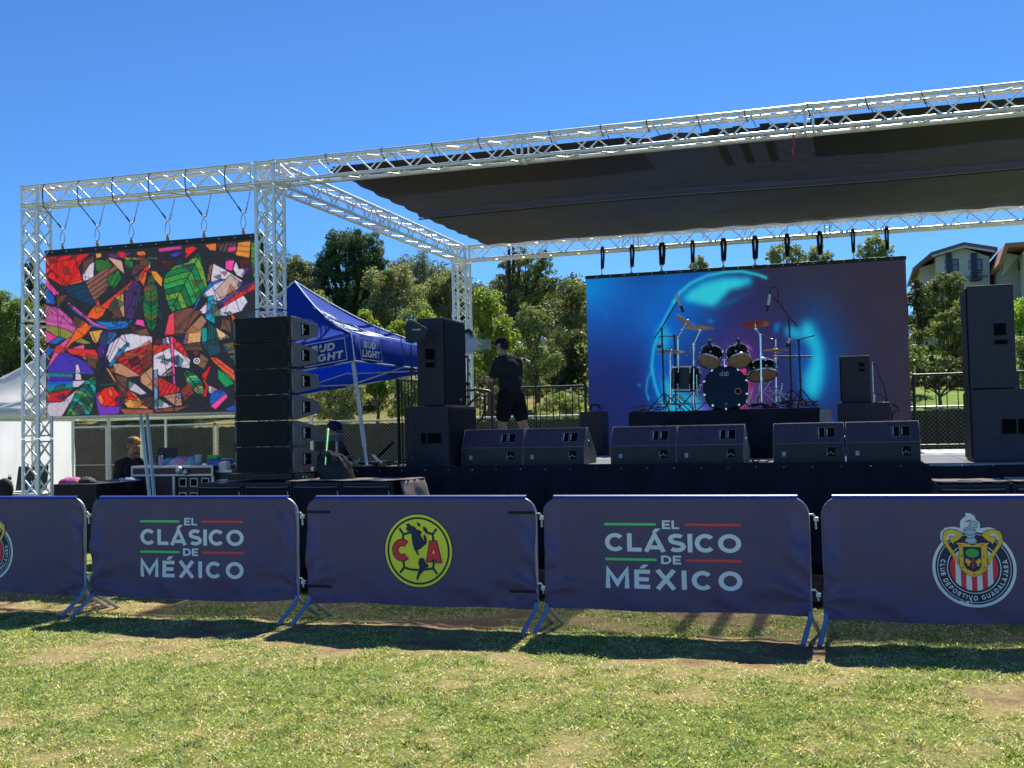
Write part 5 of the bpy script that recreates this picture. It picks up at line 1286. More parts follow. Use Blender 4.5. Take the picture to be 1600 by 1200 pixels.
fc = bc+Rb@Vector((0, 0, .215)); ex = Rb@Vector((1, 0, 0)); ez = Rb@Vector((0, 1, 0)); nn = Rb@Vector((0, 0, 1))
FP = lambda x, z, o=.004: tuple(fc+ex*x+ez*z+nn*o)
b = MB()
for poly in ring(.165, -.055, .032, .046, n=28): b.face([FP(x, z) for x, z in poly])
b.build('port_ring', pm('port_ring_red', (.75, .16, .14), .4, 0, .05, 10), bd)
b = MB(); b.face([FP(.165+.032*math.cos(R(a)), -.055+.032*math.sin(R(a)), .003) for a in range(0, 360, 15)]); b.build('port_hole', M['hole'], bd)
b = MB()   # three joined letters of the head mark
for poly in ring(-.055, .185, .014, .022, n=20): b.face([FP(x, z) for x, z in poly])
for q in (bar2(-.035, .165, -.035, .235, .008), bar2(-.012, .21, -.012, .18, .008), bar2(-.014, .170, .042, .170, .009), bar2(.014, .208, .014, .172, .008), bar2(.04, .208, .04, .172, .008), bar2(.0, .212, .046, .212, .008), bar2(-.004, .2, -.004, .168, .008)): b.face([FP(x, z, .0045) for x, z in q])
for poly in ring(.0, -.225, .013, .017, n=20): b.face([FP(x, z) for x, z in poly])
b.build('head_mark', M['pr_grey'], bd)
b = MB()
for sx in (-1, 1): b.path([bc+Vector((sx*.24, -.12, -.15)), bc+Vector((sx*.33, -.22, -.24)), Vector((bc.x+sx*.37, bc.y-.28, RZ+.008))], .009, 8); b.ball((bc.x+sx*.37, bc.y-.28, RZ+.012), .014, 8, 6)
for i in range(10):
    a = 2*math.pi*(i+.5)/10; p = fc+Rb@Vector((math.cos(a)*BR_*1.02, math.sin(a)*BR_*1.02, .01)); b.obx(p, (.03, .03, .02), Matrix.Rotation(a, 3, 'Y'))
b.build('spurs_and_claws', M['chrome'], bd)
b = MB(); mid = at(1132, 566, Y=15.45); b.tube((mid.x, mid.y, bc.z+BR_), (mid.x, mid.y, mid.z+.05), .014, 10)
for sx in (-1, 1): b.tube((mid.x, mid.y, mid.z+.03), (mid.x+sx*.14, mid.y+.02, mid.z+.08), .009, 8); b.ball((mid.x+sx*.03, mid.y-.02, mid.z+.03), .022, 8, 6)
b.build('tom_mount', M['chrome'], bd)
for px_, py_, sx, lab in ((1111, 557, 1, 'left rack tom with amber lower head above the bass drum'), (1154, 556, -1, 'right rack tom with amber lower head above the bass drum')):
    c = at(px_, py_, Y=15.5); rt = Matrix.Rotation(R(sx*16), 3, 'Y') @ Matrix.Rotation(R(-38), 3, 'X')
    drum('rack_tom', 'black and chrome '+lab, c, .152, .19, rt, lugs=6)
    t = thing('microphone', ('left' if sx > 0 else 'right')+' small black microphone clipped upright on the rack tom rim', 'microphone', at(px_-3 if sx > 0 else px_+1, 536, Y=15.45))
    p = at(px_-3 if sx > 0 else px_+1, 540, Y=15.42); b = MB(); b.tube(p+Vector((0, 0, -.06)), p+Vector((.005*sx, 0, .07)), .022, 10); b.build('mic_body', M['blackmetal'], t)
    b = MB(); b.ball(p+Vector((.006*sx, 0, .078)), .024, 10, 8); b.build('mic_grille', M['alu_old' if sx > 0 else 'blackmetal'], t)
c = at(1072, 592, Y=15.75); drum('floor_tom', 'black floor tom standing left of the bass drum', c, .205, .33, Matrix.Rotation(R(3), 3, 'Y'), lugs=8)
b = MB()
for a in (200, 320, 80):
    e = Vector((math.cos(R(a)), math.sin(R(a)), 0)); b.path([c+e*.225+Vector((0, 0, .05)), c+e*.225+Vector((0, 0, -.2)), Vector((c.x, c.y, RZ+.01))+e*.25], .008, 8)
o = b.build('floor_tom_legs', M['chrome'], None, loc=(c.x, c.y, RZ))
ft = [x for x in bpy.data.objects if x.name.startswith('floor_tom') and x.type == 'EMPTY'][0]; o.location = Vector(o.location)-ft.location; o.parent = ft; o.name = 'leg_set'
c = at(1190, 578, Y=15.7); drum('snare_drum', 'shallow chrome edged drum tilted right of the bass drum', c, .205, .15, Matrix.Rotation(R(-9), 3, 'Y') @ Matrix.Rotation(R(-22), 3, 'X'), lugs=8)
c2 = at(1085, 612, Y=16.3)
def stand(name, label, pts, mat, r=.011, legs=None, Y=15.7, cat='stand', legr=.3, boss=()):
    """pts: photo px chain bottom to top at depth Y; tripod legs at the bottom"""
    P = [at(x, y, Y=Y) for x, y in pts]; base = Vector((P[0].x, Y, RZ if legs != 'deck' else DZ)); t = thing(name, label, cat, base)
    b = MB(); P[0] = Vector((P[0].x, Y, base.z+.10)); P = [Vector((p.x, p.y, p.z)) for p in P]
    b.path(P[:2], r*1.25, 8)
    if len(P) > 2: b.path(P[1:], r*.85, 8)
    for q in P[1:-1]: b.ball(q, r*2.2, 8, 6); b.tube(q+Vector((0, -.03, 0)), q+Vector((0, .03, 0)), r*1.3, 6)
    for k in (.35, .7):
        q = P[0].lerp(P[1], k); b.tube(q-Vector((0, 0, .02)), q+Vector((0, 0, .02)), r*1.8, 8)
    b.build('pole', mat, t)
    for k in range(3):
        a = R(100+120*k+random.uniform(-15, 15)); e = Vector((math.cos(a), math.sin(a), 0))
        b = MB(); b.tube(base+Vector((0, 0, .26)), base+e*legr+Vector((0, 0, .012)), r*.8, 6); b.tube(base+Vector((0, 0, .1)), base+e*legr*.6+Vector((0, 0, .11)), r*.6, 6); b.ball(base+e*legr+Vector((0, 0, .012)), .014, 8, 6); b.build('leg', mat, t)
    return t, P
def cymbal(t, c, r, rot, mat=None):
    b = MB(); b.lathe(c, [(.004, .022), (.02, .02), (.035, .008), (.05, .004), (r*.6, -.004), (r, -.014), (r, -.0155), (r*.6, -.0065), (.05, .001), (.03, .004)], 40, rot); b.build('cymbal', mat or M['brass'], t)
    b = MB(); b.lathe(c, [(.001, .05), (.01, .05), (.012, .03), (.02, .026), (.02, .018)], 10, rot); b.build('wing_nut', M['chrome'], t)
RY = lambda a: Matrix.Rotation(R(a), 3, 'Y'); RXm = lambda a: Matrix.Rotation(R(a), 3, 'X')
t, P = stand('cymbal_stand', 'chrome stand with a steeply tilted bronze cymbal, left of the kit', [(1060, 636), (1059, 528), (1066, 515), (1073, 503)], M['chrome'], Y=15.9); cymbal(t, P[-1], .20, RY(38) @ RXm(-12))
t, P = stand('cymbal_stand', 'chrome boom stand with a flat bronze crash cymbal above the left rack tom', [(1084, 636), (1084, 538), (1094, 516), (1093, 511)], M['chrome'], Y=15.6); cymbal(t, P[-1], .205, RY(2) @ RXm(-4))
b = MB(); b.tube(at(1082, 540, Y=15.58), at(1073, 556, Y=15.5), .007, 6); b.build('boom_tail', M['chrome'], t)
t, P = stand('cymbal_stand', 'tall chrome stand with a reddish crash cymbal right of the rack toms', [(1190, 632), (1188, 523), (1181, 514), (1180, 505)], M['chrome'], Y=15.35); cymbal(t, P[-1], .20, RY(-3) @ RXm(-9), M['brassred'])
b = MB(); b.tube(at(1188, 521, Y=15.35), at(1207, 530, Y=15.2), .007, 6); b.build('boom_tail', M['chrome'], t)
t, P = stand('cymbal_stand', 'short chrome stand with a low flat bronze cymbal at the far left of the kit', [(1048, 636), (1047, 560), (1048, 548)], M['chrome'], Y=15.5); cymbal(t, P[-1], .205, RY(2) @ RXm(-4))
t, P = stand('hi_hat', 'chrome hi-hat stand with two small bronze cymbals at the right of the kit', [(1213, 632), (1212, 560), (1212, 546), (1212, 530)], M['chrome'], Y=15.9); cymbal(t, P[2], .172, RY(1) @ RXm(-4)); cymbal(t, P[2]-Vector((0, 0, .03)), .172, RY(1) @ RXm(-4) @ Matrix.Rotation(math.pi, 3, 'X'))
# pedals, hardware and throne
t = thing('drum_throne', 'round black drum stool with chrome legs behind the kit', 'stool', (at(1165, 600, Y=16.7).x, 16.7, RZ)); X_ = t.location.x
b = MB(); b.lathe((X_, 16.7, RZ+.46), [(.001, .08), (.15, .075), (.175, .05), (.17, 0), (.001, 0)], 28); b.build('seat', M['slingblack'], t)
b = MB(); b.tube((X_, 16.7, RZ+.1), (X_, 16.7, RZ+.46), .016, 8)
for k in range(3): a = R(30+120*k); b.tube((X_, 16.7, RZ+.24), (X_+.28*math.cos(a), 16.7+.28*math.sin(a), RZ+.012), .011, 6)
b.build('base', M['chrome'], t)
t = thing('bass_pedal', 'chrome bass drum pedal behind the bass drum', 'pedal', (bc.x+.12, 15.9, RZ)); b = MB(); b.bx(bc.x+.05, bc.x+.17, 15.72, 16.05, RZ+.004, RZ+.02); b.tube((bc.x+.06, 15.75, RZ), (bc.x+.06, 15.75, RZ+.24), .008, 6); b.tube((bc.x+.16, 15.75, RZ), (bc.x+.16, 15.75, RZ+.24), .008, 6); b.tube((bc.x+.06, 15.75, RZ+.24), (bc.x+.16, 15.75, RZ+.24), .008, 6); b.build('frame', M['chrome'], t)
b = MB(); b.obx((bc.x+.11, 15.9, RZ+.06), (.09, .3, .01), RXm(14)); b.build('footboard', M['alu'], t)
t = thing('snare_stand', 'folded chrome stand and clamps below the tilted drum at right', 'stand', at(1205, 628, Y=15.7)); 
b = MB()
for a_, b_ in (((1190, 592), (1222, 628)), ((1204, 596), (1180, 630)), ((1212, 606), (1236, 632)), ((1196, 610), (1236, 618)), ((1186, 600), (1186, 634)), ((1222, 600), (1216, 634)), ((1176, 606), (1168, 634)), ((1168, 600), (1178, 636))): b.tube(at(*a_, Y=15.75), at(*b_, Y=15.7), .009, 6); b.ball(at(*b_, Y=15.7), .018, 8, 6); b.ball(at(*a_, Y=15.75), .016, 8, 6)
b.build('stand_frame', M['chrome'], t)
# cables heaped on the riser
b = MB(); rr_ = random.Random(5)
for k in range(16):
    cx = rr_.uniform(-1.35, -.62); cy = rr_.uniform(15.25, 15.8); r0 = rr_.uniform(.04, .14); zz = RZ+.012+.012*(k % 6)
    b.path([(cx+r0*math.cos(a*.5)*(1+.2*math.sin(a)), cy+r0*math.sin(a*.5), zz+.03*abs(math.sin(a*.9+k))) for a in range(13)], .008, 5)
o = b.build('cable_coil', M['slingblack'], None, loc=(-1, 15.5, RZ)); tag(o, 'tangle of black cables on the right end of the drum riser', 'cable')
b = MB()
for k in range(9):
    cx = rr_.uniform(-3.0, -2.6); cy = rr_.uniform(15.1, 15.5); b.path([(cx+.06*math.cos(a), cy+.06*math.sin(a), RZ+.012+.01*k) for a in range(6)], .008, 5)
o = b.build('cable_coil', M['slingblack'], None, loc=(-2.8, 15.2, RZ)); tag(o, 'small coil of black cable on the left end of the drum riser', 'cable')
b = MB()
for pts in ([(1172, 716), (1180, 722), (1196, 721), (1212, 716), (1208, 712), (1190, 713)], [(930, 712), (944, 706), (954, 712), (962, 722)], [(1440, 684), (1450, 686), (1457, 694), (1457, 699)]): b.path([at(x, y, Z=DZ+.012) for x, y in pts], .008, 6)
o = b.build('cable', M['slingblack'], None, loc=(0, 14, DZ)); tag(o, 'thin black cables lying loose on the stage floor between the monitors', 'cable')

# ---- microphone stands
def micstand(label, base, Y, chain, mic, mat=None, legr=.28, legs=None, micr=.02):
    t, P = stand('microphone_stand', label, [base]+chain[:1], mat or M['blackmetal'], .010, legs=legs, Y=Y, cat='mic stand', legr=legr)
    b = MB(); Q = [at(x, y, Y=Y-.05) for x, y in chain[1:]]; b.path(Q, .0085, 6); b.tube(P[-1], P[-1]+Vector((0, -.05, 0)), .02, 8); b.build('boom_arm', mat or M['blackmetal'], t)
    m0, m1 = [at(x, y, Y=Y-.07) for x, y in mic]; d = m1-m0
    b = MB(); b.tube(m0, m0+d*.7, micr, 10); b.build('microphone', M['alu_old'], t); b = MB(); b.tube(m0+d*.7, m1, micr*1.12, 10); b.ball(m1, micr*1.1, 8, 6); b.build('mic_head', M['blackmetal'], t)
    return t
micstand('black boom microphone stand at the left of the kit, mic pointing down over the cymbals', (1038, 634), 15.2, [(1034, 514), (1022, 529), (1034, 512), (1048, 488), (1058, 472)], [(1056, 460), (1067, 486)])
micstand('tall black boom stand at the right of the kit with arched cable and hanging mic', (1237, 622), 15.15, [(1233, 501), (1246, 510), (1232, 494), (1218, 474), (1206, 464)], [(1203, 460), (1199, 484)])
b = MB(); P = [at(x, y, Y=15.08) for x, y in ((1203, 462), (1203, 454), (1207, 449), (1212, 449), (1216, 454), (1216, 466), (1217, 474))]; b.path(P, .006, 6); o = b.build('cable', M['slingblack'], None, loc=P[0]); tag(o, 'black cable arching over the hanging microphone at the right of the kit', 'cable')
micstand('shorter black stand at the far right of the kit with sloping boom', (1252, 628), 15.1, [(1248, 533), (1238, 531), (1250, 530), (1273, 524)], [(1234, 528), (1230, 540)], legr=.2)
t = micstand('dark stand behind the left cymbals with a horizontal arm and small round mic', (1056, 632), 15.9, [(1054, 525), (1054, 526), (1040, 525), (1028, 527)], [(1030, 536), (1030, 541)], micr=.03)
b = MB(); b.tube(at(1207, 557, Y=15.25), at(1268, 557, Y=15.25), .011, 8); o = b.build('cross_bar', M['blackmetal'], None, loc=at(1238, 557, Y=15.25)); tag(o, 'horizontal black bar clamped on the right microphone stands', 'bar')
t = micstand('black microphone stand with slanted boom standing behind the man in black', (838, 668), 16.9, [(836, 586), (822, 566), (836, 583), (852, 588), (858, 592)], [(828, 566), (820, 562)], legs='deck')
# ================================================================== stage railings
def railing(label, p0, p1, h=1.18, z0=DZ, n=None, gate=False):
    p0 = Vector(p0); p1 = Vector(p1); L = (p1-p0).length; d = (p1-p0).normalized(); t = thing('railing', label, 'railing', (p0+p1)/2+Vector((0, 0, z0)), 'black guard rails round the stage edge')
    b = MB(); r = .021
    for q in (p0, p1): b.tube((q.x, q.y, z0-.25), (q.x, q.y, z0+h), r*1.15, 8)
    b.tube((p0.x, p0.y, z0+h), (p1.x, p1.y, z0+h), r*1.1, 8); b.tube((p0.x, p0.y, z0+.06), (p1.x, p1.y, z0+.06), r, 8)
    for q in (p0, p1): b.ball((q.x, q.y, z0+h), r*1.15, 8, 6)
    b.build('frame', M['blackmetal'], t)
    n = n or max(2, int(L/.115)); b = MB()
    for i in range(1, n): q = p0+d*(L*i/n); b.tube((q.x, q.y, z0+.06), (q.x, q.y, z0+h), .0085, 6)
    b.build('bars', M['blackmetal'], t); return t
railing('black barred guard rail on the rear stage edge, behind the man', (-6.05, 18.62, 0), (-4.53, 18.62, 0))
railing('black barred guard rail on the rear stage edge right of the main screen', (.84, 18.62, 0), (2.3, 18.62, 0), n=9)
railing('black barred guard rail behind the tall right speaker', (2.36, 18.62, 0), (4.4, 18.62, 0))
railing('black barred guard rail on the left stage end beside the blue canopy', (-6.12, 14.15, 0), (-6.12, 16.2, 0))
t = thing('stair_rail', 'curved black stair handrail at the left rear of the stage', 'handrail', (-6.6, 17.2, DZ)); b = MB()
K = lambda x, y, Y=17.6: at(x, y, Y=Y)
b.path([K(726, 672), K(726, 612), K(730, 610), K(750, 609), K(764, 611), K(769, 616), K(769, 672)], .022, 8); b.path([K(722, 641), K(750, 616), K(757, 618), K(758, 640), K(752, 656), K(728, 675)], .02, 8)
for x in (734, 742, 750, 758): b.tube(K(x, 655, 17.62), K(x, 612, 17.62), .009, 6)
b.tube(K(720, 656), K(768, 656), .016, 6); b.build('rail', M['blackmetal'], t)
b = MB(); b.tube((-6.9, 16.8, .25), at(612, 703, Y=14.6), .02, 8)
b = MB(); p = at(616, 690, Y=14.1); q = at(588, 716, Y=14.1); b.tube(p, q, .022, 8); b.tube(q, q-Vector((.02, 0, .9)), .022, 8); o = b.build('brace_bar', M['blackmetal'], None, loc=q); tag(o, 'slanting black brace bar at the left end of the stage', 'brace')

# antenna stand
Yq = 12.95
t = thing('antenna_stand', 'black stand with a pointed flat paddle antenna in front of the left speaker', 'antenna', (at(644, 722, Y=Yq).x, Yq, DZ))
b = MB(); base = Vector((at(645, 722, Y=Yq).x, Yq, DZ)); b.path([base+Vector((0, 0, .06)), at(643, 600, Y=Yq), at(642, 540, Y=Yq)], [.014, .012, .009], 8)
b.tube(at(643, 580, Y=Yq)-Vector((0, 0, .03)), at(643, 580, Y=Yq)+Vector((0, 0, .05)), .022, 8)
for a in (20, 140, 250): e = Vector((math.cos(R(a)), math.sin(R(a)), 0)); b.tube(base+Vector((0, 0, .2)), base+e*.3+Vector((0, 0, .012)), .009, 6); b.tube(base+Vector((0, 0, .07)), base+e*.2+Vector((0, 0, .07)), .007, 6)
b.build('pole', M['blackmetal'], t)
b = MB(); q = [at(x, y, Y=Yq-.03) for x, y in ((631, 512), (640, 499), (650, 503), (667, 513), (665, 529), (643, 537), (634, 534), (634, 523))]
b.add([(p.x, p.y-.012, p.z) for p in q]+[(p.x, p.y+.012, p.z) for p in q], [tuple(range(8)), tuple(range(8, 16))[::-1]]+[(i, 8+i, 8+(i+1) % 8, (i+1) % 8) for i in range(8)])
pad = b.build('paddle', M['blackmetal'], t)
b = MB(); q0 = at(644, 516.5, Y=Yq-.05); q1 = at(657, 513.5, Y=Yq-.05); put_text(b, 'SHURE', q0.x, q1.x, q0.z, q1.z, lambda x, z: (x, Yq-.045, z), .03); b.build('lettering', M['pr_white'], pad)
b = MB(); b.path([at(x, y, Y=Yq-.02) for x, y in ((629, 520), (626, 530), (629, 545), (636, 556), (642, 563), (646, 575), (650, 590))], .006, 6); b.build('cable', M['slingblack'], t)
# round disc light on stand
Yq = 16.2
t = thing('disc_fixture', 'round pale disc with black hood and clear panel, on a stand beside the man', 'stage fixture', (at(731, 670, Y=Yq).x, Yq, DZ))
b = MB(); b.path([Vector((at(731, 670, Y=Yq).x, Yq, DZ)), at(731, 600, Y=Yq), at(731, 556, Y=Yq)], .014, 8); b.ball(at(731, 600, Y=Yq), .04, 8, 6); b.ball(at(731, 620, Y=Yq), .03, 8, 6); b.tube(at(722, 560, Y=Yq), at(731, 556, Y=Yq), .02, 8); b.build('pole', M['blackmetal'], t)
b = MB(); rt = Matrix.Rotation(R(62), 3, 'Z') @ RX90; c = at(731, 536, Y=Yq)
b.lathe(c, [(.001, .0), (.15, 0), (.155, .02), (.155, .05), (.13, .07), (.001, .075)], 28, rt, sy=1.15); b.build('disc', M['pr_grey'], t)
b = MB(); c2 = c+rt@Vector((0, 0, -.05)); vs = []
hood = [(718, 520), (724, 516), (733, 513), (738, 518), (738, 526), (733, 519), (728, 520), (724, 532), (727, 552), (722, 548), (717, 535)]
q = [at(x, y, Y=Yq-.1) for x, y in hood]; n = len(q)
b.add([tuple(p) for p in q]+[(p.x-.05, p.y+.22, p.z) for p in q], [tuple(range(n)), tuple(range(n, 2*n))[::-1]]+[(i, n+i, n+(i+1) % n, (i+1) % n) for i in range(n)]); b.build('hood', M['blackmetal'], t)
b = MB(); q = [at(x, y, Y=Yq-.12) for x, y in ((725, 532), (767, 529), (767, 546), (726, 547))]; b.add([tuple(p) for p in q]+[(p.x, p.y+.012, p.z) for p in q], [(0, 1, 2, 3), (7, 6, 5, 4), (0, 4, 5, 1), (1, 5, 6, 2), (2, 6, 7, 3), (3, 7, 4, 0)]); b.build('clear_panel', M['clear'], t)

# ================================================================== chain link fence
def meshmat():
    m = bpy.data.materials.new('chain_link_wire'); t, o = nt(m)
    tc = t.nodes.new('ShaderNodeTexCoord'); sx = t.nodes.new('ShaderNodeSeparateXYZ'); t.links.new(tc.outputs['Object'], sx.inputs[0])
    def diag(sg):
        a = t.nodes.new('ShaderNodeMath'); a.operation = 'MULTIPLY_ADD'; t.links.new(sx.outputs['Z'], a.inputs[0]); a.inputs[1].default_value = sg; t.links.new(sx.outputs['X'], a.inputs[2])
        d = t.nodes.new('ShaderNodeMath'); d.operation = 'DIVIDE'; t.links.new(a.outputs[0], d.inputs[0]); d.inputs[1].default_value = .083
        f = t.nodes.new('ShaderNodeMath'); f.operation = 'FRACT'; t.links.new(d.outputs[0], f.inputs[0])
        l = t.nodes.new('ShaderNodeMath'); l.operation = 'LESS_THAN'; t.links.new(f.outputs[0], l.inputs[0]); l.inputs[1].default_value = .11; return l
    a, c = diag(1.), diag(-1.); mx_ = t.nodes.new('ShaderNodeMath'); mx_.operation = 'MAXIMUM'; t.links.new(a.outputs[0], mx_.inputs[0]); t.links.new(c.outputs[0], mx_.inputs[1])
    tr_ = t.nodes.new('ShaderNodeBsdfTransparent'); b = t.nodes.new('ShaderNodeBsdfPrincipled'); b.inputs['Base Color'].default_value = (.22, .22, .21, 1); b.inputs['Roughness'].default_value = .45; b.inputs['Metallic'].default_value = .3
    mx = t.nodes.new('ShaderNodeMixShader'); t.links.new(mx_.outputs[0], mx.inputs[0]); t.links.new(tr_.outputs[0], mx.inputs[1]); t.links.new(b.outputs[0], mx.inputs[2]); t.links.new(mx.outputs[0], o.inputs[0]); return m
M['wire'] = meshmat(); M['windscreen'] = pm('dark_fence_screen', (.045, .042, .038), .9, 0, .35, 2.5, .3, 30, spec=.1)
FYY = 23.0
fx = [-20.8]
while fx[-1] < 8: fx.append(fx[-1]+3.05)
for i, (a, c) in enumerate(zip(fx[:-1], fx[1:])):
    if c < -20.5: continue
    pos = ['cut by the left edge of the side tents', 'behind the white side tent', 'behind the side truss post', 'behind the seated man with the cap', 'behind the road cases', 'behind the line array', 'behind the man with headphones', 'below the hill left of the main screen', 'behind the main screen', 'right of the main screen', 'far right behind the tall speaker'][min(10, i)]
    t = thing('chain_link_panel', 'chain link fence panel with dark screen, '+pos, 'fence', ((a+c)/2, FYY, 0), 'chain link fence panels behind the site')
    b = MB(); b.tube((a+.05, FYY, 1.84), (c-.05, FYY, 1.84), .022, 8); b.tube((a+.05, FYY, .08), (c-.05, FYY, .08), .018, 8); b.tube((a+.05, FYY, .9), (c-.05, FYY, .9), .012, 6)
    for x in (a+.05, c-.05): b.tube((x, FYY, 0), (x, FYY, 1.86), .022, 8)
    b.build('frame', M['alu_old'], t)
    b = MB(); b.face([(a+.06, FYY-.02, .1), (c-.06, FYY-.02, .1), (c-.06, FYY-.02, 1.83), (a+.06, FYY-.02, 1.83)]); b.build('wire_mesh', M['wire'], t)
    b = MB(); n = 24; vs = []
    for k in range(n+1):
        x = a+.07+(c-a-.14)*k/n; vs += [(x, FYY+.025, .08), (x, FYY+.025+.015*math.sin(k*2.2), 1.0), (x, FYY+.025, 1.79-.03*abs(math.sin(k*1.3+i)))]
    b.add(vs, [(3*k, 3*k+3, 3*k+4, 3*k+1) for k in range(n)]+[(3*k+1, 3*k+4, 3*k+5, 3*k+2) for k in range(n)], True); b.build('privacy_screen', M['windscreen'], t)
    if 'rc' not in M: M['rc'] = pm('rusty_clamp', (.4, .2, .08), .7, 0, .2, 20)
    for z_, r_ in ((1.85, .045), (.9, .03)): b = MB(); b.ball((c, FYY-.01, z_), r_, 8, 6); b.build('clamp', M['rc'], t)
# white top cap rail of the far kerb
# ================================================================== canopies
def canopy(name, label, cx, cy, z_e, W, D, peak, val, mat, legm, legs, rot=None, origin=None, cat='canopy tent', walls=()):
    """upright in its local frame (origin centre on the ground plane), rot/origin place it"""
    t = thing(name, label, cat, (0, 0, 0)); n = 16
    hw, hd = W/2, D/2; zt = z_e+val
    def roofz(u, v):
        m = max(abs(u), abs(v)); k = 1-m; sag = .10*math.sin(math.pi*k)*(.55+.45*(1-abs(abs(u)-abs(v))))
        edge = abs(abs(u)-abs(v)); return zt+peak*k-.10*peak*math.sin(math.pi*k)*1.0-.13*peak*math.sin(math.pi*min(1, edge*1.2))*m*k*2
    b = MB()
    for q4 in range(4):
        vs = []; ca, sa = ((1, 0), (0, 1), (-1, 0), (0, -1))[q4]
        for j in range(n+1):
            for i in range(2*n+1):
                m = j/n; u0, v0 = m*(i/n-1), -m; u, v = u0*ca-v0*sa, u0*sa+v0*ca; vs.append((u*hw, v*hd, roofz(u, v)+.02*fbm(u*3, v*3, 1.6, cx)*m*(1-m)*3))
        Wd = 2*n+1; b.add(vs, [(j*Wd+i, (j+1)*Wd+i, (j+1)*Wd+i+1, j*Wd+i+1) for j in range(n) for i in range(2*n)], True)
    roof = b.build('roof', mat, t, world=False)
    sm_ = roof.modifiers.new('thick', 'SOLIDIFY'); sm_.thickness = .004
    cor = [(-hw, -hd), (hw, -hd), (hw, hd), (-hw, hd)]
    for k in range(4):
        (x0, y0), (x1, y1) = cor[k], cor[(k+1) % 4]; b = MB(); vs = []; m = 30; nx_, ny_ = (y1-y0), -(x1-x0); L = math.hypot(nx_, ny_); nx_ /= L; ny_ /= L
        for i in range(m+1):
            s = i/m; x, y = x0+(x1-x0)*s, y0+(y1-y0)*s
            for q, (zz, o) in enumerate(((zt, .003), ((zt+z_e)/2, .012), (z_e, .006))):
                w_ = .008*math.sin(s*19+k+q*2)*q; vs.append((x+nx_*(o+w_), y+ny_*(o+w_), zz-(.012*math.sin(math.pi*s) if q == 2 else 0)))
        b.add(vs, [f for i in range(m) for f in ((3*i, 3*i+3, 3*i+4, 3*i+1), (3*i+1, 3*i+4, 3*i+5, 3*i+2))], True); o = b.build('valance', mat, t, world=False)
        if k == 0: fv = o
        if k == 1: rv = o
        sm_ = o.modifiers.new('thick', 'SOLIDIFY'); sm_.thickness = .003
    b = MB()      # white piping
    for sx, sy in cor:
        pts = [(sx*k/16, sy*k/16, roofz(k/16*(1 if sx > 0 else -1), k/16*(1 if sy > 0 else -1))+.016) for k in range(17)]; pts.append((sx*1.004, sy*1.004, z_e)); b.path(pts, .011, 5)
    for k in range(4): (x0, y0), (x1, y1) = cor[k], cor[(k+1) % 4]; b.path([(x0*1.006, y0*1.006, z_e), (x1*1.006, y1*1.006, z_e)], .012, 5)
    b.build('piping', M['bluepale'] if mat is M['bluefab'] else mat, t, world=False)
    b = MB()      # scissor truss under the roof
    for k in range(4):
        (x0, y0), (x1, y1) = cor[k], cor[(k+1) % 4]
        for s0, s1 in ((0, .5), (.5, 1)):
            p = lambda s, z: (x0*.97+(x1-x0)*.97*s, y0*.97+(y1-y0)*.97*s, z)
            b.tube(p(s0, z_e+.02), p(s1, z_e-.02+.28*0+.22), .012, 6); b.tube(p(s0, z_e+.22), p(s1, z_e+.02), .012, 6)
    for sx, sy in cor: b.tube((sx*.97, sy*.97, z_e+.1), (0, 0, zt+peak*.45), .011, 6)
    b.tube((0, 0, zt+peak*.3), (0, 0, zt+peak-.02), .02, 8); b.build('roof_frame', legm, t, world=False)
    for (sx, sy), zl in zip(cor, legs):
        if zl is None: continue
        b = MB(); x, y = sx*.975, sy*.975; b.bx(x-.021, x+.021, y-.021, y+.021, z_e*.52, z_e+.1); b.bx(x-.015, x+.015, y-.015, y+.015, zl, z_e*.55); b.bx(x-.045, x+.045, y-.045, y+.045, zl, zl+.008); b.build('leg', legm, t, world=False)
    t['_'] = 0; del t['_']
    return t, fv, rv, roofz
# blue canopy, leaning a little to the left because its right legs stand on the stage
rotm = Matrix.Rotation(R(-7.2), 4, 'Y')
W_, D_ = 3.0, 3.0; zE = 2.36
t, fv, rv, rz_ = canopy('canopy_tent', 'blue canopy tent with white BUD LIGHT lettering standing at the left stage end', 0, 0, zE, W_, D_, 1.16, .36, M['bluefab'], M['legblue'], [None, .98, .98, .0])
# local corner (1.5,-1.5,zE) must land on A
A = Vector((-6.30, 13.15, 2.52)); loc = A-(rotm.to_3x3() @ Vector((1.5, -1.5, zE)))
t.location = loc; t.rotation_euler = rotm.to_euler()
def bud(parent, mp, W, H):
    m_ = lambda x, z, k: mp(x, z, k); b = MB(); stroke_text(b, 'BUD', .18*W, .78*W, .54*H, .89*H, m_, .25, .09, .18); stroke_text(b, 'LIGHT', .06*W, .94*W, .11*H, .46*H, m_, .25, .09, .18); b.build('lettering', M['bluepale'], parent, world=False)
    b = MB(); q = .012
    for x0, z0, x1, z1 in ((0, 0, W, 0), (W, 0, W, H), (W, H, 0, H), (0, H, 0, 0)):
        b.face([mp(*p) for p in bar2(x0-(q/2 if z0 == z1 and x1 > x0 else 0), z0, x1, z1, q)])
    b.build('lettering_frame', M['bluepale'], parent, world=False)
bud(fv, lambda x, z, k=0: (.79+x, -1.5-.028-k, zE+.035+z), .62, .29)
bud(rv, lambda x, z, k=0: (1.5+.028+k, -1.34+x, zE+.035+z), .68, .29)
rf = [c for c in t.children if c.name.startswith('roof') and 'frame' not in c.name][0]
def onroof(s, q):      # right roof slope: s along +Y (m), q up the slope 0..1
    u = 1-q; y = -1.5+s; v = y/1.5; return (u*1.5, y, rz_(u, v)+.02)
def orf(x, z, k): p = onroof(x, z); return (p[0]+k, p[1], p[2]+k)
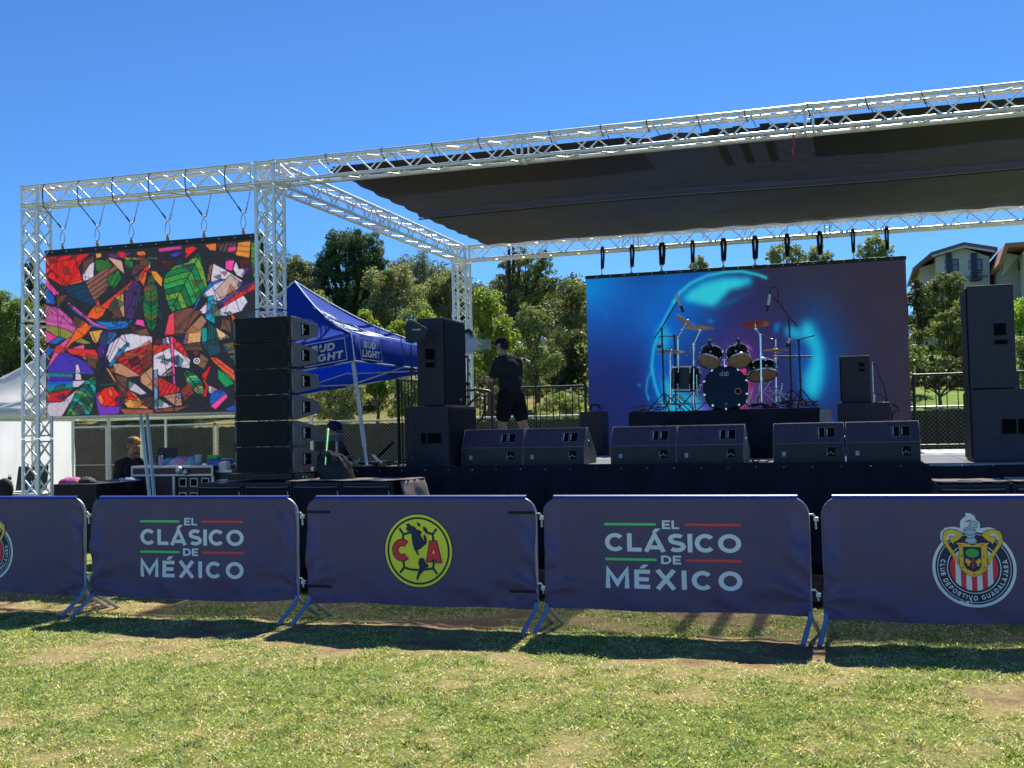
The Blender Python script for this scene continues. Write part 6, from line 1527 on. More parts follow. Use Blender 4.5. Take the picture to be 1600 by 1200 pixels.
b = MB(); stroke_text(b, 'BUD', .88, 1.42, .33, .47, orf, .26, .08); stroke_text(b, 'LIGHT', .70, 1.72, .12, .28, orf, .26, .08); stroke_text(b, 'COPA', .92, 1.36, .55, .61, orf, .22, .1); b.build('lettering', M['bluepale'], rf, world=False)
b = MB()
for s0, q0, s1, q1 in ((.58, .06, 1.86, .06), (1.86, .06, 1.62, .50), (1.62, .50, .80, .50), (.80, .50, .58, .06)):
    n_ = 8
    for k in range(n_):
        a = onroof(s0+(s1-s0)*k/n_, q0+(q1-q0)*k/n_); c = onroof(s0+(s1-s0)*(k+1)/n_, q0+(q1-q0)*(k+1)/n_); b.tube(a, c, .010, 5)
b.build('lettering_frame', M['bluepale'], rf, world=False)

# white canopy above the mixing desk
t, fv, rv, _ = canopy('canopy_tent', 'white canopy tent over the mixing desk, its valance showing below the mural screen', 0, 0, 1.90, 4.7, 2.4, 1.25, .15, M['white'], M['legblue'], [0, 0, 0, None])
t.location = (-11.30, 15.9, 0)
for X_, Y_ in ((-11.36, 14.74), (-12.43, 17.05)):
    b = MB(); b.bx(X_-.021, X_+.021, Y_-.021, Y_+.021, 1.0, 2.0); b.bx(X_-.015, X_+.015, Y_-.015, Y_+.015, 0, 1.05); b.bx(X_-.045, X_+.045, Y_-.045, Y_+.045, 0, .008); b.build('leg', M['whitepaint'], t)
# left white tent with sidewall
t, fv, rv, _ = canopy('canopy_tent', 'white canopy tent with closed side wall at the left photo edge', 0, 0, 2.05, 3.8, 3.2, 1.2, .25, M['white'], M['whitepaint'], [0, 0, 0, 0])
t.location = (-17.0, 20.1, 0)
b = MB(); vs = []; n = 40
for j in range(9):
    for i in range(n+1):
        x = -3.6+2.9*i/n; z = 2.10-2.08*j/8; vs.append((x, 1.64+.03*math.sin(i*.9+j*.3)+.02*fbm(x, z, 2.2, 4), z))
b.add(vs, [(j*(n+1)+i, (j+1)*(n+1)+i, (j+1)*(n+1)+i+1, j*(n+1)+i+1) for j in range(8) for i in range(n)], True); b.build('side_wall', M['white'], t, world=False)
# white vertical pole right
for (x0, y0, x1, y1, Y, lab) in ((219, 640, 236, 800, 13.3, 'left one of the two pale blue slanting tent poles before the mixing desk'), (229, 640, 243, 800, 13.25, 'right one of the two pale blue slanting tent poles before the mixing desk')):
    p, q = at(x0, y0, Y=Y), at(x1, y1, Y=Y); d = (q-p).normalized(); q = p+d*((p.z-.01)/-d.z)
    o_ = MB(); o_.tube(p, p.lerp(q, .9), .024, 10); o_.tube(p.lerp(q, .88), q, .018, 10); t = thing('tent_pole', lab, 'pole', q); o_.build('tube', M['polepale'] if 'polepale' in M else M.setdefault('polepale', pm('pale_blue_pole', (.36, .52, .72), .35, .2, .08, 8)), t)
    o_ = MB(); k = p.lerp(q, .66); o_.tube(k, k+d*.05, .03, 8); o_.build('clip', M['blackmetal'], t)

# ================================================================== mixing desk area
Yd = 13.9
t = thing('road_case_desk', 'black and maroon road case mixing desk with aluminium edges behind the tent poles', 'road case', (at(260, 770, Y=Yd).x, Yd, 0))
M['maroon'] = pm('maroon_laminate', (.055, .022, .028), .45, 0, .2, 12)
def PB(b, x0, y0, x1, y1, Y, d): p = at(x0, y1, Y=Y); q = at(x1, y0, Y=Y); b.bx(p.x, q.x, Y, Y+d, p.z, q.z)
X0 = at(205, 760, Y=Yd).x; X1 = at(333, 760, Y=Yd).x; zt = at(270, 728, Y=Yd).z; zb = at(270, 744, Y=Yd).z
b = MB(); b.bx(X0+.02, X1-.02, Yd+.01, Yd+.8, zb+.02, zt-.02); b.build('lid', M['maroon'], t, bevel=.004)
b = MB()
for z in (zb, zt-.03): b.bx(X0, X1, Yd, Yd+.02, z, z+.03)
for x in (X0, X1-.03): b.bx(x, x+.03, Yd-.002, Yd+.02, zb, zt)
b.bx(X0, X1, Yd+.02, Yd+.8, zt-.008, zt+.004)
Xm = at(271, 760, Y=Yd).x
for x in (X0-.02, Xm-.02, X1-.03): b.bx(x, x+.04, Yd+.002, Yd+.04, .05, zb)
b.build('edge_trim', M['alu_old'], t, bevel=.002)
b = MB(); b.bx(X0, X1, Yd+.06, Yd+.75, .08, zb); b.build('body', M['blackpaint'], t)
b = MB()
for i in range(3):
    for j in range(3):
        x = Xm+.06+i*.19; z = zb-.16-j*.21; b.bx(x, x+.13, Yd+.045, Yd+.05, z, z+.13)
b.build('drawer_handles', M['alu_old'], t, bevel=.01)
b = MB()
for i in range(3):
    for j in range(3):
        x = Xm+.075+i*.19; z = zb-.145-j*.21; b.bx(x, x+.10, Yd+.041, Yd+.044, z, z+.10)
b.build('drawer_cups', M['hole'], t)
b = MB(); b.ball(at(280, 735, Y=Yd-.02), .06, 8, 6); b.ball(at(290, 738, Y=Yd-.02), .045, 8, 6); b.build('latch', M['alu_old'], t)
zT = zt+.004
def on(px_, Y): return at(px_, 720, Y=Y).x
t = thing('laptop', 'black laptop screen standing open on the road case desk', 'laptop', (on(254, Yd+.3), Yd+.3, zT)); x = on(254, Yd+.3)
b = MB(); b.obx((x, Yd+.42, zT+.13), (.36, .012, .26), RXm(-8)); b.build('screen', M['blackmetal'], t, bevel=.004); b = MB(); b.bx(x-.18, x+.18, Yd+.2, Yd+.42, zT, zT+.018); b.build('keyboard_base', M['blackmetal'], t, bevel=.004)
def bottle(label, x, y, z, s=1., mat=None):
    t = thing('bottle', label, 'bottle', (x, y, z)); b = MB(); b.lathe((x, y, z), [(.001, 0), (.036*s, 0), (.038*s, .01), (.038*s, .15*s), (.03*s, .175*s), (.022*s, .18*s)], 20); b.build('body', mat, t)
    b = MB(); b.lathe((x, y, z), [(.024*s, .178*s), (.026*s, .215*s), (.018*s, .225*s), (.001, .225*s)], 16); b.path([(x-.02*s, y, z+.22*s), (x-.016*s, y, z+.25*s), (x+.016*s, y, z+.25*s), (x+.02*s, y, z+.22*s)], .004*s, 6); b.build('cap', M['blackmetal'], t)
bottle('slim pale violet bottle on the road case desk beside the laptop', on(251, Yd+.08), Yd+.08, zT, .85, pm('violet_bottle', (.35, .32, .48), .3, 0, .05, 10))
def heap(label, name, x, y, z, w, d, h, cols, seed, cat):
    t = thing(name, label, cat, (x, y, z))
    for k, c in enumerate(cols):
        r_ = random.Random(seed+k); cx = x+(k-(len(cols)-1)/2)*w/len(cols)*.8; b = MB(); n = 18; m = 8; vs = []
        ww, dd, hh = w/len(cols)*1.15, d*r_.uniform(.35, .5), h*r_.uniform(.55, 1.)
        for j in range(m+1):
            for i in range(n):
                a = 2*math.pi*i/n; ph = math.pi/2*j/m; rr = math.cos(ph)*(1+.25*fbm(math.cos(a)*2, math.sin(a)*2, 1.5, seed+k)); vs.append((cx+ww*rr*math.cos(a), y+dd*rr*math.sin(a), z+hh*math.sin(ph)*(1+.35*fbm(math.cos(a)*3, ph*3, 1.7, seed+k))))
        b.add(vs, [(j*n+i, j*n+(i+1) % n, (j+1)*n+(i+1) % n, (j+1)*n+i) for j in range(m) for i in range(n)], True); b.build('fold', pm('cloth_fold', c, .8, 0, .15, 15), t)
heap('heap of pink, blue and lilac cloth on the road case desk', 'cloth_heap', on(283, Yd+.25), Yd+.25, zT, .62, .3, .13, [(.12, .35, .6), (.62, .35, .45), (.5, .45, .65), (.62, .3, .45), (.6, .5, .3), (.2, .45, .6)], 3, 'cloth')
t = thing('plastic_cup', 'clear plastic cup on the right part of the road case desk', 'cup', (on(310, Yd+.2), Yd+.2, zT)); x = on(310, Yd+.2); b = MB(); b.lathe((x, Yd+.2, zT), [(.001, .002), (.033, 0), (.046, .15), (.049, .153)], 20); b.build('cup', glass('cup_plastic', (.85, .88, .9), .5), t)
b = MB(); b.lathe((x, Yd+.2, zT+.005), [(.001, .0), (.031, 0), (.036, .035), (.001, .035)], 20); b.build('drink', M['tan'], t)
p = at(338, 768, Y=14.5)
t = thing('side_case', 'black equipment case with white paper on top, right of the mixing desk', 'case', (at(345, 760, Y=14.0).x, 14.0, 0))
xa, xb = at(326, 760, Y=14.0).x, at(362, 760, Y=14.0).x; zc = at(340, 735, Y=14.0).z; b = MB(); b.bx(xa, xb, 14.0, 14.6, .05, zc); b.build('body', M['blackpaint'], t, bevel=.006)
b = MB(); b.bx(xa-.005, xb+.005, 13.99, 14.01, zc-.03, zc+.004); b.bx(xa-.005, xb+.005, 13.99, 14.01, zc-.16, zc-.13); b.bx(xa-.006, xa+.02, 13.988, 14.01, .05, zc); b.build('edge_trim', M['alu_old'], t)
t = thing('green_box', 'bright green plastic box at the right end of the mixing desk', 'box', (at(335, 718, Y=14.2).x, 14.2, zc)); pc = at(335, 714, Y=14.2); b = MB(); b.bx(pc.x-.09, pc.x+.09, 14.15, 14.27, pc.z-.03, pc.z+.03); b.build('box', M['green'], t, bevel=.01)
b = MB(); b.bx(pc.x-.1, pc.x+.14, 14.14, 14.5, zc, pc.z-.031); o = b.build('blue_crate', M['blueplastic'], None, loc=(pc.x, 14.2, zc), bevel=.01); tag(o, 'blue crate under the green box beside the mixing desk', 'crate')
heap('crumpled blue and white plastic bag beside the green box', 'plastic_bag', at(345, 724, Y=14.1).x, 14.1, zc, .16, .15, .16, [(.05, .2, .6), (.1, .35, .75)], 8, 'bag')
b = MB(); q = at(351, 728, Y=14.03); b.obx((q.x, 14.03, q.z-.01), (.13, .1, .14), RXm(20)); o = b.build('paper_stack', M['whitepaint'], None, loc=(q.x, 14.03, zc), bevel=.004); tag(o, 'white paper stack on the case right of the mixing desk', 'paper')
# left table
Yt = 12.9
t = thing('covered_table', 'table under a black cloth between the left truss post and the white tent leg', 'table', (at(110, 780, Y=Yt).x, Yt, 0)); xa, xb = at(84, 770, Y=Yt).x, at(150, 770, Y=Yt).x; z1 = at(100, 757, Y=Yt).z
skirt('tablecloth', (xa, Yt, 0), (xb, Yt, 0), (0, -1, 0), .02, z1, 60, t, M['cloth'], .012); skirt('tablecloth', (xb, Yt, 0), (xb+.02, Yt+1.5, 0), (1, 0, 0), .02, z1, 60, t, M['cloth'], .012)
b = MB(); b.bx(xa, xb, Yt, Yt+1.5, z1-.02, z1+.003); b.build('tabletop', M['cloth'], t)
heap('pink and dark crumpled jackets on the black covered table', 'cloth_heap', at(99, 752, Y=Yt).x, Yt+.3, z1, .5, .3, .09, [(.35, .06, .2), (.5, .1, .28), (.5, .2, .08), (.03, .03, .05)], 5, 'cloth')
heap('blue grey papers and bags on the right of the black covered table', 'plastic_bag', at(132, 757, Y=Yt).x, Yt+.9, z1, .4, .3, .06, [(.1, .13, .22), (.4, .45, .5), (.15, .2, .3)], 15, 'bag')
t = thing('white_table', 'white folding table with bottle and monitor at the lower left photo edge', 'table', (at(25, 775, Y=12.9).x, 12.9, 0)); xa, xb = at(-25, 770, Y=12.9).x, at(62, 770, Y=12.9).x; z2 = at(30, 771, Y=12.9).z
b = MB(); b.bx(xa, xb, 12.9, 13.6, z2-.04, z2); b.build('tabletop', M['whitepaint'], t, bevel=.008); b = MB()
for x in (xa+.1, xb-.1):
    for y in (12.95, 13.5): b.tube((x, y, 0), (x, y, z2-.04), .015, 8)
b.build('legs', M['alu_old'], t)
bottle('white insulated bottle with black loop cap on the table at the left edge', at(15, 770, Y=12.95).x, 12.95, z2, 1.05, pm('grey_bottle', (.5, .52, .58), .35, 0, .05, 10))
bottle('blue bottle behind the lattice of the far left truss post', at(47, 770, Y=13.0).x, 13.0, z2, .95, M['blueplastic'])
t = thing('monitor_screen', 'dark tilted monitor screen behind the far left truss post', 'monitor', (at(50, 765, Y=13.3).x, 13.3, z2)); q = [at(x, y, Y=13.3) for x, y in ((24, 767), (29, 729), (74, 727), (71, 765))]; b = MB(); b.add([tuple(p) for p in q]+[(p.x, p.y+.03, p.z) for p in q], [(3, 2, 1, 0), (4, 5, 6, 7), (0, 1, 5, 4), (1, 2, 6, 5), (2, 3, 7, 6), (3, 0, 4, 7)]); b.build('screen', M['blackmetal'], t)
b = MB(); b.bx(t.location.x-.1, t.location.x+.1, 13.25, 13.42, z2, z2+.012); b.build('foot', M['blackmetal'], t)
q = at(0, 768, Y=12.6); b = MB(); b.ball((q.x-.10, 12.8, z2+.07), .13, 14, 10, (1, .8, 1.2)); o = b.build('backpack', M['slingblack'], None, loc=(q.x-.07, 12.8, z2)); tag(o, 'black bag cut by the left photo edge beside the white bottle', 'bag')
# bag and green stick on the subs
t = thing('duffel_bag', 'dark crumpled fabric bag slumped beside the line array', 'bag', (-5.75, 11.75, 1.04)); b = MB(); n, m = 40, 16; vs = []
for j in range(m+1):
    for i in range(n):
        a = 2*math.pi*i/n; ph = math.pi/2*j/m; rr = max(.05, math.cos(ph)**.6); fx_ = 1+.16*math.sin(a*9+3*fbm(math.cos(a), ph, 2, 3))*(math.sin(ph*1.5)**2)
        vs.append((-5.87+.21*rr*math.cos(a)*fx_-.12*(j/m), 11.75+.19*rr*math.sin(a)*fx_, 1.045+.31*math.sin(ph)*(1+.14*fbm(math.cos(a)*2, math.sin(a)*2, 2.5, 6))))
b.add(vs, [(j*n+i, j*n+(i+1) % n, (j+1)*n+(i+1) % n, (j+1)*n+i) for j in range(m) for i in range(n)], True); b.build('body', pm('charcoal_bag_cloth', (.032, .030, .032), .85, 0, .3, 6, .6, 14), t)
b = MB(); b.path([(-6.05, 11.6, 1.28), (-5.98, 11.56, 1.38), (-5.88, 11.56, 1.36), (-5.8, 11.58, 1.26)], .012, 6); b.build('handle', M['slingblack'], t)
b = MB(); b.tube(at(494, 672, Y=11.86)+Vector((0, .3, 0)), at(508, 727, Y=11.5), .028, 10, r2=.008); o = b.build('green_umbrella', M['green'], None, loc=at(508, 727, Y=11.5)); tag(o, 'bright green tapered stick leaning behind the line array onto the dark bag', 'stick')
b = MB(); b.path([at(490, 655, Y=12.4), at(480, 652, Y=12.4)], .03, 6)
t = thing('rack_case', 'small black rack case with blue grey lid behind the lowest line array boxes', 'case', (at(510, 700, Y=13.2).x, 13.2, 0)); p0 = at(490, 690, Y=13.2); p1 = at(529, 679, Y=13.2)
b = MB(); b.bx(p0.x, p1.x, 13.2, 13.38, p0.z+.0, p1.z); b.build('lid', pm('blue_grey_lid', (.10, .14, .22), .5, 0, .1, 10), t, bevel=.005); p2 = at(529, 712, Y=13.2); b = MB(); b.bx(p0.x+.02, p1.x-.02, 13.22, 13.38, .3, p0.z-.003); b.build('body', M['blackpaint'], t); b = MB(); b.bx(p1.x-.04, p1.x-.015, 13.19, 13.22, p2.z, p0.z); b.build('strap', M['alu_old'], t)
# desk by the second technician
Y2 = 13.4; zz = at(560, 722, Y=Y2).z
t = thing('side_desk', 'narrow desk with papers at the left stage end under the blue canopy', 'desk', (at(565, 722, Y=Y2).x, Y2, 0)); xa, xb = at(545, 720, Y=Y2).x, at(592, 720, Y=Y2).x; b = MB(); b.bx(xa-.3, xb, Y2, Y2+.5, zz-.03, zz); b.build('desktop', M['blackmetal'], t, bevel=.004)
b = MB()
for x in (xa-.25, xb-.05): b.tube((x, Y2+.05, 0), (x, Y2+.05, zz-.03), .02, 8); b.tube((x, Y2+.45, 0), (x, Y2+.45, zz-.03), .02, 8)
b.build('legs', M['blackmetal'], t)
def paper(label, q, Y):
    b = MB(); P = [at(x, y, Y=Y+.03*k) for k, (x, y) in enumerate(q)]; n = len(P); b.add([tuple(p) for p in P]+[(p.x, p.y+.004, p.z+.002) for p in P], [tuple(range(n)), tuple(range(n, 2*n))[::-1]]+[(i, n+i, n+(i+1) % n, (i+1) % n) for i in range(n)]); o = b.build('paper_sheet', M['whitepaint'], None, loc=P[0]); tag(o, label, 'paper')
paper('folded white paper sheet before the technician with the blue cap', [(535, 724), (545, 720), (556, 726), (543, 728)], Y2-.05)
paper('upright white paper sheet beside the canopy leg', [(552, 723), (563, 715), (559, 727)], Y2-.05)
paper('rolled white paper right of the canopy leg', [(581, 711), (585, 711), (598, 723), (592, 725)], Y2-.05)
# ================================================================== people
def cap_chain(b, pts, rad, n=14):
    """overlapping balls and tapered tubes; the remesher fuses them"""
    pts = [Vector(p) for p in pts]
    for p, r in zip(pts, rad): b.ball(p, r, n, 10)
    for p, q, r0, r1 in zip(pts[:-1], pts[1:], rad[:-1], rad[1:]): b.tube(p, q, r0, n, r2=r1)
def ell(b, c, rx, ry, rz, rot=None): b.ball(c, 1., 20, 14, (rx, ry, rz), rot)
def fuse(name, b, mat, parent, voxel=.008, smooth=4, world=False):
    me = bpy.data.meshes.new('tmp'); me.from_pydata(b.v, [], b.f); me.update()
    bm_ = bmesh.new(); bm_.from_mesh(me); bmesh.ops.remove_doubles(bm_, verts=bm_.verts, dist=1e-5); bmesh.ops.holes_fill(bm_, edges=[e for e in bm_.edges if e.is_boundary]); bmesh.ops.recalc_face_normals(bm_, faces=bm_.faces); bm_.to_mesh(me); bm_.free()
    o = bpy.data.objects.new('tmp', me); COL.objects.link(o)
    r = o.modifiers.new('r', 'REMESH'); r.mode = 'VOXEL'; r.voxel_size = voxel
    s = o.modifiers.new('s', 'SMOOTH'); s.factor = .5; s.iterations = smooth
    bpy.context.view_layer.update(); dg = bpy.context.evaluated_depsgraph_get()
    m2 = bpy.data.meshes.new_from_object(o.evaluated_get(dg)); bpy.data.objects.remove(o)
    m2.name = name; m2.materials.clear(); m2.materials.append(mat)
    m2.polygons.foreach_set('use_smooth', [True]*len(m2.polygons))
    o = bpy.data.objects.new(name, m2); COL.objects.link(o); o.parent = parent; return o
def head(b, c, yaw, pitch=0, s=1.):
    """adult head about .23 tall, face towards local -Y turned by yaw"""
    rt = Matrix.Rotation(yaw, 3, 'Z') @ Matrix.Rotation(pitch, 3, 'X'); c = Vector(c)
    P = lambda x, y, z: c+rt@Vector((x*s, y*s, z*s))
    ell(b, P(0, .012, .03), .075*s, .092*s, .088*s, rt); ell(b, P(0, -.02, -.03), .060*s, .072*s, .082*s, rt)
    ell(b, P(0, -.058, -.085), .030*s, .026*s, .024*s, rt)                       # chin
    ell(b, P(0, -.088, .018), .048*s, .016*s, .012*s, rt)                        # brow
    cap_chain(b, [P(0, -.090, .008), P(0, -.108, -.028)], [.009*s, .0145*s], 10); ell(b, P(0, -.096, -.034), .017*s, .012*s, .008*s, rt)   # nose
    ell(b, P(0, -.085, -.058), .026*s, .014*s, .006*s, rt); ell(b, P(0, -.082, -.069), .022*s, .013*s, .006*s, rt)                         # lips
    for sx in (-1, 1):
        ell(b, P(sx*.078, .012, -.005), .010*s, .018*s, .032*s, rt); ell(b, P(sx*.030, -.080, -.002), .014*s, .010*s, .008*s, rt); ell(b, P(sx*.042, -.055, -.03), .022*s, .022*s, .02*s, rt)
    return P, rt
def hand(b, w, d, n, side=1, curl=.5, s=1.):
    """w wrist, d pointing to the fingers, n back-of-hand normal"""
    w = Vector(w); d = Vector(d).normalized(); n = (Vector(n)-d*Vector(n).dot(d)).normalized(); t = d.cross(n)*side
    q = Matrix((t, d, n)).transposed(); ell(b, w+d*.045*s, .040*s, .052*s, .016*s, q)
    for k, (off, L) in enumerate(((.030, .072), (.010, .082), (-.010, .076), (-.029, .060))):
        p = w+d*.085*s+t*off*s; a = 0; pts = [p-d*.02]; 
        for j, f in enumerate((.45, .32, .23)):
            a += curl*(.5+.35*j)+.08*k; pts.append(pts[-1]+(d*math.cos(a)-n*math.sin(a))*L*f*s)
        cap_chain(b, pts, [.0095*s, .009*s, .0082*s, .007*s], 8)
    p = w+d*.025*s+t*.03*s; cap_chain(b, [p, p+(d*.6+t*.7-n*.3).normalized()*.035*s, p+(d*.9+t*.45-n*.5).normalized()*.065*s], [.013*s, .011*s, .009*s], 8)
def capmesh(t, P, rt, col_a, col_b, back=False, s=1., name='cap'):
    c = P(0, .008, .045); b = MB(); prof = [(1., -.25), (1.02, 0), (.97, .35), (.80, .68), (.5, .9), (.15, .985), (.001, 1.)]
    b.lathe(c, [(r*.090*s, z*.080*s) for r, z in prof], 28, rt, sy=1.13); o = b.build(name, col_a, t, world=False)
    b = MB(); sg = 1 if back else -1; vs = []; n = 12
    for j in range(5):
        for i in range(n+1):
            a = math.pi*(i/n); r = .082+.072*(j/4)*math.sin(a)**.7; x = math.cos(a)*(.082-.006*j); y = sg*(math.sin(a)*(.075+.075*(j/4)))
            vs.append(P(x, y+.008, .028-.020*(j/4)-.25*x*x*8*.12))
    b.add(vs, [(j*(n+1)+i, j*(n+1)+i+1, (j+1)*(n+1)+i+1, (j+1)*(n+1)+i) for j in range(4) for i in range(n)], True); v = b.build('visor', col_b, o, world=False)
    m = v.modifiers.new('t', 'SOLIDIFY'); m.thickness = .004
    b = MB(); b.ball(P(0, .008, .128), .008, 8, 6); b.build('button', col_b, o, world=False); return o
def eyes(t, P, s=1.):
    for sx in (-1, 1):
        b = MB(); b.ball(P(sx*.030, -.0855, -.001), .0075*s, 10, 8); b.build('eye', M['hole'], t, world=False)

# ---- man on stage: back three-quarter view, facing left, right arm bent forward
pX, pY = -4.93, 15.6
t = thing('person', 'man in black t-shirt, black shorts and backwards black cap standing on the stage, looking down', 'person', (pX, pY, DZ))
# local frame: x right in picture, y away; he faces picture-left and slightly away (-x, +y)
fw = Vector((-.82, .45, 0)).normalized(); rgt = Vector((fw.y, -fw.x, 0))      # his right-hand side
L_ = lambda f, r_, z: fw*f+rgt*r_+Vector((0, 0, z))
hipL, hipR = L_(0, -.10, .92), L_(0, .10, .92)
kneeL, kneeR = L_(.06, -.13, .50), L_(-.10, .14, .50); ankL, ankR = L_(.02, -.14, .09), L_(-.22, .17, .09)
b = MB()
for h_, k_, a_ in ((hipL, kneeL, ankL), (hipR, kneeR, ankR)):
    cap_chain(b, [h_, h_.lerp(k_, .5), k_], [.105, .088, .062]); cap_chain(b, [k_, k_.lerp(a_, .28)+fw*-.012, k_.lerp(a_, .7), a_], [.060, .064, .044, .040])
    cap_chain(b, [a_+fw*-.03-Vector((0, 0, .04)), a_+fw*.08-Vector((0, 0, .05)), a_+fw*.16-Vector((0, 0, .062))], [.042, .038, .026])
ch = L_(.06, 0, 1.32); nk = L_(.13, 0, 1.50)
q = Matrix((rgt, fw, Vector((0, 0, 1)))).transposed()
ell(b, L_(0, 0, .97), .165, .125, .13, q); ell(b, L_(.03, 0, 1.13), .155, .125, .18, q); ell(b, L_(.05, 0, 1.30), .185, .125, .19, q)
cap_chain(b, [L_(.05, -.17, 1.42), L_(.07, 0, 1.45), L_(.05, .17, 1.42)], [.062, .075, .062]); cap_chain(b, [L_(.08, 0, 1.47), L_(.14, 0, 1.56)], [.062, .056])
hc = L_(.165, 0, 1.665); yaw = math.atan2(fw.x, -fw.y)
P, rt = head(b, hc, yaw, R(16))
armR = [L_(.05, .19, 1.41), L_(.10, .25, 1.16), L_(.32, .10, 1.06)]; armL = [L_(.05, -.19, 1.41), L_(.13, -.25, 1.17), L_(.37, -.17, 1.20)]
# the arm seen in the picture is his left one (towards the viewer)
for arm, cu in ((armR, .6), (armL, .5)):
    cap_chain(b, arm[:2], [.056, .042]); cap_chain(b, arm[1:], [.042, .028]); d = (arm[2]-arm[1]).normalized(); hand(b, arm[2], d, Vector((0, 0, 1)), 1, cu)
fuse('body', b, M['skin'], t)
b = MB()
ell(b, L_(.0, 0, 1.00), .19, .15, .10, q); ell(b, L_(.02, 0, 1.12), .19, .155, .19, q); ell(b, L_(.05, 0, 1.29), .208, .148, .20, q)
cap_chain(b, [L_(.05, -.18, 1.42), L_(.065, 0, 1.45), L_(.05, .18, 1.42)], [.076, .083, .076])
for arm in (armR, armL): cap_chain(b, [arm[0], arm[0].lerp(arm[1], .75)], [.078, .068])
fuse('t_shirt', b, M['tshirt'], t)
b = MB(); ell(b, L_(0, 0, .93), .185, .148, .12, q)
for h_, k_ in ((hipL, kneeL), (hipR, kneeR)): cap_chain(b, [h_, h_.lerp(k_, .66)], [.128, .112])
fuse('shorts', b, M['blackcloth'], t)
capmesh(t, P, rt, M['blackcloth'], M['blackcloth'], back=True); eyes(t, P)
b = MB(); ell(b, P(0, .045, -.02), .072, .062, .062, rt); fuse('hair', b, M['hair'], t, .006)
for a_ in (ankL, ankR):
    b = MB(); cap_chain(b, [a_+fw*-.035-Vector((0, 0, .045)), a_+fw*.08-Vector((0, 0, .052)), a_+fw*.17-Vector((0, 0, .064))], [.048, .044, .030]); cap_chain(b, [a_-Vector((0, 0, .03)), a_+Vector((0, 0, .01))], [.046, .046]); fuse('shoe', b, M['blackcloth'], t, .008)
b = MB(); w = armL[2]-(armL[2]-armL[1]).normalized()*.04; dd = (armL[2]-armL[1]).normalized(); x_, y_ = basis(dd); b.lathe(w, [(.031, -.012), (.036, -.01), (.036, .01), (.031, .012)], 16, Matrix((x_, y_, dd)).transposed()); b.build('wristwatch', M['blackmetal'], t, world=False)
t.scale = (1.03, 1.03, 1.03)

def seated(label, X, Y, zseat_top, head_px, faceyaw, skin, shirt, cap_a, cap_b, arms, stool_h, beard=False, hp=0, s=1.):
    """person seated on a stool; X,Y base, z given so that the cap top meets the photo"""
    t = thing('person', label, 'person', (X, Y, 0)); z0 = zseat_top
    fwd = Vector((math.sin(faceyaw), -math.cos(faceyaw), 0)); rg = Vector((-fwd.y, fwd.x, 0))*-1
    L = lambda f, r_, z: fwd*f+rg*r_+Vector((0, 0, z0+z)); b = MB(); q = Matrix((rg, fwd, Vector((0, 0, 1)))).transposed()
    ell(b, L(0, 0, .06), .17, .14, .12, q); ell(b, L(.02, 0, .24), .155, .12, .18, q); ell(b, L(.05, 0, .41), .185, .12, .17, q)
    cap_chain(b, [L(.05, -.17, .51), L(.07, 0, .54), L(.05, .17, .51)], [.06, .072, .06]); cap_chain(b, [L(.08, 0, .57), L(.11, 0, .66)], [.06, .054])
    P, rt = head(b, L(.14, 0, .765), faceyaw, R(hp), 1.12)
    for sg in (-1, 1):
        h_ = L(.02, sg*.1, .05); k_ = L(.44, sg*.13, .03); a_ = L(.42, sg*.12, -min(.42, z0-.10)); cap_chain(b, [h_, k_], [.1, .065]); cap_chain(b, [k_, a_], [.06, .04]); cap_chain(b, [a_, a_+fwd*.13-Vector((0, 0, .03))], [.042, .03])
    A = [[L(*p) for p in arm] for arm in arms]
    for arm in A:
        cap_chain(b, arm[:2], [.055, .042]); cap_chain(b, arm[1:], [.042, .028]); hand(b, arm[2], (arm[2]-arm[1]), Vector((0, 0, 1)), 1, .5)
    fuse('body', b, skin, t); b = MB()
    ell(b, L(.01, 0, .10), .19, .16, .12, q); ell(b, L(.02, 0, .24), .18, .145, .19, q); ell(b, L(.05, 0, .40), .205, .142, .18, q)
    cap_chain(b, [L(.05, -.18, .51), L(.065, 0, .535), L(.05, .18, .51)], [.074, .08, .074])
    for arm in A: cap_chain(b, [arm[0], arm[0].lerp(arm[1], .85)], [.075, .062])
    fuse('shirt', b, shirt, t)
    b = MB(); cap_chain(b, [L(.07, -.05, .575), L(.12, 0, .585), L(.07, .05, .575)], [.03, .028, .03]); fuse('collar', b, shirt, t)
    b = MB(); ell(b, L(0, 0, .03), .185, .155, .11, q)
    for sg in (-1, 1):
        h_ = L(.02, sg*.1, .05); k_ = L(.44, sg*.13, .03); a_ = L(.42, sg*.12, -min(.42, z0-.10)); cap_chain(b, [h_, k_], [.112, .078]); cap_chain(b, [k_, a_+Vector((0, 0, .03))], [.072, .056])
    fuse('trousers', b, M['blackcloth'], t)
    capmesh(t, P, rt, cap_a, cap_b, s=1.12); eyes(t, P, 1.12)
    b = MB(); ell(b, P(0, .04, -.005), .074, .066, .05, rt)
    if beard: ell(b, P(0, -.062, -.088), .036, .028, .022, rt); ell(b, P(0, -.092, -.049), .028, .010, .006, rt)
    fuse('hair', b, M['hair'], t, .006)
    st_ = thing('stool', 'dark stool under the '+label.split(',')[0], 'stool', (X, Y, 0)); b = MB(); b.lathe((X, Y, z0-.10), [(.001, .04), (.16, .04), (.17, .02), (.16, 0), (.001, 0)], 24); b.build('seat', M['slingblack'], st_)
    b = MB()
    for k in range(4): a = R(45+90*k); b.tube((X+.12*math.cos(a), Y+.12*math.sin(a), z0-.1), (X+.2*math.cos(a), Y+.2*math.sin(a), 0), .014, 8)
    b.build('legs', M['blackmetal'], st_)
    return t, P, rt
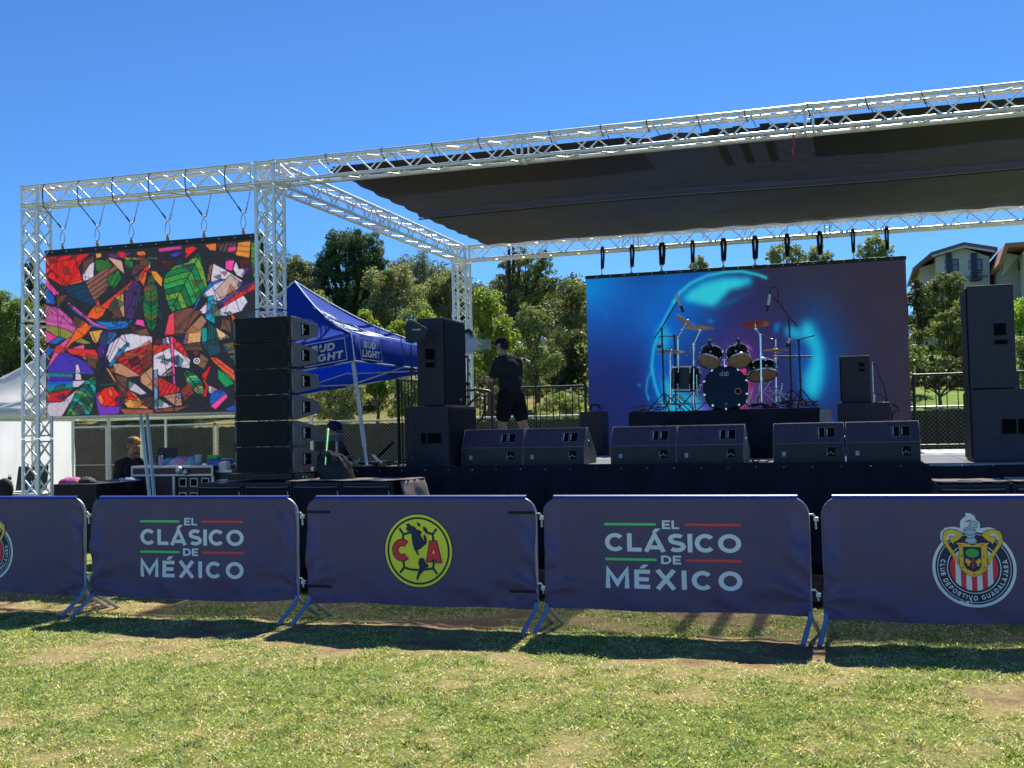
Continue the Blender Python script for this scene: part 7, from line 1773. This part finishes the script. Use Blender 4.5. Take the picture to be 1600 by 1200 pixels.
capg = pm('grey_cap_cloth', (.10, .09, .09), .85, 0, .15, 20); capo = pm('mustard_cap_cloth', (.50, .27, .05), .85, 0, .12, 20); capb = pm('navy_cap_cloth', (.012, .02, .10), .8, 0, .15, 20)
# technician at the desk: cap top at photo (210,683)
Yp = 14.15; hp_ = at(207, 684, Y=Yp); zs = hp_.z-.885
t1, P, rt = seated('bearded man in black polo and grey mustard cap, seated at the mixing desk', hp_.x-.10, Yp, zs, None, R(78), M['skin_dark'], M['tshirt'], capg, capo, [[(.05, .18, .50), (.04, .23, .24), (.30, .16, .19)], [(.05, -.18, .50), (.06, -.22, .24), (.32, -.12, .20)]], .7, beard=True, hp=8)
b = MB()
for i in range(7): a0 = -math.pi/2-.75+i*.25; 
vs = []
for j in range(6):
    for i in range(9):
        a = -math.pi/2-.8+1.6*i/8; r, z = [(.0925, -.01), (.0945, .01), (.0905, .03), (.076, .055), (.050, .074), (.02, .081)][j]
        vs.append(P(math.cos(a)*r, math.sin(a)*r*1.13+.008, z+.045))
b.add(vs, [(j*9+i, j*9+i+1, (j+1)*9+i+1, (j+1)*9+i) for j in range(5) for i in range(8)], True); cp = [c for c in t1.children if c.name.startswith('cap')][0]; b.build('front_panel', capo, cp, world=False)
# technician behind the line array: cap top at photo (525,658)
Yp = 13.95; hp_ = at(524, 660, Y=Yp); zs = hp_.z-.885
t2, P, rt = seated('man in dark shirt and navy cap reaching out, seated behind the line array', hp_.x-.12, Yp, zs, None, R(70), M['skin'], M['tshirt'], capb, capb, [[(.05, .20, .50), (.26, .22, .30), (.50, .10, .40)], [(.05, -.20, .50), (.20, -.24, .26), (.55, -.10, .32)]], .7, beard=True, hp=12)
b = MB(); b.ball(P(.082, .01, -.002), .028, 12, 8, (.6, 1, 1.2)); b.ball(P(-.082, .01, -.002), .028, 12, 8, (.6, 1, 1.2)); b.path([P(.07, -.04, -.04), P(.05, -.09, -.06), P(.02, -.115, -.065)], .005, 6); b.ball(P(.01, -.118, -.065), .010, 8, 6); b.build('headset', M['blackmetal'], t2, world=False)
# ================================================================== trees
LEAF = {}
def leafm(style):
    if style not in LEAF: LEAF[style] = leafmat('foliage_'+style, *{'broad': (.42, .5), 'pine': (.25, .6), 'bright': (.5, .45)}[style])
    return LEAF[style]
M['bark'] = pm('tree_bark', (.10, .075, .055), .9, 0, .3, 4, .8, 12, stretch=(1, 1, .25)); M['bark_dark'] = pm('dark_bark', (.045, .036, .03), .9, 0, .3, 4, .8, 12, stretch=(1, 1, .25))
def foliage(blobs, n_per, leaf, col, seed, clump=.34, var=.22, needle=False, gap=.25):
    r = np.random.default_rng(seed); V = []; C = []
    for (c, rad, sz) in blobs:
        c = np.array(c); area = 4*math.pi*rad*rad*.9; n = int(n_per*area/(leaf*leaf)*4.6); n = min(n, 15000)
        nc = max(12, int(34*(1 if rad < 2.2 else 1.5)))
        d = r.normal(size=(nc, 3)); d /= np.linalg.norm(d, axis=1)[:, None]; d[:, 2] = d[:, 2]*.95+.08
        cc = c+d*rad*r.uniform(.45, .95, (nc, 1))*np.array([1, 1, sz]); cr = rad*clump*r.uniform(.55, 1.25, nc)
        hue = r.normal(1, var*.6, (nc, 1))*np.array([[1, 1, 1]])+r.normal(0, .05, (nc, 3))
        k = r.integers(0, nc, n); e = r.normal(size=(n, 3)); e /= np.linalg.norm(e, axis=1)[:, None]
        p = cc[k]+e*(cr[k]*r.uniform(.45, 1.05, n)**.6)[:, None]*np.array([1, 1, .78])
        nrm = e*1.0+r.normal(size=(n, 3))*.65+np.array([0, 0, .25]); nrm /= np.linalg.norm(nrm, axis=1)[:, None]
        a = np.cross(nrm, r.normal(size=(n, 3))); a /= np.linalg.norm(a, axis=1)[:, None]; b_ = np.cross(nrm, a)
        s = leaf*r.uniform(.5, 1.15, n)[:, None]; w = s*(.28 if needle else .62)
        V.append(np.stack([p-a*s*.5, p+b_*w*.5+nrm*s*.1, p+a*s*.5, p-b_*w*.5+nrm*s*.1], 1).reshape(-1, 3))
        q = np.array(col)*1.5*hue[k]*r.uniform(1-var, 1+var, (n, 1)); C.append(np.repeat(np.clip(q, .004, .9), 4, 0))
    V = np.concatenate(V); C = np.concatenate(C); F = np.arange(len(V)).reshape(-1, 4); return V, F, C
NT = [0]
def tree(name, label, Y, blobs, col, leaf=.16, n=1., style='broad', trunk=None, seed=None, squash=.9, dY=.5, needle=False, clump=.34, bark='bark', cat='tree', group=None, var=.22):
    NT[0] += 1; seed = seed or NT[0]*13; rr = random.Random(seed); B = []
    for (x, y, rp) in blobs:
        p = at(x, y, Y=Y); ppm = FPX/(p-Vector((0, 0, EYE))).dot(_f); rad = rp/ppm*1.14; B.append((Vector((p.x, Y+rr.uniform(-dY, dY)*rad*1.5, p.z)), rad, squash))
    cx = sum(b_[0].x for b_ in B)/len(B); cz = min(b_[0].z for b_ in B)
    bx_, by_ = (at(trunk[0], 600, Y=Y).x if trunk else cx), Y; gz = terrain(bx_, by_) if by_ > 27 else 0
    t = thing(name, label, cat, (bx_, by_, gz), group)
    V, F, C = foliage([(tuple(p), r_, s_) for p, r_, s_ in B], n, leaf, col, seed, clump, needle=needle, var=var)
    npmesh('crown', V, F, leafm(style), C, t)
    b = MB(); top = max(B, key=lambda q: q[0].z)[0]; H = top.z-gz; tr_ = max(.07, H*.028); base = Vector((bx_, by_, gz-.15))
    fork = base+Vector((0, 0, H*.45)); fork.x += (cx-bx_)*.4; mid = base.lerp(fork, .5)+Vector((rr.uniform(-.03, .03)*H, 0, 0))
    b.path([base, mid, fork], [tr_*1.25, tr_, tr_*.8], 8)
    for p, r_, _ in B:
        q = fork.lerp(p, .5)+Vector((rr.uniform(-.2, .2)*r_, rr.uniform(-.2, .2)*r_, -.12*r_)); b.path([fork.lerp(base, rr.uniform(0, .25)), q, p+Vector((0, 0, r_*.3))], [tr_*.55, tr_*.33, tr_*.1], 6)
        for k in range(3): e = Vector((rr.uniform(-1, 1), rr.uniform(-1, 1), rr.uniform(-.2, .9)))*r_*.7; b.path([q, p+e*.5, p+e], [tr_*.22, tr_*.13, tr_*.05], 5)
    b.build('trunk', M[bark], t); return t
G = lambda r, g, b_: tuple(np.array(srgb(r, g, b_)))
PINE = (.062, .10, .042); OLIVE = (.165, .185, .095); DARKG = (.075, .10, .045); YG = (.15, .20, .04); MIDG = (.12, .17, .055); BLUEG = (.13, .17, .13); TANG = (.2, .2, .1)
tree('pine_tree', 'tall round topped dark green pine rising above the blue canopy', 62, [(545, 385, 30), (518, 392, 22), (572, 385, 26), (500, 425, 15), (512, 410, 18), (535, 425, 28), (575, 425, 28), (592, 412, 17), (560, 405, 26), (525, 470, 26), (555, 465, 32), (590, 450, 22), (540, 500, 28), (512, 498, 16), (570, 500, 24), (498, 440, 11), (600, 432, 12)], PINE, leaf=.13, n=1.2, style='pine', trunk=(548, 0), clump=.30, bark='bark_dark', var=.3)
tree('deodar_tree', 'thin feathery grey green conifer right of the tall pine', 74, [(658, 398, 9), (663, 413, 13), (650, 420, 10), (675, 424, 11), (655, 435, 17), (678, 442, 13), (640, 438, 10), (664, 455, 20)], BLUEG, leaf=.16, n=.9, style='pine', trunk=(660, 0), needle=True, clump=.5)
tree('oak_tree', 'broad olive green oak directly right of the tall pine', 60, [(600, 445, 26), (625, 432, 22), (608, 480, 30), (640, 465, 28), (590, 500, 28), (622, 515, 30)], OLIVE, leaf=.15)
tree('oak_tree', 'grey green oak whose crown meets the side truss beam', 66, [(690, 440, 22), (712, 452, 22), (670, 465, 26), (700, 480, 30), (728, 478, 20), (715, 425, 12)], OLIVE, leaf=.15)
tree('oak_tree', 'grey green oak behind the antenna and the top of the canopy', 56, [(655, 500, 28), (680, 515, 28), (700, 530, 28), (640, 540, 26), (725, 520, 22), (665, 560, 26), (720, 560, 24)], (0.132, 0.158, 0.068), leaf=.15)
tree('oak_tree', 'dark olive tree between the line array and the tall pine', 54, [(560, 525, 26), (530, 520, 24), (585, 535, 26), (505, 505, 18), (600, 560, 28), (550, 560, 24)], DARKG, leaf=.14)
for i, (x, y, r_, lab) in enumerate(((573, 497, 12, 'small lime green bush above the canopy ridge, left one'), (617, 512, 15, 'small lime green bush above the canopy ridge, right one'), (667, 498, 13, 'small yellow green bush between antenna and rear truss post'))):
    tree('lime_bush', lab, 48, [(x, y, r_), (x-9, y+9, r_*.8), (x+8, y+10, r_*.8), (x, y+20, r_), (x+2, y+36, r_)], YG, leaf=.12, style='bright')
tree('oak_tree', 'dark grey green tree seen through the front truss tower, left part', 58, [(415, 440, 18), (405, 462, 22), (425, 420, 14), (420, 480, 24), (400, 500, 24)], (0.105, 0.128, 0.063), leaf=.15)
tree('oak_tree', 'olive green tree right of the front truss tower above the canopy peak', 60, [(452, 415, 20), (476, 432, 22), (492, 458, 20), (462, 455, 24), (440, 440, 18), (480, 485, 24), (505, 485, 18), (450, 490, 24)], (0.123, 0.150, 0.078), leaf=.15)
tree('palm_tree', 'low pale green palm fronds just above the canopy peak', 50, [(497, 462, 12), (505, 472, 12), (488, 474, 12)], (0.165, 0.210, 0.075), leaf=.3, needle=True, n=.8)
tree('hedge_tree', 'sunlit green tree at the left photo edge', 40, [(8, 480, 24), (30, 485, 22), (-15, 500, 30), (15, 520, 28), (-5, 550, 30), (22, 555, 26), (40, 530, 22), (10, 590, 28), (45, 575, 24), (-25, 470, 20)], MIDG, leaf=.10)
tree('hedge_tree', 'dark green tree behind the far left truss post', 43, [(60, 480, 24), (80, 500, 26), (55, 520, 24), (75, 545, 28), (60, 580, 28), (95, 470, 22), (110, 520, 30), (100, 570, 30), (72, 460, 14)], (0.075, 0.112, 0.039), leaf=.11)
tree('cypress_tree', 'narrow dark blue green conifer seen through the far left truss post', 60, [(50, 408, 6), (50, 420, 9), (49, 434, 11), (52, 450, 13), (48, 466, 15)], (0.045, 0.083, 0.068), leaf=.14, style='pine')
for i, x in enumerate((160, 230, 300, 360)): tree('hedge_tree', ['leafy green tree hidden behind the left part of the mural screen', 'leafy green tree hidden behind the middle of the mural screen', 'leafy tree behind the right half of the mural screen', 'leafy tree behind the mural screen next to the truss tower'][i], 46, [(x, 480, 34), (x-20, 530, 36), (x+22, 535, 36), (x, 590, 40), (x+5, 645, 34)], (0.075, 0.108, 0.042), leaf=.17)
# the wooded hill behind the single trees
WB = []; rr_ = random.Random(77)
for i in range(230):
    x = rr_.uniform(-60, 935); 
    sky_ = np.interp(x, [-60, 60, 150, 300, 400, 430, 490, 520, 600, 650, 700, 730, 780, 830, 880, 935], [462, 468, 460, 440, 412, 402, 440, 452, 425, 408, 430, 452, 440, 440, 442, 452])
    y = rr_.uniform(sky_+18, 640) if i > 60 else sky_+rr_.uniform(14, 34)
    Y = 41+max(0, 640-y)*.20+rr_.uniform(-2, 2); p = at(x, y, Y=Y); WB.append((tuple(p), rr_.uniform(1.1, 1.7)*Y/75, .9))
V, F, C = foliage(WB, .6, .24, (.062, .078, .040), 4242, .36, var=.3)
o = npmesh('woodland', V, F, leafm('broad'), C, loc=(0, 0, 0)); tag(o, 'dense mixed olive green woodland covering the hill behind the trees', 'woodland', kind='stuff')
# low growth behind the fence, left half
tree('shrub', 'round grey green shrub behind the fence left of the canopy leg', 36, [(510, 618, 20), (530, 605, 22), (550, 622, 24), (520, 645, 22), (495, 640, 18), (540, 650, 20), (560, 600, 14)], (0.195, 0.217, 0.112), leaf=.09, clump=.3)
tree('round_tree', 'small lollipop tree with bare trunk right of the canopy leg', 40, [(585, 598, 18), (602, 606, 17), (572, 608, 14), (592, 585, 16), (610, 592, 14), (600, 616, 10)], (0.090, 0.165, 0.038), leaf=.10, trunk=(588, 0), style='bright')
tree('shrub', 'green shrub seen through the left stage railing', 38, [(625, 600, 18), (640, 615, 18), (632, 635, 16), (655, 605, 20), (612, 645, 9)], (0.135, 0.180, 0.075), leaf=.1)
for i, (x, y) in enumerate(((690, 600), (712, 640))): tree('shrub', ['shrub behind the left tall speaker', 'shrub at the foot of the rear truss post'][i], 39, [(x, y, 22), (x+16, y+12, 18), (x-16, y+14, 18)], (0.135, 0.180, 0.068), leaf=.1)
tree('ginkgo_tree', 'bright yellow green tree between the rear truss post and the man', 38, [(760, 462, 18), (770, 480, 20), (755, 500, 22), (775, 510, 20), (790, 530, 18), (758, 535, 20), (780, 555, 20), (750, 570, 18), (768, 585, 18), (785, 600, 14), (745, 480, 14)], YG, leaf=.11, style='bright', trunk=(765, 0))
tree('pine_tree', 'tall pine with dark bare trunks left of the main screen', 52, [(835, 415, 22), (850, 425, 18), (828, 440, 22), (845, 452, 22), (805, 432, 16), (790, 415, 12), (780, 440, 13), (862, 440, 10), (820, 465, 20), (785, 470, 14), (815, 400, 12), (850, 400, 12)], (0.128, 0.158, 0.057), leaf=.13, n=.9, style='pine', trunk=(799, 0), clump=.28, bark='bark_dark', var=.3)
b = MB()
for x in (796, 803): b.path([Vector((at(x, 600, Y=52).x, 52, terrain(-10, 52))), at(x, 470, Y=52), at(x-1, 375, Y=52)], [.17, .13, .06], 8)
pt = [o for o in bpy.data.objects if o.name.startswith('pine_tree') and o.type == 'EMPTY'][-1]; b.build('trunk', M['bark_dark'], pt)
tree('pine_tree', 'bushy sunlit pine below the bare trunked one, behind the man', 44, [(825, 490, 20), (848, 498, 18), (815, 515, 20), (838, 525, 22), (822, 548, 18), (845, 558, 20), (830, 580, 18), (860, 580, 14), (868, 560, 12), (820, 600, 16), (845, 610, 18)], (0.180, 0.210, 0.075), leaf=.11, style='pine', clump=.28)
tree('oak_tree', 'dark crowned tree touching the left edge of the main screen', 58, [(888, 448, 18), (905, 462, 18), (880, 470, 18), (912, 485, 18), (900, 505, 20), (885, 520, 14)], (0.112, 0.132, 0.063), leaf=.14)
tree('oak_tree', 'large shadowed tree behind the gap left of the main screen', 50, [(890, 540, 24), (910, 560, 24), (880, 570, 22), (900, 595, 24), (870, 600, 20), (915, 530, 20)], (0.060, 0.075, 0.036), leaf=.13)
tree('shrub', 'pale green shrub behind the rear guard rail left of the screen', 34, [(880, 625, 16), (900, 632, 16), (860, 632, 16), (912, 645, 12), (845, 640, 14), (885, 645, 14)], (0.195, 0.225, 0.090), leaf=.09)
# above and behind the main screen
for x, y, r_, lab in ((1092, 408, 10, 'small treetop peeping over the main screen left of centre'), (1228, 396, 20, 'round treetop above the right half of the main screen'), (1278, 398, 16, 'low treetop above the main screen next to the rounder one'), (1368, 386, 19, 'treetop above the right end of the main screen')):
    tree('eucalyptus_tree', lab, 70, [(x, y, r_), (x-r_*.9, y+8, r_*.7), (x+r_*.8, y+7, r_*.7), (x, y+r_*1.5, r_), (x+4, y+r_*3, r_*1.2), (x, y+r_*4.5, r_*1.3)], (0.173, 0.203, 0.105), leaf=.16, clump=.3)
for x in (960, 1040, 1180, 1310, 1390): tree('oak_tree', 'olive green tree hidden behind the main screen on the hillside, '+{960: 'leftmost of five', 1040: 'second of five', 1180: 'middle of five', 1310: 'fourth of five', 1390: 'rightmost of five'}[x], 48, [(x, 520, 36), (x-25, 560, 36), (x+25, 560, 36), (x, 600, 36)], (0.090, 0.112, 0.045), leaf=.22, n=.7)
# right side
tree('oak_tree', 'round sunlit tree in front of the cream house', 74, [(1470, 442, 19), (1490, 446, 18), (1452, 455, 17), (1505, 462, 14), (1475, 468, 20), (1450, 478, 15), (1498, 482, 16), (1462, 492, 18), (1485, 495, 16)], (0.093, 0.117, 0.045), leaf=.15, clump=.3)
tree('oak_tree', 'sunlit olive tree below the round one, beside the tall right speaker', 58, [(1490, 495, 14), (1505, 480, 13), (1475, 505, 17), (1460, 520, 13), (1500, 518, 20), (1480, 530, 20), (1505, 545, 16), (1465, 545, 12), (1490, 558, 18)], (0.143, 0.158, 0.063), leaf=.12, clump=.28)
tree('oak_tree', 'dark tree added to shade the slope right beside the main screen edge', 66, [(1432, 470, 14), (1445, 490, 16), (1434, 505, 14), (1450, 515, 14), (1430, 445, 10)], (.028, .036, .018), leaf=.13)  # added tree, coloured dark, to throw shade on the open slope
tree('hedge_tree', 'long dark leafy strip standing for shaded lawn above the stage guard rail at right', 44, [(1432, 596, 12), (1450, 600, 12), (1468, 598, 12), (1486, 600, 12), (1504, 598, 12), (1440, 580, 10), (1462, 582, 12), (1496, 584, 10)], (.035, .048, .022), leaf=.09)  # dark foliage put here in place of shade on the lawn
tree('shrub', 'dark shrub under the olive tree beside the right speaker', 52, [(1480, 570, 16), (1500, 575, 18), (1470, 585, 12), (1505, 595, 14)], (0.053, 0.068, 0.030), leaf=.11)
tree('shrub', 'row of low shrubs covering the slope right of the main screen', 56, [(1434, 528, 12), (1450, 566, 14), (1430, 560, 12), (1466, 572, 12), (1440, 612, 9), (1500, 560, 12), (1452, 545, 9)], (.05, .07, .028), leaf=.11)
tree('lime_bush', 'bright green bush right of the tall right speaker', 56, [(1592, 478, 14), (1605, 490, 18), (1590, 505, 14), (1600, 515, 16)], (0.195, 0.285, 0.053), leaf=.12, style='bright')
tree('shrub', 'grey green shrub at the right photo edge below the bright bush', 48, [(1596, 540, 14), (1610, 545, 18), (1594, 560, 12), (1604, 580, 16), (1596, 600, 14)], (0.180, 0.203, 0.105), leaf=.1)
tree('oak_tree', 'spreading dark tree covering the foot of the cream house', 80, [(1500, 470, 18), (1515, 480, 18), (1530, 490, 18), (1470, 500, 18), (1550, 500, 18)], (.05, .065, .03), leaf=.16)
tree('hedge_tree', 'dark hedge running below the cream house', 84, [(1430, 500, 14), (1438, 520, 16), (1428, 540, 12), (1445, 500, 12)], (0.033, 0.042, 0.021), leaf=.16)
tree('shrub', 'low weeds at the fence line left of the main screen', 30, [(852, 650, 8), (868, 652, 8), (905, 650, 8), (840, 652, 6)], (0.195, 0.240, 0.075), leaf=.07)

# ================================================================== houses
def P_(x, y, Y): return at(x, y, Y=Y)
def house(name, label, Y, wall, roofm, front, depth, eave, gable, wins, gz=None, side_dx=0.):
    """front: px rect (x0,x1,ytop at both sides,ybottom)"""
    return None
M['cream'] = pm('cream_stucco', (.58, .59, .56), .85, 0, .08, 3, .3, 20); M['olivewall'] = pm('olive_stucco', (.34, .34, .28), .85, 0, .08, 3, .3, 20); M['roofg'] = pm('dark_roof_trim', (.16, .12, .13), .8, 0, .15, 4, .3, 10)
M['tile'] = pm('red_clay_tile', (.40, .17, .11), .8, 0, .25, 9, .6, 10); M['pane'] = pm('window_glass', (.10, .17, .26), .12, 0, .1, 2, spec=.8); M['whitetrim'] = pm('white_window_trim', (.6, .6, .55), .6, 0, .05, 5)
M['white_wall'] = pm('white_render', (.62, .62, .62), .8, 0, .06, 3); M['bluetrim'] = pm('dark_blue_trim', (.035, .05, .09), .6, 0, .1, 5)
H1 = 97.; D1 = 11.
t = thing('house', 'cream gabled house with dark blue posts on the hill above the round tree', 'house', P_(1490, 500, H1)); t.location.z = terrain(t.location.x, H1)
F_ = lambda x, y, o=0.: Vector(P_(x, y, H1))-Vector((0, o, 0))
A0, A1, A2, A3, A4 = F_(1462, 505), F_(1546, 505), F_(1546, 401), F_(1505, 387), F_(1462, 402)
zb = t.location.z-3
b = MB(); pf = [(A0.x, zb), (A1.x, zb), (A2.x, A2.z), (A3.x, A3.z), (A4.x, A4.z)]; b.prism(pf, lambda x, z: (x, H1, z), lambda x, z: (x, H1+D1, z)); wall = b.build('wall', M['cream'], t)
q = F_(1440, 438); b = MB(); b.prism([(A0.x-.01, zb), (A4.x-.01, A4.z-.2), (q.x, A4.z-.5), (q.x, zb)], lambda x, z: (x, H1+2.2, z), lambda x, z: (x, H1+D1-.3, z)); b.build('side_wing', M['cream'], t)
b = MB(); th = .28
def slab(b, p, q, o, y0, y1, th):
    b.prism([(p.x, p.z), (q.x, q.z), (q.x, q.z+th), (p.x, p.z+th)], lambda x, z: (x, y0, z), lambda x, z: (x, y1, z))
slab(b, F_(1453, 402), F_(1505.1, 386), 0, H1-.9, H1+D1+.5, th); slab(b, F_(1504.9, 386), F_(1557, 394), 0, H1-.9, H1+D1+.5, th)
b.prism([(F_(1426, 425).x, F_(1426, 425).z), (F_(1453, 401).x, F_(1453, 402).z), (F_(1453, 401).x, F_(1453, 402).z+th), (F_(1426, 425).x, F_(1426, 425).z+th)], lambda x, z: (x, H1-.6, z), lambda x, z: (x, H1+D1+.5, z)); b.build('roof', M['roofg'], t)
b = MB(); slab(b, F_(1455, 404), F_(1505, 389), 0, H1-.86, H1-.8, .18); slab(b, F_(1505, 389), F_(1553, 397), 0, H1-.86, H1-.8, .18); b.build('barge_board', M['cream'], t)
for x in (1485, 1524):
    b = MB(); p = F_(x, 470, .25); q = F_(x, 392, .25); b.bx(p.x-.22, p.x+.22, H1-.25, H1-.003, p.z if x == 1485 else F_(x, 440).z, q.z-.2); b.build('post', M['bluetrim'], t)
for x0, x1 in ((1476, 1482), (1488.5, 1496), (1513, 1520.5), (1527, 1533)):
    p, q = F_(x0, 422), F_(x1, 406); b = MB(); b.bx(p.x-.08, q.x+.08, H1-.06, H1-.003, p.z-.08, q.z+.08); f = b.build('window_frame', M['whitetrim'] if x0 in (1476, 1513) else M['bluetrim'], t)
    b = MB(); zm = (p.z+q.z)/2; b.bx(p.x, q.x, H1-.075, H1-.061, p.z, zm-.03); b.bx(p.x, q.x, H1-.075, H1-.061, zm+.03, q.z); b.build('pane', M['pane'], f)
for i in range(5):
    x = A0.x-.02 if False else q.x
qx = F_(1440, 438).x-.01
for i in range(4):
    y0 = H1+3.0+1.9*i; b = MB(); z0, z1 = A4.z-2.6, A4.z-1.1; b.bx(qx-.06, qx-.002, y0, y0+1.3, z0, z1); f = b.build('window_frame', M['whitetrim'], t); b = MB(); b.bx(qx-.075, qx-.061, y0+.1, y0+1.2, z0+.1, z1-.1); b.build('pane', M['pane'], f)
b = MB(); p, q = F_(1515, 438), F_(1532, 428); b.bx(p.x, q.x, H1-1.2, H1-.002, p.z-.1, p.z+.02); b.path([(p.x, H1-1.15, q.z), (q.x, H1-1.15, q.z)], .05, 6)
for k in range(7): x = p.x+(q.x-p.x)*k/6; b.tube((x, H1-1.15, p.z), (x, H1-1.15, q.z), .03, 6)
b.build('balcony', M['bluetrim'], t)
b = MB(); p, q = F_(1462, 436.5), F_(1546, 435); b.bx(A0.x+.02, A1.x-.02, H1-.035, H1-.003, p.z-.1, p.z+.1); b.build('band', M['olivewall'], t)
# red tiled house at the right edge
H2 = 92.
t = thing('house', 'olive house with reddish tiled roof cut by the right photo edge', 'house', P_(1590, 500, H2)); t.location.z = terrain(t.location.x, H2)
F_ = lambda x, y, o=0.: Vector(P_(x+8, y, H2))-Vector((0, o, 0)); zb = t.location.z-3
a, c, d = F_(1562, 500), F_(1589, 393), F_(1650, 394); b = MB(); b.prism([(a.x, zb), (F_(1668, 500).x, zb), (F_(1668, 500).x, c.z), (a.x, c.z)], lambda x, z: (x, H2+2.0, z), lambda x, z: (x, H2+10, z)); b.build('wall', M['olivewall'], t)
b = MB(); b.bx(F_(1591, 400).x, F_(1668, 400).x, H2, H2+1.99, zb, c.z); b.build('front_bay', M['cream'], t)
b = MB(); e0, e1, rg_ = F_(1555, 417), F_(1564, 388.5), F_(1575, 386); b.prism([(e0.x, e0.z), (F_(1566, 388).x, e1.z), (F_(1672, 388).x, e1.z+.1), (F_(1672, 388).x, e1.z+.4), (F_(1566, 387).x-.2, e1.z+.35), (e0.x-.2, e0.z+.15)], lambda x, z: (x, H2-.6, z), lambda x, z: (x, H2+10.5, z)); b.build('roof', M['tile'], t)
b = MB(); b.prism([(F_(1562, 396).x, c.z-1.6), (F_(1589, 396).x, c.z-.02), (F_(1566, 388).x, e1.z-.02)], lambda x, z: (x, H2+1.9, z), lambda x, z: (x, H2+1.99, z)); b.build('gable', M['cream'], t)
for x0, x1, y0, y1, o_ in ((1573, 1576, 404, 401, 2.0), (1577, 1579, 403, 400, 2.0), (1564, 1568, 424, 415, 2.0), (1588, 1590, 418, 402, 2.0), (1593, 1596, 455, 442, 0)):
    p, q = F_(x0, y0), F_(x1, y1); b = MB(); yy = H2+o_; b.bx(p.x, q.x, yy-.06, yy-.003, p.z, q.z); f = b.build('window_frame', M['bluetrim'], t); b = MB(); b.bx(p.x+.05, q.x-.05, yy-.07, yy-.061, p.z+.05, q.z-.05); b.build('pane', M['pane'], f)
# white house left of the main screen
H3 = 80.
t = thing('house', 'white gabled house with balcony partly hidden by trees left of the main screen', 'house', P_(868, 500, H3)); t.location.z = terrain(t.location.x, H3)
F_ = lambda x, y, o=0.: Vector(P_(x, y, H3))-Vector((0, o, 0)); zb = t.location.z-3; b = MB()
b.prism([(F_(852, 500).x, zb), (F_(884, 500).x, zb), (F_(884, 490).x, F_(884, 488).z), (F_(868, 450).x, F_(868, 452).z), (F_(852, 490).x, F_(852, 478).z)], lambda x, z: (x, H3, z), lambda x, z: (x, H3+8, z)); b.build('wall', M['white_wall'], t)
b = MB(); slab(b, F_(866, 452), F_(888, 492), 0, H3-.4, H3+8.4, .22); slab(b, F_(847, 480), F_(868, 450), 0, H3-.4, H3+8.4, .22); b.build('roof', M['roofg'], t)
b = MB(); p, q = F_(855, 491), F_(865, 481); b.bx(p.x, q.x, H3-.03, H3-.003, p.z, q.z); p, q = F_(862, 468.5), F_(865, 463); b.bx(p.x, q.x, H3-.03, H3-.003, p.z, q.z); b.build('window', M['pane'], t)
b = MB(); p, q = F_(848, 502), F_(888, 491); b.bx(p.x, q.x, H3-1.4, H3-.003, p.z-.12, p.z); b.bx(p.x, q.x, H3-1.42, H3-1.36, q.z-.06, q.z)
for k in range(24): x = p.x+(q.x-p.x)*k/23; b.bx(x-.04, x+.04, H3-1.41, H3-1.37, p.z, q.z)
b.build('balcony', M['whitetrim'], t)
# hillside fence below the cream house, sports net pole, kerb
t = thing('wooden_fence', 'dark slatted fence on the slope under the cream house', 'fence', P_(1435, 470, 88)); t.location.z = terrain(t.location.x, 88); b = MB()
for k in range(5): p, q = P_(1415, 462+k*4, 88), P_(1447, 460+k*4, 88); b.bx(p.x, q.x, 87.95, 88, p.z, p.z+.13)
for x in (1418, 1428, 1438, 1446): p = P_(x, 484, 88); b.bx(p.x-.06, p.x+.06, 88.002, 88.1, terrain(p.x, 88)-.2, P_(x, 459, 88).z)
b.build('slats', M['bark_dark'], t)
b = MB(); p0, p1 = P_(1419, 456, 94), P_(1440, 446, 94); b.prism([(p0.x, p0.z), (p1.x+1, p0.z), (p1.x+1, p1.z), (p1.x, p1.z)], lambda x, z: (x, 94, z), lambda x, z: (x, 98, z)); o = b.build('shed', M['whitetrim'], None, loc=(p0.x, 94, p0.z)); tag(o, 'pale sloping shed roof left of the cream house', 'shed')
b = MB(); b.bx(-24, 30, 26.3, 26.55, -.05, 1.70-1.25); o = b.build('kerb_wall', M['white_wall'], None, loc=(0, 26.4, 0)); tag(o, 'low pale concrete kerb wall at the foot of the hill behind the fence', 'wall')
